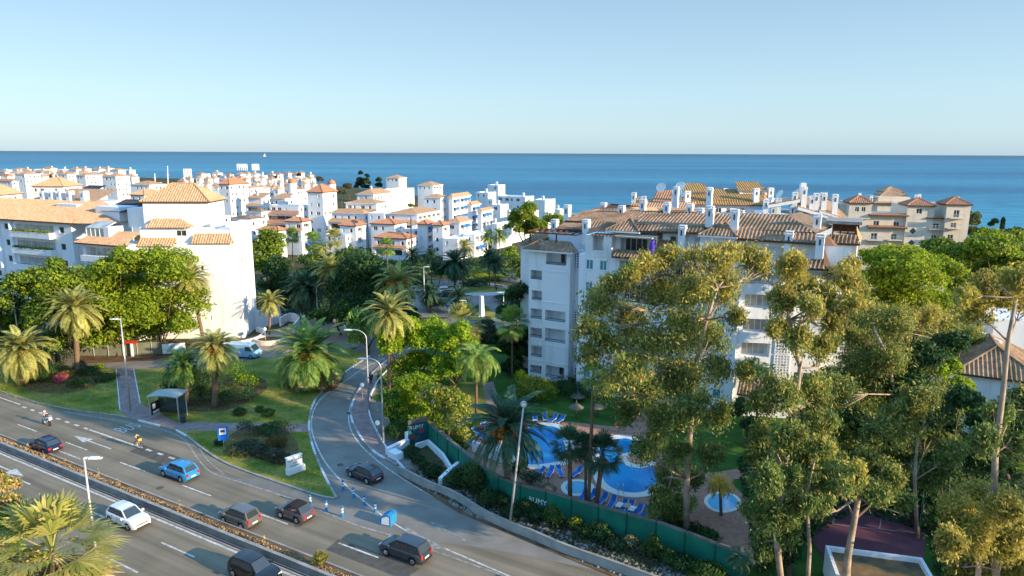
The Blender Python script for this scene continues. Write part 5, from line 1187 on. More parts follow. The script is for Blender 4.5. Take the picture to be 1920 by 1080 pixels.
palm('pale lit fan palm at the garden top beside the lime crown',(549,500),(548,442),'fan',17,'fan_palm','lf_palmg',tr=.14,group='fan palms in the upper garden')
palm('tall lit fan palm in the middle of the upper garden',(590,505),(588,455),'fan',22,'fan_palm','lf_palmg',tr=.14,group='fan palms in the upper garden')
palm('bright lit fan palm at the right end of the upper garden',(630,500),(627,448),'fan',20,'fan_palm','lf_palm',tr=.14,group='fan palms in the upper garden')
palm('low feathery palm among the upper garden crowns',(605,508),(604,468),'queen',18,'feather_palm','lf_palm',tr=.14,group='fan palms in the upper garden')
palm('slim dark fan palm before the white wing of the big block',(960,708),(960,605),'fan',34,'fan_palm','lf_palmg',tr=.15,skirt=.7)
palm('tall slender fan palm standing before the pool parasols',(1103,958),(1113,703),'fan',31,'fan_palm','lf_palmg',tr=.17)
palm('dark fan palm behind the fence, left of the tall slender one',(1069,946),(1068,835),'fan',42,'fan_palm','lf_palmd',tr=.22,skirt=.6)
palm('dark fan palm behind the fence, right of the tall slender one',(1117,956),(1130,852),'fan',46,'fan_palm','lf_palmd',tr=.23,skirt=.6)
palm('small dark fan palm crown between the two thick trunks',(1098,948),(1098,838),'fan',30,'fan_palm','lf_palmd',tr=.14)
palm('yellow and lime feather palm beside the paddling pool',(1352,968),(1350,905),'queen',36,'feather_palm','lf_yel',tr=.14)
palm('lime feather palm near the white wall under the eucalyptus',(1420,800),(1418,690),'queen',40,'feather_palm','lf_palmg',tr=.16)
palm('young palm against the green fence at the lower right',(1388,1085),(1388,1045),'queen',36,'feather_palm','lf_palmd',tr=.13)
palm('lime feather palm with golden hanging tips in the sunlit garden',(893,788),(893,668),'queen',58,'feather_palm','lf_palm',tr=.18,mt='lf_palm') if False else palm('lime feather palm with golden hanging tips in the sunlit garden',(893,788),(893,668),'queen',56,'feather_palm','lf_palmg',tr=.18)
palm('ragged palm with stiff dry fronds above the lime trees',(868,700),(868,606),'fan',42,'fan_palm','lf_palm',tr=.2,skirt=1)
palm('big fan palm with dried hanging fronds at the lower left corner',(96,1200),(98,1035),'fan',122,'fan_palm','lf_palm',tr=.3,Yf=41,skirt=1.5)
palm('bright feather palm frond spray at the left edge below the arrow',(-10,1150),(-6,985),'date',75,'feather_palm','lf_palmg',tr=.2,Yf=45)
# ---- broadleaf trees
FG='round leafy trees before the left block'
tree('leafy_tree','broad yellow green tree against the blank white gable',(300,662),[(300,528,62),(262,570,58),(330,575,52),(300,615,62,.8),(325,520,42),(345,618,32),(250,625,45,.6),(285,500,38)],'lf_ficus',30000,.36,group=FG,clumps=10,f=.36)
tree('leafy_tree','yellow green tree touching the tile roofed annex',(222,668),[(215,545,58),(190,595,58),(245,600,50,.9),(225,505,40),(180,635,45,.7),(220,635,45,.6)],'lf_ficus',22000,.36,group=FG,clumps=10,f=.36)
tree('leafy_tree','dark clumped tree below the curved balconies',(128,672),[(128,550,54),(100,590,52),(160,610,52,.8),(110,515,32),(125,640,45,.6)],'lf_ficus',18000,.36,group=FG,clumps=9,f=.34,mt2=('lf_dark',.25))
tree('leafy_tree','shaded tree at the left edge behind the far lamp',(42,682),[(40,560,50),(75,600,45),(10,620,50),(55,530,30)],'lf_ficus',11000,.36,group=FG,clumps=8,f=.34,mt2=('lf_dark',.35))
tree('leafy_tree','dark low tree at the left edge under the balconies',(-20,690),[(-10,600,50),(15,650,45,.7)],'lf_dark',5000,.36,group=FG)
LG='lime green trees by the curved road'
tree('leafy_tree','bright lime tree behind the tall reddish palm trunk',(770,735),[(755,640,45),(800,645,48),(730,660,28),(775,690,45,.8),(830,640,32)],'lf_lime',20000,.30,group=LG,clumps=9,f=.34)
tree('leafy_tree','bright lime tree right of the palm trunk, partly behind the feather palm',(850,740),[(850,655,42),(880,690,40),(835,700,38),(870,625,30)],'lf_lime',13000,.30,group=LG,clumps=8,f=.34)
tree('leafy_tree','ball shaped lime tree beside the pavement globe lamp',(782,800),[(782,732,44,.9),(775,755,40,.7)],'lf_ficus',11000,.22,group=LG,clumps=9,f=.34,mt2=('lf_lime',.5))
tree('leafy_tree','low lime bush tree at the kerb below the lime ball',(735,810),[(735,770,24),(725,745,20),(752,790,24)],'lf_lime',5000,.22,group=LG,mt2=('lf_dark',.4))
tree('flowering_tree','mixed yellow and pinkish tree over the green fence corner',(842,830),[(842,762,38),(860,790,30),(820,750,28)],'lf_ficus',9000,.24,mt2=('lf_dry',.25),clumps=8)
tree('leafy_tree','hanging lime and dark fishtail tree left of the palm trunk',(690,665),[(688,610,34),(675,630,25,1.2),(712,625,24,1.2)],'lf_palmg',7000,.5,aspect=3.5,droop=1.2,clumps=7)
UG='garden trees between the blocks'
for lab,b,cl,mt,n,sz,m2 in (
 ('big dark round tree in the middle of the garden',(692,612),[(690,520,50),(655,550,40),(720,560,38),(690,575,45)],'lf_dark',14000,.42,None),
 ('dark tree with sunlit flat top at the garden centre',(650,540),[(645,492,38,.6),(600,495,40,.6),(680,492,30,.6)],'lf_dark',9000,.4,('lf_ficus',.3)),
 ('lime and green tree beside the white gable edge',(505,570),[(500,480,34),(515,455,26),(492,510,30)],'lf_ficus',9000,.4,('lf_dark',.3)),
 ('dark tree behind the slim garden lamp',(540,580),[(530,520,40),(550,560,36),(510,550,30)],'lf_dark',9000,.4,None),
 ('shaded tree in front of the hidden garden pool',(600,560),[(600,520,34),(620,545,28)],'lf_dark',6000,.4,None),
 ('round dark shrub tree right of the garden lamp',(640,628),[(640,595,30,.9),(605,600,26,.8)],'lf_dark',7000,.34,('lf_ficus',.2)),
 ('dark tree above the hanging lime tree',(715,640),[(735,600,30),(760,595,28),(700,585,26)],'lf_dark',6000,.34,None),
 ('dark leafy tree beside the street and the white wing',(965,690),[(965,590,28),(972,560,24),(975,640,30),(955,660,26)],'lf_dark',9000,.34,None),
 ('low dark tree at the bend of the street',(940,640),[(945,600,16),(935,640,22),(920,650,20)],'lf_dark',5000,.3,None),
 ('purple grey tree beside the street bend',(915,660),[(912,620,22),(900,640,18)],'lf_bush',4000,.3,None),
 ('dark hedge like tree beside the white wing wall',(972,700),[(972,665,24),(965,690,22)],'lf_dark',4500,.3,None),
 ('lime bush tree under the slope houses',(700,530),[(700,505,20,.7),(760,510,22,.6)],'lf_dark',3000,.4,('lf_lime',.3)),
 ('dark clump at the foot of the awning houses',(830,545),[(830,515,26,.8),(790,540,26,.6)],'lf_dark',5000,.4,None),
 ('sunlit clump below the round pine trunk',(960,500),[(960,480,18),(975,500,18),(940,500,16,.7)],'lf_lime',3500,.36,('lf_dark',.3)),
 ('green clump before the cream wall left of the white wing',(985,530),[(978,500,20),(985,520,18)],'lf_dark',3500,.36,('lf_ficus',.3)),
 ('small green tree beyond the white wing chimney',(1045,470),[(1045,418,24,.8)],'lf_ficus',3500,.5,None),
 ('brown green tree behind the right end of the cream block',(1822,520),[(1822,415,16,1.3),(1828,440,14)],'lf_bush',4000,.5,('lf_ficus',.3))):
    tree('garden_tree',lab,b,cl,mt,n,sz,group=UG,mt2=m2,clumps=7,f=.4)
tree('pine_tree','round topped pine with bare trunk left of the big white block',(985,520),[(985,408,28),(968,425,24),(1008,425,24),(985,435,26,.8)],'lf_ficus',14000,.38,clumps=10,f=.33,tr=.4,mt2=('lf_dark',.2))
for i,(x,yb,yt,h) in enumerate(((675,352,322,0),(688,354,327,0),(710,352,334,0))):
    tree('conifer_tree',['tallest dark conifer by the sea horizon behind the houses','dark conifer just right of the tallest one','small dark conifer beside the lookout turret'][i],(x,yb),[(x,yb-4,9 if i<2 else 6,.9),(x,yb-12,7 if i<2 else 4,1),(x,yt+4,4,1)],'lf_cypress',1500,1.3,Y=460,group='conifers by the sea',clumps=4,limbs=False)
for i,(x,y,r) in enumerate(((600,338,8),(622,345,7),(655,350,10),(640,362,9),(225,408,5),(240,409,4.5),(520,334,6),(770,388,8),(560,330,5),(100,333,5))):
    tree('town_tree',['small tree by the seafront roofs','second small tree by the seafront','pale dry tree left of the conifers','low bush tree under the dry one','clipped round roof bush, larger','clipped round roof bush, smaller','small tree among the harbour roofs','green roof garden bush on the slope house','tiny tree at the harbour edge','palm like tuft between left roofs'][i],(x,y+r*1.5),[(x,y,r,.8)],'lf_ficus' if i in(4,5,7) else 'lf_bush',900,.5 if i in(4,5,7) else 1.1,Y=[480,420,380,330,170,170,600,205,620,330][i],limbs=False,clumps=4)
# umbrella pines on the right
PG='umbrella pines at the right'
tree('umbrella_pine','largest bright umbrella pine in front of the cream block',(1700,800),[(1700,515,66,.7),(1655,490,52,.6),(1750,525,58,.7),(1690,570,60,.8),(1745,580,50,.8),(1640,535,45,.8),(1700,480,45,.4),(1660,600,50,.8),(1720,620,50,.8)],'lf_pine',60000,.32,Y=95,group=PG,tr=.45,clumps=24,f=.30)
tree('umbrella_pine','umbrella pine at the far right behind the bright one',(1850,760),[(1850,475,60,.6),(1905,490,55,.6),(1800,485,45,.6),(1860,520,58,.7),(1910,540,50,.7),(1820,545,50,.7)],'lf_pine',36000,.38,Y=115,group=PG,tr=.45,clumps=20,f=.33,mt2=('lf_dark',.2))
tree('umbrella_pine','dark flat topped pine between the two bright ones',(1790,700),[(1780,480,50,.45),(1830,520,55,.45),(1900,525,50,.4),(1760,465,35,.45)],'lf_dark',26000,.4,Y=125,group=PG,tr=.4,clumps=18,f=.34,mt2=('lf_pine',.45))
tree('umbrella_pine','pine crown at the frame edge under the cypress',(1890,620),[(1900,450,40,.5),(1850,447,35,.5),(1930,470,40,.5)],'lf_pine',11000,.42,Y=140,group=PG,tr=.4,clumps=10,f=.28,mt2=('lf_dark',.3))
tree('cypress_tree','narrow dark cypress against the sea at the right',(1880,480),[(1880,424,5,2.4)],'lf_cypress',2200,.4,Y=170,limbs=False,clumps=4)
tree('palm_like_tree','ragged dark palm tuft left of the cypress',(1864,490),[(1864,420,9,.8)],'lf_cypress',900,.7,Y=175,limbs=False,clumps=3)
tree('garden_tree','low olive coloured trees along the shore at the right',(1895,480),[(1900,436,16,.6),(1875,440,12,.6),(1915,440,14,.6)],'lf_bush',2500,.6,Y=180,mt2=('lf_ficus',.4))
# eucalyptus trees along the fence
EG='tall eucalyptus trees'
def euc(label,base,trunk,cl,n,size=.27,gold_lit=.25,tr=.36,Y=None,clumps=11,main='lf_euc'):
    cl=[(c[0],c[1],c[2]*1.12,(c[3] if len(c)>3 else 1)*1.1) for c in cl]; return tree('eucalyptus_tree',label,base,cl,main,int(n*1.9),size*.76,Y=Y,deep=1.4,group=EG,bark='euc',tr=tr*.72,clumps=12,f=.27,aspect=2.8,droop=.8,mt2=('lf_eucg_lit',gold_lit*1.0+.1,1),trunkpts=trunk,shell=-1,jit=1.0)  # golden leaves gather towards the crown tops, low sunlight put into leaf colour
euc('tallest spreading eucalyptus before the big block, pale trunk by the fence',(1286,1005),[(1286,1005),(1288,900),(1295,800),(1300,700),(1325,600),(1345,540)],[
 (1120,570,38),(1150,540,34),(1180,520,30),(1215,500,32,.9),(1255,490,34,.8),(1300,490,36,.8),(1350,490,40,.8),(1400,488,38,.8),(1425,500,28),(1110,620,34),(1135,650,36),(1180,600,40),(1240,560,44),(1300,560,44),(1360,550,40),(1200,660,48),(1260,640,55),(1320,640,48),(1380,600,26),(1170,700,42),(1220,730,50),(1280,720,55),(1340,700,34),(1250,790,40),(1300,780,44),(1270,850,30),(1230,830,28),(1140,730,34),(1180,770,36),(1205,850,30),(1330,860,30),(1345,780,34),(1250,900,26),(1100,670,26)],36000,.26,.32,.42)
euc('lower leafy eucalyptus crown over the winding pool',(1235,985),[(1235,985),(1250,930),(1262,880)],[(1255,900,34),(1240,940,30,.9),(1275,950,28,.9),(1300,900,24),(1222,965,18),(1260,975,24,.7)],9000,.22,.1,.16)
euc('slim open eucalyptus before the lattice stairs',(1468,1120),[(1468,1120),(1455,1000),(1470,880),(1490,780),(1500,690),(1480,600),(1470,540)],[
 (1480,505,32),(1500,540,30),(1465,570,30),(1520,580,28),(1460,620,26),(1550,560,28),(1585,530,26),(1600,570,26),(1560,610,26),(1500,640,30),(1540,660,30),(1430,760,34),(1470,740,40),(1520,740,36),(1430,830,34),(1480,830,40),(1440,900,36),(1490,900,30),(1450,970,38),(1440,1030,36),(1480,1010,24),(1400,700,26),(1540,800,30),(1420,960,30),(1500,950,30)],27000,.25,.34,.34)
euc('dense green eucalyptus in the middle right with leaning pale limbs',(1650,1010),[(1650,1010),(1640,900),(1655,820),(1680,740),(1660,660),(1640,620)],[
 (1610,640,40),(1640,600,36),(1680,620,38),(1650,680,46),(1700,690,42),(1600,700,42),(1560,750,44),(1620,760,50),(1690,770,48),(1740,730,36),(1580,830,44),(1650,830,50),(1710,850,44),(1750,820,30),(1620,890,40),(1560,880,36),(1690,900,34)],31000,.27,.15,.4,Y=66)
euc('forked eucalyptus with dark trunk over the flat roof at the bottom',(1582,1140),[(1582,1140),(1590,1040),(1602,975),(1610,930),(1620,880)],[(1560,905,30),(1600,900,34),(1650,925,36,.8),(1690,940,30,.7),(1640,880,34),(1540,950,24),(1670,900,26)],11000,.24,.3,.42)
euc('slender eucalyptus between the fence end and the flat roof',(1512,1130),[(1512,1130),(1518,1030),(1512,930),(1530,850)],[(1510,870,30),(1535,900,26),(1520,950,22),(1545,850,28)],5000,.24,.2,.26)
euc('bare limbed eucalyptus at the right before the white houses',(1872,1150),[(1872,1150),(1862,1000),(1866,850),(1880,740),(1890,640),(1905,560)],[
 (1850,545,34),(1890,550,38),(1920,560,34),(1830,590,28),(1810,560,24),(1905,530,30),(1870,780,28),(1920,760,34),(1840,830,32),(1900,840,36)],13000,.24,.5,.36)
euc('golden leafed eucalyptus at the lower right corner',(1830,1150),[(1830,1150),(1835,1060),(1830,980)],[(1800,960,40),(1840,940,44),(1880,960,40),(1780,1020,36),(1830,1010,44),(1880,1020,44),(1800,1065,34),(1860,1070,40),(1910,1000,34),(1910,1060,34)],20000,.24,.75,.34,main='lf_eucg_lit')
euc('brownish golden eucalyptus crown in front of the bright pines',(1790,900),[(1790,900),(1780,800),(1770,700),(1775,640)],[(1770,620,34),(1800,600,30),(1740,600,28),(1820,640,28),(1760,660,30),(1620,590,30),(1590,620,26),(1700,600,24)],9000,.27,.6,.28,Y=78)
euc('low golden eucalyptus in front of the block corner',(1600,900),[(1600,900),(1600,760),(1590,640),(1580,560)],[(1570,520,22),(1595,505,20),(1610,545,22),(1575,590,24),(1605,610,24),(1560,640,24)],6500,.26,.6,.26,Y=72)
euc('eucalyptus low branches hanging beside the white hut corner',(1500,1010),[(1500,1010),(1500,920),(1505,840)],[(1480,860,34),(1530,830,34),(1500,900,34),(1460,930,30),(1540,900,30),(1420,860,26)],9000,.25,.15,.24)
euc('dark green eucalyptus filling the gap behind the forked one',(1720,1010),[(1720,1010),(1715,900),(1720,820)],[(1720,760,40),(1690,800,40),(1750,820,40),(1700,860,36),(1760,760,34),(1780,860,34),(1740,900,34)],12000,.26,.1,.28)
for i,(s_,t_,h_) in enumerate(((40,60,22),(54,62,23))):
    q=HW.pt(s_,t_); o=thing('eucalyptus_tree',['eucalyptus further along the row past the frame','last eucalyptus of the row past the frame'][i],'tree',q,EG)
    rg=np.random.RandomState(i+70); cl=[(q+Vector((rg.uniform(-4,4),rg.uniform(-4,4),h_*rg.uniform(.3,.95))),(2.6,2.6,2.2)) for _ in range(16)]
    foliage('crown',subclump(cl,8,rg,.4),16000,.3,'lf_euc',o,q,2.6,.8,i,-1,1.0,('lf_eucg_lit',.15)); mb=MB(); mb.tube([q,q+Vector((.3,.2,h_*.5)),q+Vector((-.3,.1,h_*.9))],[.3,.2,.06],7); mb.build('trunk',M['euc'],o)
tree('garden_tree','golden dry leafed tree top at the left frame edge beside the road arrow',(-10,1200),[(5,925,34),(-15,905,30),(20,950,24)],'lf_yhedge',5000,.16,Y=43,mt2=('lf_dry',.55))
tree('garden_tree','bright green bush top left of the fan palm',(0,1200),[(20,985,32,.7),(-10,1000,34),(45,975,18,.7)],'lf_palmg',3500,.3,Y=42,aspect=4,mt2=('lf_lime',.5))
tree('garden_tree','pale dry shrub mass under the fan palm corner',(20,1200),[(10,1050,40),(50,1070,36),(150,1085,34),(0,1085,40)],'lf_dry',4500,.16,Y=40,mt2=('lf_yhedge',.6))
DG='dark understorey trees'
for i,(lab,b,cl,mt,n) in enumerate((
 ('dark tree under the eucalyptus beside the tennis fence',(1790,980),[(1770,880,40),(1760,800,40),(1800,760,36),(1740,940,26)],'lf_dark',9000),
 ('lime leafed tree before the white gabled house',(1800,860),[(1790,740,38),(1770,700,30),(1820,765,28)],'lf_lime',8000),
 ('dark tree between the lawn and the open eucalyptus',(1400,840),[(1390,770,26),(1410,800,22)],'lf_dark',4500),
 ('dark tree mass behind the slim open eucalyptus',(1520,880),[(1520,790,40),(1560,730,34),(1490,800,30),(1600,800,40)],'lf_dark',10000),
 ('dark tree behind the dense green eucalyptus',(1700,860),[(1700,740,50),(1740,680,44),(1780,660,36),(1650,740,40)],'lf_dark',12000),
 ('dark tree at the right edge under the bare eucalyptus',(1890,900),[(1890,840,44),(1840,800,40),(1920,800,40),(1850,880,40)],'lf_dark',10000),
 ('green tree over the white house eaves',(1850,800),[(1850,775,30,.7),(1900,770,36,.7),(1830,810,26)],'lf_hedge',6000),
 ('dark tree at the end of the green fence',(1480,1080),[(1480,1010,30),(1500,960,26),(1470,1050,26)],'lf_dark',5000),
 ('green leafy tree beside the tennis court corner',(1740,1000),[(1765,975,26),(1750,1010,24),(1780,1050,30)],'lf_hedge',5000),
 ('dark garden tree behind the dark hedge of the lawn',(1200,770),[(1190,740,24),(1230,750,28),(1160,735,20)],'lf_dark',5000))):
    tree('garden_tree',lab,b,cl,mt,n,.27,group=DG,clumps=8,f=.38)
# ---- shrubs and hedges
sh=shrub
for i,(lab,x,y,rx,ry,mt,m2,n) in enumerate((
 ('low grey green hedge mound nearest the blue sign',452,848,34,14,'lf_bush',None,2600),('grey green hedge mound beside the white text sign',516,862,22,14,'lf_bush',None,1600),
 ('long clipped dark hedge behind the mounds',505,812,36,9,'lf_dark',None,1800),('red tipped round shrub among the hedges',514,833,19,13,'lf_hedge',('fl_red',.25),1500),
 ('airy pale shrub sticking up behind the blue sign',459,805,18,20,'lf_bush',None,500),('small dark shrub left of the blue sign post',410,832,9,9,'lf_dark',None,500),
 ('middle grey hedge between red shrub and mounds',490,852,26,12,'lf_bush',None,1500),('dark clipped block behind the text sign',546,862,8,9,'lf_dark',None,600),
 ('clipped round bush left of the bright lawn strip',447,774,12,9,'lf_hedge',None,800),('smaller clipped bush at the path',486,769,9,7,'lf_hedge',None,600),('clipped box bush nearest the path',500,776,12,10,'lf_hedge',None,900),
 ('lime shrub clump right of the shaggy date palm',452,715,22,22,'lf_lime',('lf_dark',.3),1800),('dark shrub clump at the foot of the shaggy palm',425,745,30,20,'lf_dark',None,2000),('shrub clump left of the palm trunk',370,745,26,20,'lf_dark',('lf_hedge',.3),1800),
 ('tall lime yucca clump behind the shaggy palm trunk',428,700,20,30,'lf_palmg',('lf_lime',.5),1600),('yucca clump with dry leaves beside the lime one',462,742,18,16,'lf_palmg',('lf_dry',.3),900),('dense dark shrub wall behind the shelter roof',330,705,30,24,'lf_dark',('lf_palmd',.4),2600),('dark shrubs between the two shelter palms',385,722,30,24,'lf_dark',('lf_hedge',.4),2400),('dark bush row left of the footpath lamp',190,712,22,8,'lf_dark',None,1200),('second grey yucca on a thin stem',125,668,14,14,'lf_bush',None,600),('dark bushes behind the pink flowers',80,698,22,12,'lf_dark',None,1500),
 ('small yucca like shrub on the bare soil',476,722,10,9,'lf_lime',None,400),('dark low bushes behind the bus shelter',320,735,18,22,'lf_dark',None,1500),
 ('yucca clump right of the low left palm',97,655,18,24,'lf_palmg',None,1000),('grey yucca beside the pink bush',98,680,14,16,'lf_bush',None,700),('red and pink flowering bush on the left lawn',108,712,14,10,'fl_pink',('lf_hedge',.3),900),
 ('orange tinted bush behind the pink one',120,705,12,10,'lf_ficus',('fl_red',.3),700),('low dark hedge right of the pink bush',138,722,20,9,'lf_hedge',None,1000),('dark shrub row before the lit wall',165,700,22,10,'lf_dark',None,1200),
 ('lime low bush near the footpath top',182,690,10,5,'lf_lime',None,400),('dark bushes under the low left palm',60,712,26,10,'lf_dark',None,1500),('small tree like shrub right of the big palm trunk',147,690,12,14,'lf_bush',None,600),
 ('clipped dark ball nearest the globe lamp in the white pit',770,850,15,14,'lf_dark',None,1800),('second clipped dark ball in the white pit',783,864,12,12,'lf_dark',None,1400),('third clipped dark ball in the white pit',796,876,11,11,'lf_dark',None,1300),('last and largest clipped dark ball in the white pit',810,886,16,15,'lf_dark',None,2000),
 ('dense dark bush beside the pavement globe lamp',744,812,23,21,'lf_hedge',None,2600),('big dark bush below the green fence corner',888,902,30,30,'lf_hedge',None,3600),('dark bush by the tall pool lamp',925,940,26,20,'lf_dark',None,2200),
 ('tall clipped dark bush against the fence graffiti',1037,972,20,26,'lf_hedge',None,2600),('yellowish bush right of the clipped dark one',1077,985,15,13,'lf_yhedge',('lf_hedge',.5),1200),('straggly dark bush on the stony bank',1125,1005,26,16,'lf_dark',None,1800),
 ('straggly bush lower on the stony bank',1155,1025,20,14,'lf_bush',('lf_dark',.5),1200),('orange brown bush against the fence',1187,1020,16,13,'lf_dry',('lf_dark',.5),1000),('tall rounded ivy bush against the lower fence',1226,1030,18,26,'lf_hedge',None,2400),
 ('dark ground bush below the ivy one',1280,1062,30,16,'lf_dark',None,2200),('last dark bush at the bottom of the bank',1330,1082,36,18,'lf_hedge',None,2400),('low dark bush between fence and lamp foot',985,955,22,14,'lf_dark',None,1500),
 ('golden topped rounded hedge by the white wing',1005,735,38,25,'lf_yhedge',('lf_hedge',.25),7000),('lime bush left of the golden hedge',977,710,14,14,'lf_lime',None,1200),('long dark hedge wall across the shaded lawn',1095,735,50,14,'lf_dark',None,4500),('dark hedge piece left of the stair lattice',1060,730,22,14,'lf_dark',None,2200),
 ('banana leafed plants behind the fence by the straw parasol',1000,900,22,18,'lf_palmd',None,900),('strelitzia like plants beside the white wall end',975,880,16,16,'lf_hedge',None,1200),('lime plants inside the sunny fence corner',862,820,22,14,'lf_lime',('lf_dry',.3),1500),
 ('clipped dark hedge on the roundabout left of the planter',890,535,24,9,'lf_dark',None,2200),('lime clipped hedge beyond the planter',895,517,22,6,'lf_yhedge',None,1500),('second lime hedge beyond the planter',928,522,14,6,'lf_yhedge',None,900),
 ('low hedge on the traffic island beside the white pylon',902,580,14,8,'lf_dark',None,1000),('long low hedge at the street fork',940,562,18,8,'lf_dark',None,1200),('dark hedge mass at the left of the roundabout',820,575,30,10,'lf_dark',None,2200),
 ('dark bush between the two round bank bushes',1010,972,20,14,'lf_dark',None,1400),('leafy bush right of the yellowish one',1102,1000,18,14,'lf_hedge',None,1300),('olive bush under the fence beyond the orange one',1205,1035,16,12,'lf_bush',None,1000),('dark bush right of the tall ivy bush',1255,1048,18,18,'lf_hedge',None,1600),('dark bush near the lamp foot on the bank',960,965,20,14,'lf_dark',None,1300),('bush hiding the fence below the pit wall',855,900,22,20,'lf_dark',None,1800),
 ('dark hedge beside the paddling pool palm',1300,1000,26,12,'lf_dark',None,1500),('spiky green plants behind the lower fence',1330,1010,24,16,'lf_hedge',None,1500),('dark shrubs inside the fence near the pale trunk',1270,985,20,12,'lf_dark',None,1200))):
    cp_=('clipped' in lab and ('ball' in lab or 'box' in lab or 'round' in lab)) or 'rounded hedge' in lab
    shrub('hedge' if 'hedge' in lab or 'clipped' in lab else 'shrub',lab,x,y,rx,ry,mt,n,.15 if y>690 else .22,mt2=m2,Y=None if not(x<60 and y>900) else 48,cat='hedge' if 'hedge' in lab else 'shrub',k=0 if cp_ else 6)
# agave like plant and dry tufts on the planter kerb
g=HW.pt(hs(612,1062)[0],(tk+tw)/2+.1,.24); Q=fan_crown(3,60,.2,.8,88,40,9,.5); me=qmesh('desert_plant',Q*1.15,'lf_palm'); o=bpy.data.objects.new('desert_plant',me); scene.collection.objects.link(o); o.location=g; o.scale=(.9,.9,1.4); tag(o,'single spiky green plant on the highway planter','plant')
for i,(x,y) in enumerate(((197,888),(76,832),(137,862),(230,905),(345,950),(505,1010))):
    g=HW.pt(hs(x,y+10)[0],(tk+tw)/2+.1,.24); o=foliage('dry_plant',[(g+Vector((0,0,.45)),(.13,.13,.6))],38,.11,'lf_dry',None,g,2.5,seed=i); tag(o,['tallest dry brown stalk plant on the planter by the lamp','dry stalk beside the dark rear facing car','short dry tuft left of the tall stalk','dry tuft right of the tall stalk','dry tuft left of the beige car','dry tuft right of the beige car'][i],'plant','dry plants on the planter')
cl=[]; 
for i in range(260): s=-110+i*.5; c_=HW.pt(s,(tk+tw)/2+.1,.28); cl.append((c_,(.3,.3,.12)))
o=foliage('planter_weeds',cl,9000,.12,'lf_dry',None,HW.pt(-60,tk,0),1.5,seed=5); tag(o,'dry brown weeds filling the highway planter','weeds',kind='stuff')
# tufts that roughen the lawns and the bank
def tufts(name,label,poly,n,size,mt,z,mt2=None,stuff=True):
    rng=np.random.RandomState(len(poly)*7+n%97); P_=[G(a,b) for a,b in poly]; xs=[p.x for p in P_]; ys=[p.y for p in P_]; out=[]
    while len(out)<n:
        X=rng.uniform(min(xs),max(xs),n); Yy=rng.uniform(min(ys),max(ys),n); ins=np.zeros(n,bool); j=len(P_)-1
        for i in range(len(P_)):
            c1=(P_[i].y>Yy)!=(P_[j].y>Yy); xi=(P_[j].x-P_[i].x)*(Yy-P_[i].y)/(P_[j].y-P_[i].y+1e-9)+P_[i].x; ins^=c1&(X<xi); j=i
        out+=list(zip(X[ins],Yy[ins]))
    C_a=np.array([(x,y,z+size*.35) for x,y in out[:n]]); N_=np.tile(np.array([[0,-.2,.5]]),(n,1)); V=cards(C_a,N_,size,1.3,rng,-.8,.6); ms=[M[mt]]; mi=None
    if mt2: ms.append(M[mt2[0]]); mi=(rng.random(n)<mt2[1]).astype(int)
    o_=(C_a[0][0],C_a[0][1],0); me=card_mesh(name,V-np.array(o_)[None,None,:],None,ms,mi=mi); o=bpy.data.objects.new(name,me); scene.collection.objects.link(o); o.location=o_; return tag(o,label,'ground cover' if stuff else name,kind='stuff')
tufts('grass','short mown grass blades on the roadside lawn',[(0,738),(60,757),(130,772),(218,780),(218,700),(0,700)],7000,.1,'lf_ficus',.12)
tufts('grass','short grass on the lawn between path and curved road',[(262,700),(262,756),(330,790),(578,792),(590,752),(625,716),(655,690),(500,690)],12000,.1,'lf_ficus',.12)
tufts('grass','short grass on the pointed traffic island',[(350,815),(400,855),(470,886),(560,914),(618,930),(600,880),(582,832),(578,812)],9000,.09,'lf_ficus',.12,('lf_yhedge',.4))
tufts('undergrowth','sparse dark weeds over the stony bank',[(760,895),(860,950),(960,992),(1060,1035),(1180,1080),(1380,1085),(1300,1060),(1145,998),(985,948),(880,885),(820,865)],9000,.16,'lf_dark',.06,('lf_bush',.5))
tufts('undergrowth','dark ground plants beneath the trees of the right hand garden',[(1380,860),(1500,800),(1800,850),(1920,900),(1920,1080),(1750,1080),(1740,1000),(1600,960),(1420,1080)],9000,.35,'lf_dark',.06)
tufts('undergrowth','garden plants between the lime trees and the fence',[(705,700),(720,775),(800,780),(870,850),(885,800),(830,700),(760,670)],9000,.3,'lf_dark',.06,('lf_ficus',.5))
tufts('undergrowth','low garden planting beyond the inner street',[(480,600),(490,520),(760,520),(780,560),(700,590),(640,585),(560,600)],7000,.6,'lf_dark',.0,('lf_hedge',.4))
tufts('undergrowth','dark planting between the town houses and the street',[(640,470),(960,470),(1000,520),(940,530),(780,520),(640,510)],5000,.8,'lf_dark',.0,('lf_hedge',.4))
tufts('undergrowth','wooded ground cover under the right hand pines',[(1600,600),(1920,560),(1920,900),(1780,840),(1600,760)],9000,.9,'lf_dark',.0,('lf_pine',.3))
st_=MB(); rr=random.Random(4)
bank=GL([(757,893),(860,955),(960,996),(1060,1040),(1180,1084),(1300,1090)]); bk=smooth_line(bank,8)
for i in range(900):
    k=rr.randrange(len(bk)-1); p=bk[k].lerp(bk[k+1],rr.random())+Vector((rr.uniform(.5,.8),.88,0)).normalized()*abs(rr.gauss(.9,1.1)); s=rr.uniform(.06,.2)*(1.4 if rr.random()<.1 else 1)
    b=len(st_.v); 
    for q in ((-1,-1,-.4),(1,-.9,-.4),(.9,1,-.4),(-1,.8,-.4),(-.5,-.6,.7),(.6,-.4,.6),(.5,.6,.8),(-.6,.5,.6)): st_.v.append((p.x+q[0]*s*rr.uniform(.7,1.2),p.y+q[1]*s*rr.uniform(.7,1.2),.08+q[2]*s*.7))
    for q in((4,5,6,7),(0,1,5,4),(1,2,6,5),(2,3,7,6),(3,0,4,7)): st_.f.append(tuple(b+x for x in q)); st_.m.append(0)
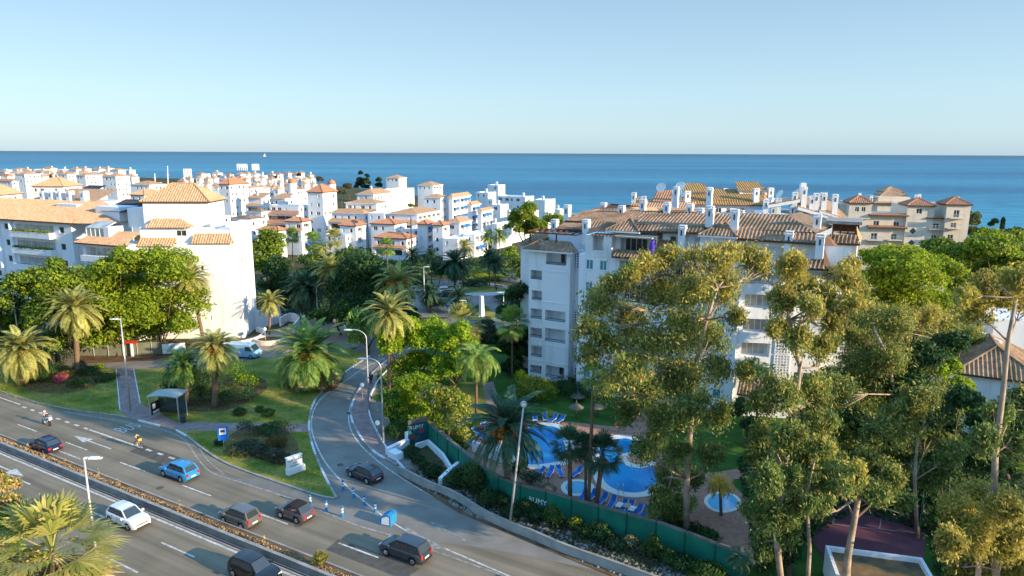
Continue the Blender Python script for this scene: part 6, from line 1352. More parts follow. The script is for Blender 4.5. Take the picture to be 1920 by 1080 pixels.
o=st_.build('rubble',M['stone'],org=bank[2]); tag(o,'pale loose stones scattered along the roadside bank','stones',kind='stuff')
# a wood that carries on past the right of the view
rw=np.random.RandomState(9); cl=[]
for i in range(170):
    y=rw.uniform(60,235); x=.80*y+rw.uniform(10,110); h=rw.uniform(3,9); cl.append((Vector((x,y,h*.6)),(rw.uniform(3,6),rw.uniform(3,6),h*.55)))
o=foliage('woodland',subclump(cl,5,rw,.5),26000,1.1,'lf_hedge',None,(130,140,0),1.5,0,3,.5,.7,('lf_pine',.35)); tag(o,'dense green wood continuing beyond the white houses at the right','woodland',kind='stuff')
# ================================================================ street furniture
U=Fr((0,0),0)
def cyl(mb,x,y,z0,z1,r0,r1=None,n=12,mi=0): mb.tube([(x,y,z0),(x,y,z1)],[r0,r0 if r1 is None else r1],n,mi)
def lamp(label,foot,head,kind,arm=(0,0),name='street_lamp',group='street lamps'):
    g=G(*foot); z=W(head[0],head[1],g.y).z; o=thing(name,label,'street lamp',g,group); h=z
    hd=W(head[0],head[1],g.y); mb=MB(); top=Vector((g.x if kind!='disc' else hd.x,g.y,h-.9 if kind=='curve' else h))
    if kind=='curve':
        dx=hd.x-g.x; pts=[g,Vector((g.x,g.y,h*.5)),Vector((g.x,g.y,h-1.1))]; 
        for i in range(1,7): a=PI/2*i/6; pts.append(Vector((g.x+dx*.75*(1-math.cos(a)),g.y,h-1.1+1.1*math.sin(a))))
        pts.append(Vector((g.x+dx*.82,g.y,h))); mb.tube(pts,[.13,.10,.07]+[.055]*7,8); hx=g.x+dx*.82; sx=1 if dx>0 else -1
    else: mb.tube([g,top],[.12,.065],8); hx=g.x; sx=arm[0]
    mb.build('pole',M['metal'],o,smooth=True); mb=MB()
    if kind in('curve','flat'):
        L=1.0 if kind=='curve' else 1.25
        for k,(a,b_,t0) in enumerate(((0,.3,.07),(.3,.8,.10),(.8,1,.06))): mb.box(U,*sorted((hx+sx*L*a,hx+sx*L*b_)),g.y-.17+.05*(k!=1),g.y+.17-.05*(k!=1),h-.06,h-.06+t0)
        mb.build('lamp_head',M['lampw'],o)
    else:
        mb.tube([(hd.x,g.y+.08,h+.1),(hd.x,g.y-.08,h+.1)],[.27,.27],18); hd_=mb.build('lamp_head',M['metal'],o); mb=MB(); mb.tube([(hd.x,g.y-.10,h+.1),(hd.x,g.y-.085,h+.1)],[.15,.15],14); mb.build('lens',M['lampw'],hd_)
    return o
lamp('tall flat headed street lamp at the top of the pink footpath',(245,772),(228,598),'flat',(-1,0))
lamp('street lamp with a white flat head in front of the median',(190,1118),(150,858),'flat',(1,0))
lamp('curved arm lamp on the far kerb with its head turned left',(692,772),(655,618),'curve')
lamp('curved arm lamp by the globe lamp, head over the road',(719,832),(682,672),'curve')
lamp('curved lamp in the garden with its head to the right',(597,612),(614,531),'curve')
lamp('faint curved lamp among the dark trees at the left edge',(43,690),(24,546),'curve')
lamp('tall pole with a round floodlight disc at the concrete barrier',(955,992),(982,760),'disc')
lamp('slim lamp post beside the street bend',(944,606),(936,548),'flat',(-1,0))
lamp('short white headed lamp above the lime trees',(874,598),(872,563),'flat',(-1,0))
lamp('thin tall post in front of the roundabout palms',(796,574),(795,500),'flat',(1,0))
for lab,x,y,yt in (('globe lamp on the pavement nearest the white pit',709,822,793),('globe lamp on the pavement further along the curve',680,748,722),('globe lamp by the round white planter',498,642,617),('first globe lamp at the street bend',933,606,590),('second globe lamp at the street bend',939,603,585),('globe lamp among the garden trees',498,545,523)):
    g=G(x,y); h=W(x,yt,g.y).z; o=thing('globe_lamp',lab,'lamp',g,'white globe lamps'); mb=MB(); cyl(mb,g.x,g.y,0,h-.2,.05); mb.build('pole',M['metal'],o)
    mb=MB(); mb.lathe((g.x,g.y,h),[(.02,-.3)]+[(.3*math.cos(a),.3*math.sin(a)) for a in [R(x_) for x_ in range(-75,90,15)]],14); mb.build('globe',M['globe'],o,smooth=True)
def rotf(g,deg): return Fr(g,deg)
# bus shelter
g=G(283,786); g2=G(336,790); F=Fr(g,math.degrees(math.atan2(g2.y-g.y,g2.x-g.x))); Lw=(g2-g).length
o=thing('bus_shelter','grey roofed bus shelter with a poster panel beside the footpath','bus shelter',g)
hz=W(281,744,g.y).z; mb=MB()
n=8
for i in range(n): 
    a,b=i/n,(i+1)/n; za,zb=hz+.3*math.sin(PI*a*.8),hz+.3*math.sin(PI*b*.8)
    for dz in (0,.09): q=[F.pt(-.2+(Lw+.4)*a,-.3,za+dz),F.pt(-.2+(Lw+.4)*b,-.3,zb+dz),F.pt(-.2+(Lw+.4)*b,1.9,zb+dz+.12),F.pt(-.2+(Lw+.4)*a,1.9,za+dz+.12)]; mb.face(q if dz else q[::-1])
    mb.face([F.pt(-.2+(Lw+.4)*a,-.3,za),F.pt(-.2+(Lw+.4)*b,-.3,zb),F.pt(-.2+(Lw+.4)*b,-.3,zb+.09),F.pt(-.2+(Lw+.4)*a,-.3,za+.09)])
mb.build('roof',mat('shelter_roof',(.38,.42,.40),.6),o)
for u,w_ in ((0,0),(Lw,0),(Lw,1.6),(0,1.6)): mb=MB(); mb.box(F,u-.05,u+.05,w_-.05,w_+.05,.13,hz+.15); mb.build('post',M['metal'],o)
mb=MB(); mb.box(F,.06,.16,.1,1.5,.5,2.0); p_=mb.build('poster_panel',M['blackp'],o); mb=MB(); mb.box(F,.17,.18,.25,1.35,.6,.9); mb.box(F,.17,.18,.3,.8,1.2,1.8); mb.build('poster',M['white'],p_)
mb=MB(); mb.box(F,.06,Lw-.06,1.55,1.58,.3,2.2); mb.build('glass_wall',mat('shelter_glass',(.10,.16,.15),.1,trans=.7),o); mb=MB(); mb.box(F,.4,Lw-.4,1.1,1.45,.55,.62); mb.build('bench',M['wood'],o)
mb=MB(); g=G(344,794); mb.lathe(g,[(.26,.13),(.3,.3),(.32,1.0),(.2,1.12)],10); tag(mb.build('litter_bin',mat('dark_bin',(.03,.05,.06),.5),org=g),'dark round litter bin beside the bus shelter','bin')
# blue bus stop sign
g=G(421,846); F=Fr(g,18); z1=W(419,800,g.y).z; z0=W(419,825,g.y).z; o=thing('bus_stop_sign','blue bus stop sign with white panel on a thin post','sign',g)
mb=MB(); cyl(mb,g.x,g.y,0,z0+.1,.045); mb.build('post',M['metal'],o); mb=MB(); mb.box(F,-.55,.5,-.05,.0,z0,z1); pl=mb.build('sign_panel',M['signb'],o)
mb=MB(); mb.box(F,-.38,.32,-.062,-.051,z0+(z1-z0)*.42,z1-.15); mb.build('white_field',M['white'],pl)
mb=MB(); zz=z0+(z1-z0)*.62; mb.box(F,-.26,.2,-.07,-.063,zz,zz+.22); mb.box(F,-.2,-.1,-.07,-.063,zz-.07,zz); mb.box(F,.04,.14,-.07,-.063,zz-.07,zz); mb.build('bus_symbol',M['blackp'],pl)
# white text monument
g=G(541,895); g2=G(573,883); F=Fr(g,math.degrees(math.atan2(g2.y-g.y,g2.x-g.x))); Lw=(g2-g).length; zt=W(556,863,g.y).z
o=thing('monument_sign','white block sign with four lines of dark lettering on the traffic island','sign',g)
mb=MB(); mb.box(F,0,Lw,0,.55,.1,.75); mb.build('base',M['stucco'],o); mb=MB(); mb.box(F,.05,Lw-.25,.1,.45,.75,zt); mb.box(F,-.0,Lw-.2,.05,.5,zt,zt+.1); bd=mb.build('board',M['stucco'],o)
for i,tx in enumerate(('VILLA MARINA','LAS','PETUNIAS','URBANIZACION')):
    c_=F.pt(Lw*.5-.1,.092,zt-.28-.30*i); m4=Matrix(((F.e.x,0,-F.n.x,c_.x-g.x),(F.e.y,0,-F.n.y,c_.y-g.y),(0,1,0,c_.z),(0,0,0,1))); text('lettering',tx,.24,M['rail'],m4,bd)
# bollards and the blue nose box
PX=[(643,919),(663,933),(683,948),(704,961),(582,948),(612,959),(642,969)]
for i,(x,y) in enumerate(PX):
    g=G(x,y); o=thing('bollard',['blue and white bollard nearest the lawn tip, inner row','second bollard of the inner row','third bollard of the inner row','last bollard of the inner row, beside the turning arrow','first bollard of the outer row, behind the small soft top car','middle bollard of the outer row','bollard of the outer row nearest the blue arrow box'][i],'bollard',g,'blue and white bollards')
    mb=MB(); mb.lathe((g.x,g.y,.02),[(.19,0),(.19,.05),(.11,.08),(.10,.3),(.10,.95),(.115,1.0),(.06,1.05)],12); mb.build('post',mat('bollard_blue',(.02,.20,.42),.5) if i==0 else bpy.data.materials['bollard_blue'],o,smooth=False)
    for z in (.42,.68): mb=MB(); mb.lathe((g.x,g.y,z),[(.106,0),(.108,.02),(.108,.14),(.106,.16)],12); mb.build('white_band',M['white'],o)
g=G(719,986); F=Fr(g,-20); o=thing('arrow_box','blue wedge shaped traffic divider with a white arrow face','traffic divider',g)
mb=MB(); b=len(mb.v)
prof=[(-.5,0),(.7,0),(.7,.95),(.35,1.05),(-.3,.75)]
for w_ in(0,1.1): mb.v+= [tuple(F.pt(u,w_,z+.02)) for u,z in prof]
mb.f+=[tuple(range(4,-1,-1)),tuple(range(5,10))]+[(i,(i+1)%5,5+(i+1)%5,5+i) for i in range(5)]; mb.m+=[0]*7; bx=mb.build('body',bpy.data.materials['bollard_blue'],o)
mb=MB(); q=lambda u,z:F.pt(u,-.01,z+.02); mb.face([q(-.2,.12),q(.58,.12),q(.58,.85),q(.35,.93),q(-.15,.68)]); mb.build('white_face',M['white'],bx)
# concrete barrier
bl=smooth_line(GL([(745,889),(800,917),(850,938),(900,970),(950,994),(1000,1014),(1060,1040),(1180,1083),(1400,1165)]),4); o=thing('concrete_barrier','long curved concrete crash barrier beside the slip road','barrier',bl[0])
mb=MB(); k_=offset(bl,.12); k2=offset(bl,.32); k3=offset(bl,.46)
for i in range(len(bl)-1):
    for (A,za),(B_,zb) in (((bl,.02),(k_,.75)),((k_,.75),(k2,.75)),((k2,.75),(k3,.02))):
        a,b_,c_,d=A[i],A[i+1],B_[i+1],B_[i]; mb.face([(a.x,a.y,za),(b_.x,b_.y,za),(c_.x,c_.y,zb),(d.x,d.y,zb)])
    if i%4==0: pass
e=0; mb.face([(bl[e].x,bl[e].y,.02),(k_[e].x,k_[e].y,.75),(k2[e].x,k2[e].y,.75),(k3[e].x,k3[e].y,.02)]); mb.build('wall',M['conc'],o)
mb=MB(); wallstrip(mb,offset(bl,.10),.24,.75,.80); mb.build('coping',M['kerb'],o)
# the white walled planting pit
pit=[(730,850),(768,838),(803,818),(812,822),(860,875),(824,906)]; o=thing('retaining_wall','angular white low walls round a planting pit by the pavement','wall',G(800,850))
for i,(l,h,th) in enumerate((([(765,836),(803,820)],1.5,.5),([(803,820),(836,846),(860,876)],1.5,.55),([(782,844),(801,836),(828,862),(842,886)],.7,.3),([(729,856),(768,838)],.9,.5),([(860,876),(842,890),(822,910)],.8,.4),([(727,858),(742,866)],.8,1.0))):
    mb=MB(); wallstrip(mb,GL(l),th,0,h); mb.build('wall_section',M['stucco'],o)
# green fence: panels and posts
FL=[(803,829),(868,886),(925,932),(985,955),(1027,966),(1145,1001),(1209,1018),(1276,1043),(1311,1058),(1420,1100)]
ft=[(803,783),(868,848),(925,893),(985,917),(1027,928),(1145,962),(1209,984),(1276,1007),(1311,1023),(1420,1060)]
o=thing('green_fence','long green panel fence with dark posts around the pool garden','fence',G(985,955)); pts=smooth_line(GL(FL),3); 
hz=2.15; k=0; run=[pts[0]]; acc=0
seg=[]
i=0; cur=pts[0].copy(); seg=[cur.copy()]; rest=2.55
for a,b_ in zip(pts,pts[1:]):
    d=(b_-a).length; pos=0
    while d-pos>rest: pos+=rest; seg.append(a.lerp(b_,pos/d)); rest=2.55
    rest-=d-pos
for a,b_ in zip(seg,seg[1:]):
    F=Fr(a,math.degrees(math.atan2(b_.y-a.y,b_.x-a.x))); L=(b_-a).length
    mb=MB(); mb.box(F,.06,L-.06,0,.04,0,hz); p_=mb.build('panel',M['fence'],o); mb=MB(); mb.box(F,.06,L-.06,.0,.5,hz+.005,hz+.03); mb.box(F,.06,L-.06,-.01,.05,hz+.03,hz+.22); mb.build('top_board',M['mesh'],p_)
    mb=MB(); mb.box(F,-.06,.06,-.05,.09,0,hz+.05); mb.build('post',M['fencepost'],o)
a,b_=G(766,836),G(803,829); F=Fr(a,math.degrees(math.atan2(b_.y-a.y,b_.x-a.x))); L=(b_-a).length; mb=MB(); mb.box(F,0,L,0,.05,0,2.5); gp=mb.build('painted_panel',mat('graffiti_panel',(.01,.06,.09),.6,col2=(.02,.13,.15),nscale=.5),o); mb=MB(); mb.box(F,0,L,-.02,.08,2.5,3.0); mb.build('top_board',M['mesh'],gp)
def onf(px,py,body,size,F,par,w=-.03):
    u,z=F.pick(px,py,w); c_=F.pt(u,w,z); g0=ORG[o.name]; m4=Matrix(((F.e.x,0,-F.n.x,c_.x-g0.x),(F.e.y,0,-F.n.y,c_.y-g0.y),(0,1,0,c_.z-g0.z),(0,0,0,1))); return text('graffiti',body,size,M['white'],m4,par)
onf(781,801,'RUMY',.62,F,gp)
mb=MB(); 
for (u,z,r) in ((.5,1.0,.3),(1.5,1.5,.34),(.9,.6,.2)): c_=F.pt(min(u,L-.4),-.012,z); mb.face([c_+F.e*r*math.cos(a)+Vector((0,0,r*.8*math.sin(a))) for a in [i*PI/5 for i in range(10)]])
mb.build('paint_blots',mat('faded_red_paint',(.30,.06,.06),.7),gp)
ii=min(range(len(seg)-1),key=lambda i:abs((seg[i]-G(1010,962)).length)); F=Fr(seg[ii],math.degrees(math.atan2(seg[ii+1].y-seg[ii].y,seg[ii+1].x-seg[ii].x))); onf(1008,940,'RUMY',.7,F,o,-.05)
# dividing wall by the pool, tennis court, flat roofed changing room
mb=MB(); l=GL([(885,848),(945,872)]); wallstrip(mb,l,.25,0,1.3); tag(mb.build('garden_wall',M['stucco'],org=l[0]),'low white wall with shadow pattern left of the big dark palm','wall')
sheet('tennis_court',GL([(1520,1010),(1600,880),(1745,905),(1730,1075),(1560,1080)]),.09,mat('court_surface',(.13,.045,.06),.9,noise=.15,nscale=1.5))
mb=MB()
for a,b_ in (((1560,985),(1735,1003)),((1590,930),(1740,950)),((1560,985),(1600,900)),((1650,993),(1662,915))): wallstrip(mb,GL([a,b_]),.07,.092,.096)
mb.build('court_line',M['paintw'])['kind']='structure'
for lab,l in (('tall dark green mesh fence at the right side of the court',[(1722,1000),(1742,880)]),('tall teal mesh fence at the left side of the court',[(1500,1050),(1512,880)])):
    q=GL(l); o=thing('court_fence',lab,'fence',q[0]); F=Fr(q[0],math.degrees(math.atan2(q[1].y-q[0].y,q[1].x-q[0].x))); L=(q[1]-q[0]).length
    mb=MB(); mb.box(F,0,L,0,.04,0,3.2); mb.build('mesh_panel',mat('court_mesh',(.01,.09,.07),.8),o); 
    for i in range(5): mb=MB(); cyl(mb,*F.pt(L*i/4,-.06)[:2],0,3.3,.05); mb.build('post',M['fencepost'],o)
g=G(1640,1060,2.6); F=Fr(W(1548,1020,48),-14); o=Bld('changing_room','low flat roofed hut with a white parapet and leaf litter below the court','hut',F,near=True)
z=F.pick(1548,1022)[1]; u1=F.pick(1728,1055)[0]; o.block(0,u1,-6,0,0,z,parapet=.35); mb=MB(); mb.face([F.pt(.3,-5.7,z-.33),F.pt(u1-.3,-5.7,z-.33),F.pt(u1-.3,-.3,z-.33),F.pt(.3,-.3,z-.33)]); mb.build('roof_deck',mat('leafy_roof_deck',(.09,.075,.055),.95,col2=(.24,.15,.06),nscale=1.2,detail=8),o.t)
# straw parasols
def straw(label,foot,canopy,r_px,under=False):
    g=G(*foot); c=W(canopy[0],canopy[1],g.y); r=r_px*g.y/FPX*1.05; o=thing('straw_parasol',label,'parasol',g,'straw parasols on the pool lawn'); mb=MB(); cyl(mb,g.x,g.y,0,c.z+.1,.06); mb.build('pole',M['wood'],o)
    mb=MB(); mb.lathe((g.x,g.y,c.z-.15),[(r*.98,0),(r,.04),(r*.55,.32),(r*.12,.55),(.06,.8),(.05,.95)],20); mb.build('canopy',M['thatch'],o)
straw('farthest straw parasol against the dark hedge',(1083,752),(1083,742),14); straw('left straw parasol on the shaded lawn',(1080,785),(1079,762),14); straw('right straw parasol on the shaded lawn',(1121,783),(1122,762),14); straw('dark straw parasol behind the green fence',(1027,945),(1028,913),18); straw('dark straw parasol beside the last loungers',(1222,998),(1222,972),17)
# loungers
def lounger_proto():
    o=local('sun_lounger','x','sun lounger',(0,0,0)); mb=MB()
    mb.box(U,-.32,.32,-.95,.45,.28,.34); 
    b=len(mb.v); mb.face([(-.32,.45,.30),(.32,.45,.30),(.32,1.02,.78),(-.32,1.02,.78)]); mb.face([(-.32,1.02,.72),(.32,1.02,.72),(.32,.45,.24),(-.32,.45,.24)]); mb.build('frame',M['white'],o)
    mb=MB(); mb.box(U,-.27,.27,-.9,.44,.345,.38); mb.face([(-.27,.44,.36),(.27,.44,.36),(.27,.98,.82),(-.27,.98,.82)]); mb.face([(-.27,.98,.81),(.27,.98,.81),(.27,.45,.35),(-.27,.45,.35)]); mb.build('blue_sling',M['blue'],o)
    for x in(-.28,.28):
        for y in(-.75,.4): mb=MB(); mb.box(U,x-.03,x+.03,y-.04,y+.04,0,.28); mb.build('leg',M['white'],o)
    return o
LP=lounger_proto(); first=True
LS=[('upright blue lounger at the left end of the lawn row',1003,788,0),('second upright blue lounger of the lawn row',1022,788,0),('third lounger of the lawn row, turned a little',1037,791,-30),('last lounger of the lawn row, turned a little',1050,793,-35),
('blue lounger left of the rounded pool tiles',1009,893,-50),('second blue lounger under the palm shade',1031,893,-20),('third blue lounger under the palm shade',1050,892,10),('fourth lounger between the palm trunks',1080,893,-40),
('single blue lounger between the thick trunks',1108,938,-35),('first blue lounger along the fence after the trunk',1128,945,-35),('second blue lounger along the fence',1147,950,-25),('third lounger along the fence with towels',1168,958,-25),('fourth lounger along the fence with towels',1180,960,-25),('fifth blue lounger along the fence',1194,967,-35),('last blue lounger beside the dark parasol',1208,970,-30),('shaded blue lounger at the left pool edge by the towels',905,826,60),('second shaded lounger at the left pool edge',898,816,60),('third shaded lounger at the left pool edge',915,806,70),('lounger in shadow below the lawn strip by the white wall',893,842,60),('teal shaded lounger left of the dark palm',1092,938,-30)]
for lab,x,y,a in LS:
    g=G(x,y); g.z=.1; o=LP if first else copy_thing(LP,lab,g,R(a),.88)
    if first: LP['label']=lab; LP.location=g; LP.rotation_euler=(0,0,R(a)); LP.scale=(.88,)*3
    o['group']='blue loungers around the pools'; first=False
for i,(x,y,c1) in enumerate(((901,808,'fl_pink'),(912,800,'white'),(1162,955,'white'),(1176,956,'canvas'),(1186,962,'white'))):
    g=G(x,y); g.z=.55; mb=MB(); mb.box(Fr(g,-30),-.28,.28,-.6,.3,.52,.56); mb.box(Fr(g,-30),-.3,-.26,-.5,.2,.2,.56); tag(mb.build('towel',M['fl_pink'] if c1=='fl_pink' else M[c1],org=g),['pink towel over a shaded lounger','white towel on the shaded lounger group','white towel on the third fence lounger','beige towel on the fourth fence lounger','white towel at the edge of the fence loungers'][i],'towel','towels on the loungers')
for lab,foot,top in (('orange life ring on a post beside the dark palm',(962,800),(966,771)),('orange life ring on a post at the lawn edge',(1159,812),(1153,796))):
    g=G(*foot); c=W(top[0],top[1],g.y); c.x=g.x; o=thing('life_ring_post',lab,'life ring',g,'life rings by the pool'); mb=MB(); cyl(mb,g.x,g.y+.1,0,c.z+.2,.04); mb.build('post',M['signb'],o)
    mb=MB(); mb.tube([c+Vector((.34*math.cos(a),-.02,.34*math.sin(a))) for a in [2*PI*i/16 for i in range(17)]],.085,8,cap=False); mb.build('ring',mat('ring_orange',(.75,.16,.05),.5) if 'ring_orange' not in bpy.data.materials else bpy.data.materials['ring_orange'],o,smooth=True)
g=G(938,852); o=thing('folded_parasol','white folded cloth parasol left of the thick palm trunk','parasol',g); mb=MB(); cyl(mb,g.x,g.y,0,3.2,.04); mb.build('pole',M['metal'],o); mb=MB(); mb.lathe((g.x,g.y,.3),[(1.15,0),(1.1,.1),(.6,1.3),(.15,2.5),(.04,2.8)],9); mb.build('canopy',M['white'],o)
# left wall with posts, red canopy sign, billboard
q=GL([(150,668),(232,668),(312,664)]); o=thing('screen_fence','beige mesh screen fence on posts behind the lawn trees','fence',q[0])
for k in range(2):
    F=Fr(q[k],math.degrees(math.atan2(q[k+1].y-q[k].y,q[k+1].x-q[k].x))); L=(q[k+1]-q[k]).length; mb=MB(); mb.box(F,0.05,L-.05,0,.05,.1,2.1); mb.build('screen',mat('screen_mesh',(.16,.17,.12),.9,noise=.15,nscale=2) if k==0 else bpy.data.materials['screen_mesh'],o)
    for i in range(4): mb=MB(); cyl(mb,*F.pt(L*i/3,-.08)[:2],0,2.3,.05); mb.build('post',M['metal'],o)
g=G(249,669); o=thing('red_banner_stand','small red topped board on a white post by the footpath','sign',g); mb=MB(); mb.box(Fr(g,0),-.16,.16,-.1,.1,0,2.2); mb.build('post',M['stucco'],o); mb=MB(); mb.box(Fr(g,0),-1.3,.9,-.12,.12,2.2,2.6); mb.build('board',mat('red_board',(.55,.03,.02),.6),o)
a,b_=G(306,665),G(349,662); F=Fr(a,math.degrees(math.atan2(b_.y-a.y,b_.x-a.x))); L=(b_-a).length; o=thing('advertising_banner','white and blue banner stretched on the screen fence','banner',a); mb=MB(); mb.box(F,0,L,-.3,-.22,.2,1.8); bn=mb.build('panel',M['white'],o); mb=MB(); mb.face([F.pt(L*.15,-.305,.4),F.pt(L*.35,-.305,.4),F.pt(L*.6,-.305,1.7),F.pt(L*.4,-.305,1.7)]); mb.face([F.pt(L*.6,-.305,.3),F.pt(L*.75,-.305,.3),F.pt(L*.9,-.305,1.3),F.pt(L*.75,-.305,1.3)]); mb.build('blue_pattern',mat('pale_blue_print',(.25,.45,.65),.6),bn)
# round planter, ramp walls, gate
g=G(505,642); mb=MB()
ring=[(g.x+2.6*math.cos(a),g.y+2.2*math.sin(a),0) for a in [2*PI*i/24 for i in range(24)]]; inn=[(g.x+2.25*math.cos(a),g.y+1.85*math.sin(a),0) for a in [2*PI*i/24 for i in range(24)]]
for i in range(24):
    j=(i+1)%24; A,B_,c_,d=ring[i],ring[j],inn[j],inn[i]; mb.face([(A[0],A[1],0),(B_[0],B_[1],0),(B_[0],B_[1],.8),(A[0],A[1],.8)]); mb.face([(A[0],A[1],.8),(B_[0],B_[1],.8),(c_[0],c_[1],.8),(d[0],d[1],.8)]); mb.face([(d[0],d[1],.8),(c_[0],c_[1],.8),(c_[0],c_[1],.4),(d[0],d[1],.4)])
o=thing('round_planter','round white walled planter holding the small date palm','planter',g); mb.build('rim',M['stucco2'],o); mb=MB(); mb.face([(p[0],p[1],.5) for p in inn]); mb.build('soil',M['soil'],o)
for lab,l,h in (('curved white ramp wall behind the round planter',[(527,612),(545,602),(560,610),(548,626)],1.6),('cream curved planter wall at the foot of the gable',[(480,622),(495,628),(478,642),(430,652),(415,650)],.9),('white boundary wall right of the blank gable',[(480,618),(527,605)],3.4),('long white parapet rising to the small white gate',[(620,626),(645,619)],.7)):
    q=smooth_line(GL(l),3); o=MB(); wallstrip(o,q,.3,0,h); tag(o.build('low_wall',M['stucco'],org=q[0]),lab,'wall')
g=G(648,618); F=Fr(g,55); o=thing('gate_pier','small white sculpted gateway with an opening by the ramp','gateway',g); mb=MB(); mb.box(F,0,.7,0,.5,0,4.2); mb.box(F,2.4,3.1,0,.5,0,4.6); mb.box(F,0.7,2.4,0,.5,3.0,3.9); mb.box(F,-.0,3.1,-.6,.0,0,2.2); mb.build('pier',M['stucco'],o)
pool('swimming_pool','small shaded pool behind the white boundary wall',[(530,584),(560,580),(566,586),(545,592),(528,590)],.8); pool('swimming_pool','second shaded pool strip before the garden trees',[(532,594),(560,592),(572,597),(560,603),(536,600)],.8)
# roundabout centre
c0=G(905,548); mb=MB(); n=30; rad=[(c0.x+9.5*math.cos(2*PI*i/n)-3,c0.y+4.5*math.sin(2*PI*i/n)) for i in range(n)]; mb.prism(rad,0,.75,0); o=thing('oval_planter','raised white walled oval planter with clipped hedge at the roundabout','planter',c0); mb.build('rim',M['stucco'],o); mb=MB(); mb.face([(x*.96+c0.x*.04-.1,y*.96+c0.y*.04,.76) for x,y in rad]); mb.build('soil',M['lawn'],o)
g=G(903,594); z=W(904,555,g.y).z; mb=MB(); mb.prism([(g.x-.5,g.y-.5),(g.x+.5,g.y-.5),(g.x+.5,g.y+.5),(g.x-.5,g.y+.5)],0,.3); b=len(mb.v); mb.tube([g,Vector((g.x,g.y,z))],[.62,.42],4); tag(mb.build('white_pylon',M['stucco'],org=g),'tapering white pylon on the traffic island','pylon')
sheet('traffic_island',smooth_line(GL([(885,582),(905,574),(925,585),(928,596),(905,602),(880,600)]),4,True),.13,M['lawn'],z0=0)
sheet('pedestrian_area',smooth_line(GL([(860,536),(905,532),(950,536),(952,556),(920,566),(870,564)]),4,True),.04,M['paver'])
sheet('town_pavement',GL([(880,512),(1010,512),(1010,530),(960,530),(930,524),(880,522)]),.05,M['driveway'] if 'driveway' in M else M['paver'])
sheet('street_plaza',GL([(690,545),(820,530),(860,548),(850,585),(760,595),(690,585)]),.033,M['asphalt2'])
for lab,x,y,xs,m in (('far blue and white signboard at the plaza edge',966,497,1.2,'signb'),('white round signpost beside the plaza',842,592,.8,'signb')):
    g=G(x,y); o=thing('traffic_sign',lab,'sign',g); mb=MB(); cyl(mb,g.x,g.y,0,2.4,.06); mb.build('post',M['metal'],o); mb=MB(); mb.box(Fr(g,0),-xs/2,xs/2,-.08,-.02,1.6,2.8); mb.build('sign_panel',M[m],o)
# boats, masts and rooftop billboards far away
g=G(496,293.5,-3); s=g.y/FPX; o=thing('sailboat','tiny white sailing boat alone near the horizon','sailboat',g); F=Fr(g,10); mb=MB(); b=len(mb.v)
mb.v+=[tuple(F.pt(u*s,w_*s,-3+z*s)) for u,w_,z in ((-2.2,-.6,.7),(2.6,0,.7),(-2.2,.6,.7),(-1.9,-.4,0),(1.9,0,0),(-1.9,.4,0))]; mb.f+=[(0,1,2),(3,5,4),(0,3,4,1),(1,4,5,2),(2,5,3,0)]; mb.m+=[0]*5; mb.build('hull',M['white'],o)
mb=MB(); mb.face([F.pt(-1.7*s,0,-3+1.0*s),F.pt(.3*s,0,-3+1.0*s),F.pt(.35*s,.1*s,-3+5.6*s)]); mb.face([F.pt(.5*s,0,-3+1.0*s),F.pt(2.2*s,0,-3+1*s),F.pt(.4*s,.1*s,-3+5*s)]); mb.build('sail',M['white'],o); mb=MB(); mb.tube([F.pt(.4*s,0,-3),F.pt(.4*s,0,-3+5.8*s)],.1*s,5); mb.build('mast',M['white'],o)
for lab,x,y0,y1 in (('tall white yacht mast before the sea',314,345,311),('shorter yacht mast left of the tall one',290,342,325)):
    p=W(x,y0,600); q=W(x,y1,600); o=thing('yacht_mast',lab,'yacht mast',Vector((p.x,p.y,p.z))); mb=MB(); mb.tube([p-Vector((0,0,8)),q],[.45,.3],6); mb.tube([p.lerp(q,.5)-Vector((1.6,0,0)),p.lerp(q,.5)+Vector((1.6,0,0))],.12,4); mb.build('mast',M['white'],o)
for lab,x0,x1,y0,y1 in (('white rooftop letter frame on the seaward roofs',445,463,308,315),('second white rooftop frame to its right',473,485,308,315),('dark grid rooftop frame at the harbour left end',345,359,317,328)):
    p=W((x0+x1)/2,y1,610); q=W((x0+x1)/2,y0,610); hw=(x1-x0)/2*610/FPX; o=thing('rooftop_frame',lab,'rooftop sign',p); mb=MB()
    for i in range(6): x=p.x-hw+2*hw*i/5; mb.tube([(x,610,p.z-2),(x,610,q.z)],.35,4)
    for z in (p.z+.8,(p.z+q.z)/2,q.z): mb.tube([(p.x-hw,610,z),(p.x+hw,610,z)],.3,4)
    mb.build('frame',M['white'] if 'dark' not in lab else M['stain'],o)
for lab,x,y in (('small red domed turret behind the orange house',548,343),('red domed turret right of the orange tower cap',622,345)):
    p=W(x,y,300); o=thing('domed_turret',lab,'turret',Vector((p.x,300,0))); mb=MB(); cyl(mb,p.x,300,0,p.z,1.7,n=14); mb.build('drum',M['stucco'],o); mb=MB(); mb.lathe((p.x,300,p.z),[(1.8,0),(1.7,.6),(1.2,1.4),(.5,1.85),(.05,2)],14); mb.build('dome',M['tileR'],o,smooth=True)
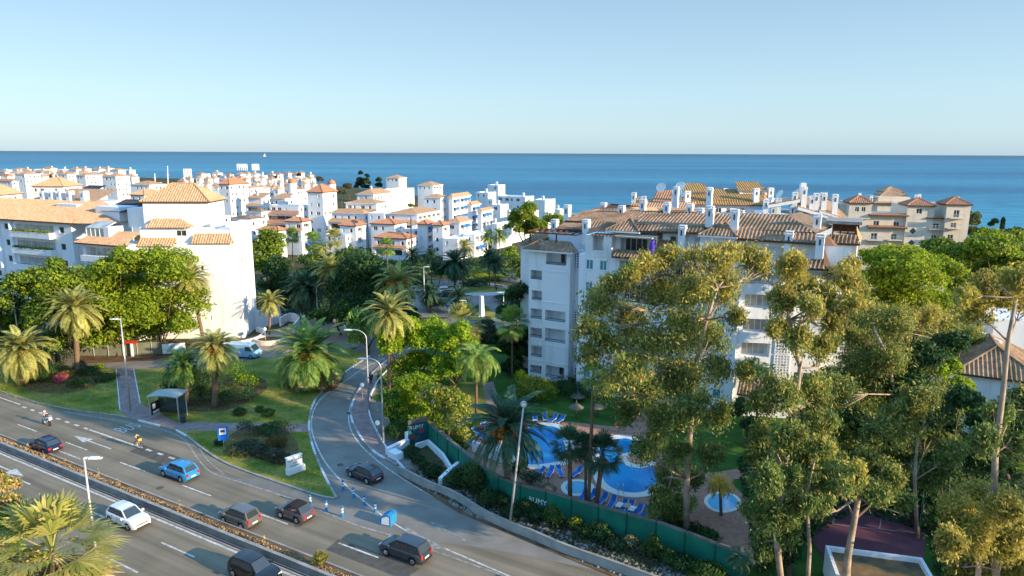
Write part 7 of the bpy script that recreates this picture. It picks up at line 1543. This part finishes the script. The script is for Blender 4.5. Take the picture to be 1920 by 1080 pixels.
# ================================================================ vehicles
paintm={}
def cpaint(name,c,metal=.35): 
    if name not in paintm: paintm[name]=mat(name,c,.32,metal=metal,spec=.5,coat=.7)
    return paintm[name]
GLS=mat('car_glass',(.03,.042,.048),.04,spec=1.0)
def car(label,px,py,head,col,L=4.2,Wd=1.78,Hh=1.5,style='hatch',group='cars on the highway',roofm=None,name='parked_car' ,detail=True,seatcol=None):
    g=G(px,py); g.z=.03; o=local('car',label,'car',g,R(head),group)
    zb=.60*Hh+.02; wr=.32; rx=-L/2+.80; fx=L/2-.86; NS=36; st=[-L/2+L*i/(NS-1) for i in range(NS)]
    st=sorted(st+[rx-.40,rx+.40,fx-.40,fx+.40])
    def halfw(x): t=abs(x)/(L/2); return Wd/2*(1-.20*max(0,(t-.72)/.28)**2)
    hood={'hatch':(.40,.66),'suv':(.42,.72),'mpv':(.55,.70),'small':(.52,.68)}[style]
    def belt(x):
        t=(x+L/2)/L
        if t<.06: return zb*(.80+.20*t/.06)
        if t<.62: return zb
        e=(t-.62)/.38; return zb*(1-.06*e-.26*max(0,(e-.55)/.45)**2)
    def low(x):
        z=.20+.06*max(0,(abs(x)/(L/2)-.85)/.15)
        for c in (rx,fx):
            d=abs(x-c)
            if d<.40: z=max(z,wr+math.sqrt(max(0,.40**2-d*d))-.0)
        return z
    mb=MB(); rings=[]
    for x in st:
        w_,b_,l=halfw(x),belt(x),low(x); m1=max(l+.03,.42*Hh*.75); 
        half=[(w_*.96,l),(w_,max(m1,l+.02)),(w_*.985,b_*.86 if b_*.86>l+.06 else l+.08),(w_*.93,b_),(w_*.5,b_+.035)]
        ring=[(x,-a,z) for a,z in half]+[(x,0,b_+.045)]+[(x,a,z) for a,z in reversed(half)]; rings.append(ring)
    b0=0; m=len(rings[0])
    for r_ in rings: mb.v+=r_
    for i in range(len(rings)-1):
        for k in range(m-1): a=i*m+k; mb.f.append((a,a+1,a+m+1,a+m)); mb.m.append(0)
    mb.f.append(tuple(range(m))); mb.f.append(tuple(range((len(rings)-1)*m+m-1,(len(rings)-1)*m-1,-1))); mb.m+=[0,0]
    # greenhouse shell
    P_={'hatch':(-L/2+.12,-L/2+.62,L*.06,L*.235),'suv':(-L/2+.10,-L/2+.55,L*.09,L*.25),'mpv':(-L/2+.08,-L/2+.42,L*.08,L*.30),'small':(-L/2+.15,-L/2+.62,L*.05,L*.24)}[style]
    r0,r1,f1,f0=P_; wb,wt=Wd/2*.91,Wd/2*.70; zr=Hh
    A=[(r0,-wb*.92,zb),(f0,-wb*.94,zb*.965),(f0,wb*.94,zb*.965),(r0,wb*.92,zb)]; B_=[(r1,-wt,zr-.05),(f1,-wt,zr-.03),(f1,wt,zr-.03),(r1,wt,zr-.05)]
    mid=[((r1+f1)/2,-wt*1.02,zr-.0),((r1+f1)/2,wt*1.02,zr)]
    mb.face([A[0],A[1],B_[1],mid[0],B_[0]]); mb.face([A[2],A[3],B_[3],mid[1],B_[2]]); mb.face([A[1],A[2],B_[2],B_[1]]); mb.face([A[3],A[0],B_[0],B_[3]])
    body=mb.build('body',col,o,smooth=False)
    mb=MB(); xs=[r1,r1*.6+f1*.4-.1,(r1+f1)/2,r1*.3+f1*.7,f1]; zc=[zr-.045,zr-.01,zr+.01,zr,zr-.025]
    for i in range(4):
        for j in range(4):
            y0,y1=-wt+wt*j*.5,-wt+wt*(j+1)*.5; cz=lambda i_,y:zc[i_]+.04*(1-(y/wt)**2); mb.face([(xs[i],y0,cz(i,y0)),(xs[i+1],y0,cz(i+1,y0)),(xs[i+1],y1,cz(i+1,y1)),(xs[i],y1,cz(i,y1))])
    mb.build('roof',roofm or col,o,smooth=True)
    def lerp(a,b_,t): return tuple(a[i]+(b_[i]-a[i])*t for i in range(3))
    def glass(nm,q,inset,n_):
        c=[lerp(q[0],q[1],inset[0]),lerp(q[0],q[1],1-inset[0]),lerp(q[3],q[2],1-inset[0]),lerp(q[3],q[2],inset[0])]
        c=[lerp(c[0],c[3],inset[1]),lerp(c[1],c[2],inset[1]),lerp(c[1],c[2],1-inset[2]),lerp(c[0],c[3],1-inset[2])]
        mb=MB(); mb.face([tuple(a+b_*.012 for a,b_ in zip(p,n_)) for p in c]); return mb.build(nm,GLS,o)
    glass('windscreen',[A[1],A[2],B_[2],B_[1]],(.05,.06,.03),(1,0,.6)); glass('rear_window',[A[3],A[0],B_[0],B_[3]],(.09,.14,.06),(-1,0,.4))
    for s,(a,b_,c_,d) in ((-1,(A[0],A[1],B_[1],B_[0])),(1,(A[3],A[2],B_[2],B_[3]))):
        for t0,t1 in ((.10,.42),(.46,.80),(.83,.93)):
            q=[lerp(a,b_,t0),lerp(a,b_,t1),lerp(d,c_,min(1,t1*1.05)),lerp(d,c_,max(0,t0*.6))]; glass('side_window',q,(.02,.10,.06),(0,s*1.4,.5))
    for c in (rx,fx):
        for s in (-1,1):
            mb=MB(); y=s*(Wd/2-.12); mb.tube([(c,y-.11,wr),(c,y+.11,wr)],[wr,wr],20); wl=mb.build('wheel',M['black'],o,smooth=False)
            mb=MB(); yo=y+s*.112; mb.tube([(c,yo,wr),(c,yo+s*.012,wr)],[wr*.64,wr*.60],10); mb.build('rim',M['chrome'],wl)
    for s in (-1,1):
        mb=MB(); y=s*Wd*.40; mb.box(U,-L/2-.012,-L/2+.16,min(y,y-s*.26),max(y,y-s*.26),zb*.66,zb*.90) if style!='mpv' else mb.box(U,-L/2-.012,-L/2+.14,min(y,y-s*.16),max(y,y-s*.16),zb*.62,zb*1.0); mb.build('taillight',M['red'],o)
        mb=MB(); mb.box(U,L/2-.26,L/2-.02,min(y,y-s*.34),max(y,y-s*.34),zb*.60,zb*.76); mb.build('headlight',M['lens'],o)
        mb=MB(); xm=f0-.35; mb.box(U,xm-.06,xm+.10,min(s*Wd*.47,s*(Wd/2+.17)),max(s*Wd*.47,s*(Wd/2+.17)),zb-.02,zb+.13); mb.build('wing_mirror',col,o)
    for s in (-1,1):
        for xx in (r1*.35+f1*.65+.2,(r1+f1)/2-.28):
            mb=MB(); mb.box(U,xx-.008,xx+.008,min(s*(Wd/2-.02),s*(Wd/2+.004)),max(s*(Wd/2-.02),s*(Wd/2+.004)),.30,zb*.93); mb.build('door_gap',M['blackp'],o)
        mb=MB(); mb.box(U,rx+.45,fx-.45,min(s*(Wd/2-.06),s*(Wd/2+.005)),max(s*(Wd/2-.06),s*(Wd/2+.005)),.2,.31); mb.build('sill_trim',M['blackp'],o)
    mb=MB(); mb.box(U,-L/2-.03,-L/2+.05,-.26,.26,zb*.52,zb*.64); mb.build('number_plate',M['plate'],o); mb=MB(); mb.box(U,L/2-.05,L/2+.02,-.26,.26,.36,.48); mb.build('number_plate',M['plate'],o)
    mb=MB(); mb.box(U,L/2-.06,L/2+.012,-.5,.5,.50,.60); mb.box(U,L/2-.06,L/2+.012,-.6,.6,.24,.34); mb.build('grille',M['blackp'],o)
    mb=MB(); mb.box(U,-L/2-.02,-L/2+.05,-Wd*.40,Wd*.40,.24,.36); mb.build('rear_bumper',M['blackp'],o)
    return o
hd=-29.2
car('small dark blue hatchback driving away at the left',86,843,hd+180,cpaint('navy_paint',(.012,.02,.06)),L=4.1,Hh=1.46)
car('bright blue crossover in the far lane',337,893,hd+180,cpaint('bright_blue_paint',(.02,.26,.52),.2),L=4.35,Wd=1.82,Hh=1.60,style='suv')
car('white hatchback driving towards the camera side',241,980,hd,cpaint('white_paint',(.72,.73,.75),0),L=4.3)
car('beige grey compact people carrier beside the planter',450,980,hd+180,cpaint('taupe_paint',(.15,.135,.125)),L=3.9,Wd=1.74,Hh=1.60,style='mpv')
car('small mauve grey soft top car behind the beige one',553,970,hd+180,cpaint('mauve_grey_paint',(.10,.092,.10)),L=3.6,Wd=1.65,Hh=1.49,style='small',roofm=mat('black_soft_top',(.025,.02,.02),.9))
car('dark grey rounded people carrier at the bottom of the near lane',760,1042,hd+180,cpaint('slate_grey_paint',(.045,.055,.068)),L=4.3,Wd=1.78,Hh=1.62,style='mpv')
car('black car cut by the bottom edge of the frame',478,1082,hd,cpaint('black_paint',(.012,.012,.015)),L=4.4,Wd=1.82,Hh=1.62,style='suv')
car('dark hatchback on the shaded curving side road',684,896,hd+172,cpaint('dark_blue_grey_paint',(.02,.03,.045)),L=4.1,Hh=1.46,group='cars on side roads')
car('silver car parked behind the roundabout palms',783,548,20,cpaint('silver_paint',(.35,.37,.40),.5),group='cars on side roads')
car('white car half hidden by the roundabout palms',837,550,10,cpaint('white_paint',(.7,.7,.7)),group='cars on side roads')
car('dark blue car behind the tall palm with orange fruit',703,542,15,cpaint('navy_paint',(.012,.02,.06)),group='cars on side roads')
car('pale car parked under the orange fruit palm',722,556,160,cpaint('silver_paint',(.35,.37,.40),.5),group='cars on side roads')
car('dark car in the shadow of the roundabout hedge',836,556,190,cpaint('black_paint',(.012,.012,.015)),group='cars on side roads')
# pale van, the blue of the shade put into its paint
g=G(458,670); o=local('van','pale van with shade blue in its paint, parked at the driveway edge','van',(g.x,g.y,.05),R(-8)); mb=MB()
prof=[(-2.6,.35),(2.5,.35),(2.65,.9),(2.2,1.25),(1.6,2.15),(1.3,2.25),(-2.5,2.25),(-2.65,1.9)]
b=len(mb.v); mb.v+=[(x,-.98,z) for x,z in prof]+[(x,.98,z) for x,z in prof]; n=len(prof); mb.f+=[tuple(range(n)),tuple(range(2*n-1,n-1,-1))]+[(i,i+n,(i+1)%n+n,(i+1)%n) for i in range(n)]; mb.m+=[0]*(n+2); mb.build('body',cpaint('shade_blue_van_paint',(.22,.42,.58),0),o)
for s in(-1,1):
    for x in(-1.7,1.65): mb=MB(); mb.tube([(x,s*.9-.1,.34),(x,s*.9+.1,.34)],[.34,.34],16); wl=mb.build('wheel',M['black'],o); mb=MB(); mb.tube([(x,s*1.01,.34),(x,s*1.02,.34)],[.2,.19],10); mb.build('rim',M['chrome'],wl)
    mb=MB(); y=s*.985; mb.face([(.75,y,1.3),(1.9,y,1.3),(1.5,y,2.0),(.75,y,2.0)][::-s]); mb.build('side_window',GLS,o)
mb=MB(); mb.face([(2.24,-.85,1.28),(2.24,.85,1.28),(1.66,.8,2.12),(1.66,-.8,2.12)]); mb.build('windscreen',GLS,o)
# ================================================================ people and two wheelers
def skinobj(name,verts,edges,m,parent,sub=1):
    me=bpy.data.meshes.new(name); me.from_pydata([v[:3] for v in verts],edges,[]); me.materials.append(m)
    o=bpy.data.objects.new(name,me); scene.collection.objects.link(o); o.parent=parent
    sk_=o.modifiers.new('skin','SKIN'); sk_.use_smooth_shade=True
    if not me.skin_vertices: 
        bpy.context.view_layer.objects.active=o
    for i,v in enumerate(verts):
        d=me.skin_vertices[0].data[i]; r=v[3] if hasattr(v[3],'__len__') else (v[3],v[3]); d.radius=r
    me.skin_vertices[0].data[0].use_root=True
    ss=o.modifiers.new('sub','SUBSURF'); ss.levels=sub; ss.render_levels=sub
    dg=bpy.context.evaluated_depsgraph_get(); me2=bpy.data.meshes.new_from_object(o.evaluated_get(dg)); o.modifiers.clear(); o.data=me2; me2.materials.clear(); me2.materials.append(m)
    return o
def person(label,loc,rz,pose,shirt,trousers,hair=(.05,.03,.02),helmet=None,cat='person',shorts=False,pack=False,group=None,shoe=(.05,.05,.05),longsl=False):
    """pose: local joints, x forward, z up"""
    o=local('person',label,cat,loc,rz,group); J=pose
    V=[(*J['pelvis'],.13),(*J['waist'],(.13,.11)),(*J['chest'],(.16,.12)),(*J['neck'],.055),(*J['head'],(.088,.10)),(*J['crown'],.06)]; E=[(0,1),(1,2),(2,3),(3,4),(4,5)]
    for s in ('l','r'):
        b=len(V); V+=[(*J['sh'+s],.065),(*J['el'+s],.045),(*J['wr'+s],.03),(*J['ha'+s],(.04,.022))]; E+=[(2,b),(b,b+1),(b+1,b+2),(b+2,b+3)]
        w_=Vector(J['wr'+s]); h=Vector(J['ha'+s]); d=(h-w_).normalized(); side=d.cross(Vector((0,0,1))); side=side.normalized() if side.length>.1 else Vector((0,1,0))
        for k in range(4): f=h+d*(.075-.012*abs(k-1.3))+side*(.017*(k-1.5))-Vector((0,0,.012)); V.append((*f,.009)); E.append((b+3,len(V)-1))
        th=w_.lerp(h,.7)+side*(.045 if s=='l' else -.045)+d*.03; V.append((*th,.010)); E.append((b+2,len(V)-1))
        b=len(V); V+=[(*J['hp'+s],.095),(*J['kn'+s],.062),(*J['an'+s],.038),(*J['to'+s],(.045,.03))]; E+=[(0,b),(b,b+1),(b+1,b+2),(b+2,b+3)]
    skinobj('body',V,E,M['skin'],o)
    sh=mat('shirt_'+label[:12].replace(' ','_'),shirt,.85); tr=mat('trousers_'+label[:12].replace(' ','_'),trousers,.85)
    V=[(*J['pelvis'],.145),(*J['waist'],(.15,.125)),(*J['chest'],(.18,.14)),(*Vector(J['chest']).lerp(Vector(J['neck']),.6),(.10,.08))]; E=[(0,1),(1,2),(2,3)]
    for s in ('l','r'):
        b=len(V); e=Vector(J['sh'+s]).lerp(Vector(J['el'+s]),.75 if not longsl else 1); V+=[(*J['sh'+s],.082),(*e,.062)]; E+=[(2,b),(b,b+1)]
        if longsl: V.append((*Vector(J['el'+s]).lerp(Vector(J['wr'+s]),.9),.045)); E.append((b+1,b+2))
    skinobj('shirt',V,E,sh,o)
    V=[(*J['pelvis'],.155)]; E=[]
    for s in('l','r'):
        b=len(V); V+=[(*J['hp'+s],.115),(*(Vector(J['hp'+s]).lerp(Vector(J['kn'+s]),.8) if shorts else Vector(J['kn'+s])),.08)]; E+=[(0,b),(b,b+1)]
        if not shorts: V.append((*Vector(J['kn'+s]).lerp(Vector(J['an'+s]),.9),.06)); E.append((b+1,b+2))
    skinobj('trousers',V,E,tr,o)
    for s in('l','r'):
        skinobj('shoe',[(*J['an'+s],.05),(*J['to'+s],(.055,.04))],[(0,1)],mat('shoe_'+label[:10],shoe,.7),o,0)
    hc=Vector(J['head'])*.55+Vector(J['crown'])*.45; mb=MB(); rr_=.135 if helmet else .115
    mb.lathe((hc.x-.012,hc.y,hc.z),[(rr_*math.cos(a),rr_*1.05*math.sin(a)) for a in [R(x) for x in range(-20,90,15)]],12); mb.build('helmet' if helmet else 'hair',mat('headwear_'+label[:10],helmet or hair,.4),o,smooth=True)
    mb=MB(); f=Vector((.098,0,0)); hh=Vector(J['head']); mb.box(U,hh.x+.08,hh.x+.115,hh.y-.012,hh.y+.012,hh.z-.02,hh.z+.02); 
    for s in(-1,1): mb.box(U,hh.x+.075,hh.x+.098,hh.y+s*.035-.01,hh.y+s*.035+.01,hh.z+.015,hh.z+.03)
    mb.box(U,hh.x+.07,hh.x+.095,hh.y-.025,hh.y+.025,hh.z-.055,hh.z-.045); mb.build('face_features',M['skin'],o)
    if pack:
        mb=MB(); c_=Vector(J['chest']); mb.box(U,c_.x-.33,c_.x-.16,c_.y-.15,c_.y+.15,c_.z-.28,c_.z+.12); mb.build('backpack',M['rail'],o)
    return o
def mirror(p): return (p[0],-p[1],p[2])
def pose(**k):
    d={}
    for a,b in k.items():
        if a[-1]=='_': d[a[:-1]+'l']=b; d[a[:-1]+'r']=mirror(b)
        else: d[a]=b
    return d
ride=pose(pelvis=(-.22,0,.88),waist=(-.18,0,1.02),chest=(.0,0,1.27),neck=(.12,0,1.45),head=(.18,0,1.58),crown=(.19,0,1.68),sh_=(.02,.19,1.36),el_=(.24,.27,1.15),wr_=(.44,.25,1.05),ha_=(.50,.25,1.04),hp_=(-.2,.1,.86),kn_=(.2,.16,.72),an_=(.02,.15,.36),to_=(.14,.16,.32))
bike=pose(pelvis=(-.18,0,1.00),waist=(-.12,0,1.12),chest=(.10,0,1.34),neck=(.26,0,1.46),head=(.35,0,1.56),crown=(.37,0,1.66),sh_=(.13,.18,1.40),el_=(.33,.22,1.20),wr_=(.50,.22,1.04),ha_=(.55,.22,1.02),hp_=(-.16,.09,.98),kn_=(.2,.1,.82),an_=(.04,.12,.42),to_=(.16,.12,.38)); bike['knr']=(.14,-.1,.66); bike['anr']=(.0,-.12,.22); bike['tor']=(.13,-.12,.18)
stand=pose(pelvis=(0,0,.92),waist=(0,0,1.08),chest=(.0,0,1.32),neck=(.01,0,1.5),head=(.03,0,1.62),crown=(.03,0,1.73),sh_=(0,.19,1.42),el_=(-.02,.24,1.14),wr_=(.06,.25,.9),ha_=(.08,.25,.83),hp_=(0,.09,.9),kn_=(.03,.1,.5),an_=(-.02,.1,.09),to_=(.12,.11,.04))
def wheel_ring(parent,x,r,tw_,y=0):
    mb=MB(); mb.tube([(x+r*math.cos(a),y,r+r*math.sin(a)-0) for a in [2*PI*i/20 for i in range(21)]],tw_,6,cap=False); w_=mb.build('wheel',M['black'],parent,smooth=True)
    mb=MB(); mb.tube([(x,y-.04,r),(x,y+.04,r)],[.05,.05],8)
    for i in range(8): a=PI*i/8; mb.tube([(x-r*.93*math.cos(a),y,r-r*.93*math.sin(a)),(x+r*.93*math.cos(a),y,r+r*.93*math.sin(a))],.006,3)
    mb.build('spokes',M['metal'],w_); return w_
def bicycle(label,px,py,rz):
    g=G(px,py); o=local('bicycle',label,'bicycle',(g.x,g.y,.06),rz); wheel_ring(o,-.52,.34,.025); wheel_ring(o,.55,.34,.025)
    mb=MB(); t=lambda a,b,r=.018:mb.tube([a,b],r,6)
    bb=(-.05,0,.28); st=(-.2,0,.85); hd_=(.42,0,.82); t(bb,st); t(bb,hd_); t((-.17,0,.78),hd_); t(bb,(-.52,0,.34)); t((-.17,0,.76),(-.52,0,.34)); t((.40,0,.95),(.55,0,.34)); mb.build('frame',M['rail'],o)
    mb=MB(); mb.tube([(.44,-.26,.98),(.40,0,.96),(.44,.26,.98)],.015,6); mb.build('handlebar',M['blackp'],o); mb=MB(); mb.box(U,-.32,-.06,-.07,.07,.88,.93); mb.build('saddle',M['blackp'],o)
    mb=MB(); mb.tube([(-.05,-.05,.28),(-.05,.05,.28)],[.09,.09],12); mb.box(U,-.02,.12,.09,.16,.33,.36); mb.box(U,-.2,-.06,-.16,-.09,.18,.21); mb.build('pedals',M['metal'],o); return o,g
o,g=bicycle('dark bicycle ridden up the bus lane',261,841,R(hd+180)); person('cyclist in pale yellow top and orange shorts riding in the bus lane',(g.x,g.y,.06),R(hd+180),bike,(.55,.60,.25),(.75,.40,.05),shorts=True,pack=True,shoe=(.7,.7,.7))
def moto(label,px,py,rz,c,group=None):
    g=G(px,py); o=local('motorbike',label,'motorbike',(g.x,g.y,.03),rz,group)
    for x in(-.62,.68): mb=MB(); mb.tube([(x+.24*math.cos(a),0,.30+.24*math.sin(a)) for a in [2*PI*i/16 for i in range(17)]],.07,8,cap=False); w_=mb.build('wheel',M['black'],o,smooth=True); mb=MB(); mb.tube([(x,-.05,.30),(x,.05,.30)],[.18,.18],10); mb.build('rim',M['chrome'],w_)
    bm=cpaint('bike_'+label[:8],c,.1)
    skinobj('fairing',[(-.75,0,.72,(.10,.08)),(-.35,0,.68,(.16,.14)),(.0,0,.50,(.17,.12)),(.35,0,.62,(.14,.16)),(.52,0,.92,(.13,.10))],[(0,1),(1,2),(2,3),(3,4)],bm,o)
    mb=MB(); mb.tube([(.68,.07,.3),(.50,.06,.98)],.025,6); mb.tube([(.68,-.07,.3),(.50,-.06,.98)],.025,6); mb.build('fork',M['metal'],o); mb=MB(); mb.tube([(.44,-.3,1.05),(.50,0,1.03),(.44,.3,1.05)],.02,6); mb.build('handlebar',M['blackp'],o)
    mb=MB(); mb.box(U,-.72,-.02,-.14,.14,.80,.87); mb.build('seat',M['blackp'],o); mb=MB(); mb.box(U,.58,.66,-.08,.08,.82,.95); mb.build('headlight',M['lens'],o); mb=MB(); mb.box(U,-.88,-.82,-.08,.08,.66,.74); mb.build('taillight',M['red'],o)
    mb=MB(); mb.box(U,-1.0,-.72,-.17,.17,.80,1.06); mb.build('top_box',M['white'],o); return o,g
o,g=moto('white and dark scooter ridden along the highway',88,797,R(hd+180),(.5,.5,.52)); person('rider in pink top, dark vest and white helmet on the highway scooter',(g.x,g.y,.03),R(hd+180),ride,(.55,.35,.36),(.42,.48,.55),helmet=(.75,.70,.60),pack=True,shoe=(.7,.7,.65))
o,g=moto('dark motorbike parked near the oval planter',936,541,R(10),(.02,.02,.03)); g2=G(931,549); person('man in dark clothes standing beside the parked motorbike',(g2.x,g2.y,.05),R(30),stand,(.02,.03,.06),(.015,.02,.03),longsl=True)
g=G(696,722); person('person in dark jacket walking on the shaded pavement',(g.x,g.y,.13),R(110),stand,(.03,.02,.03),(.02,.02,.03),longsl=True)
g=G(955,598);
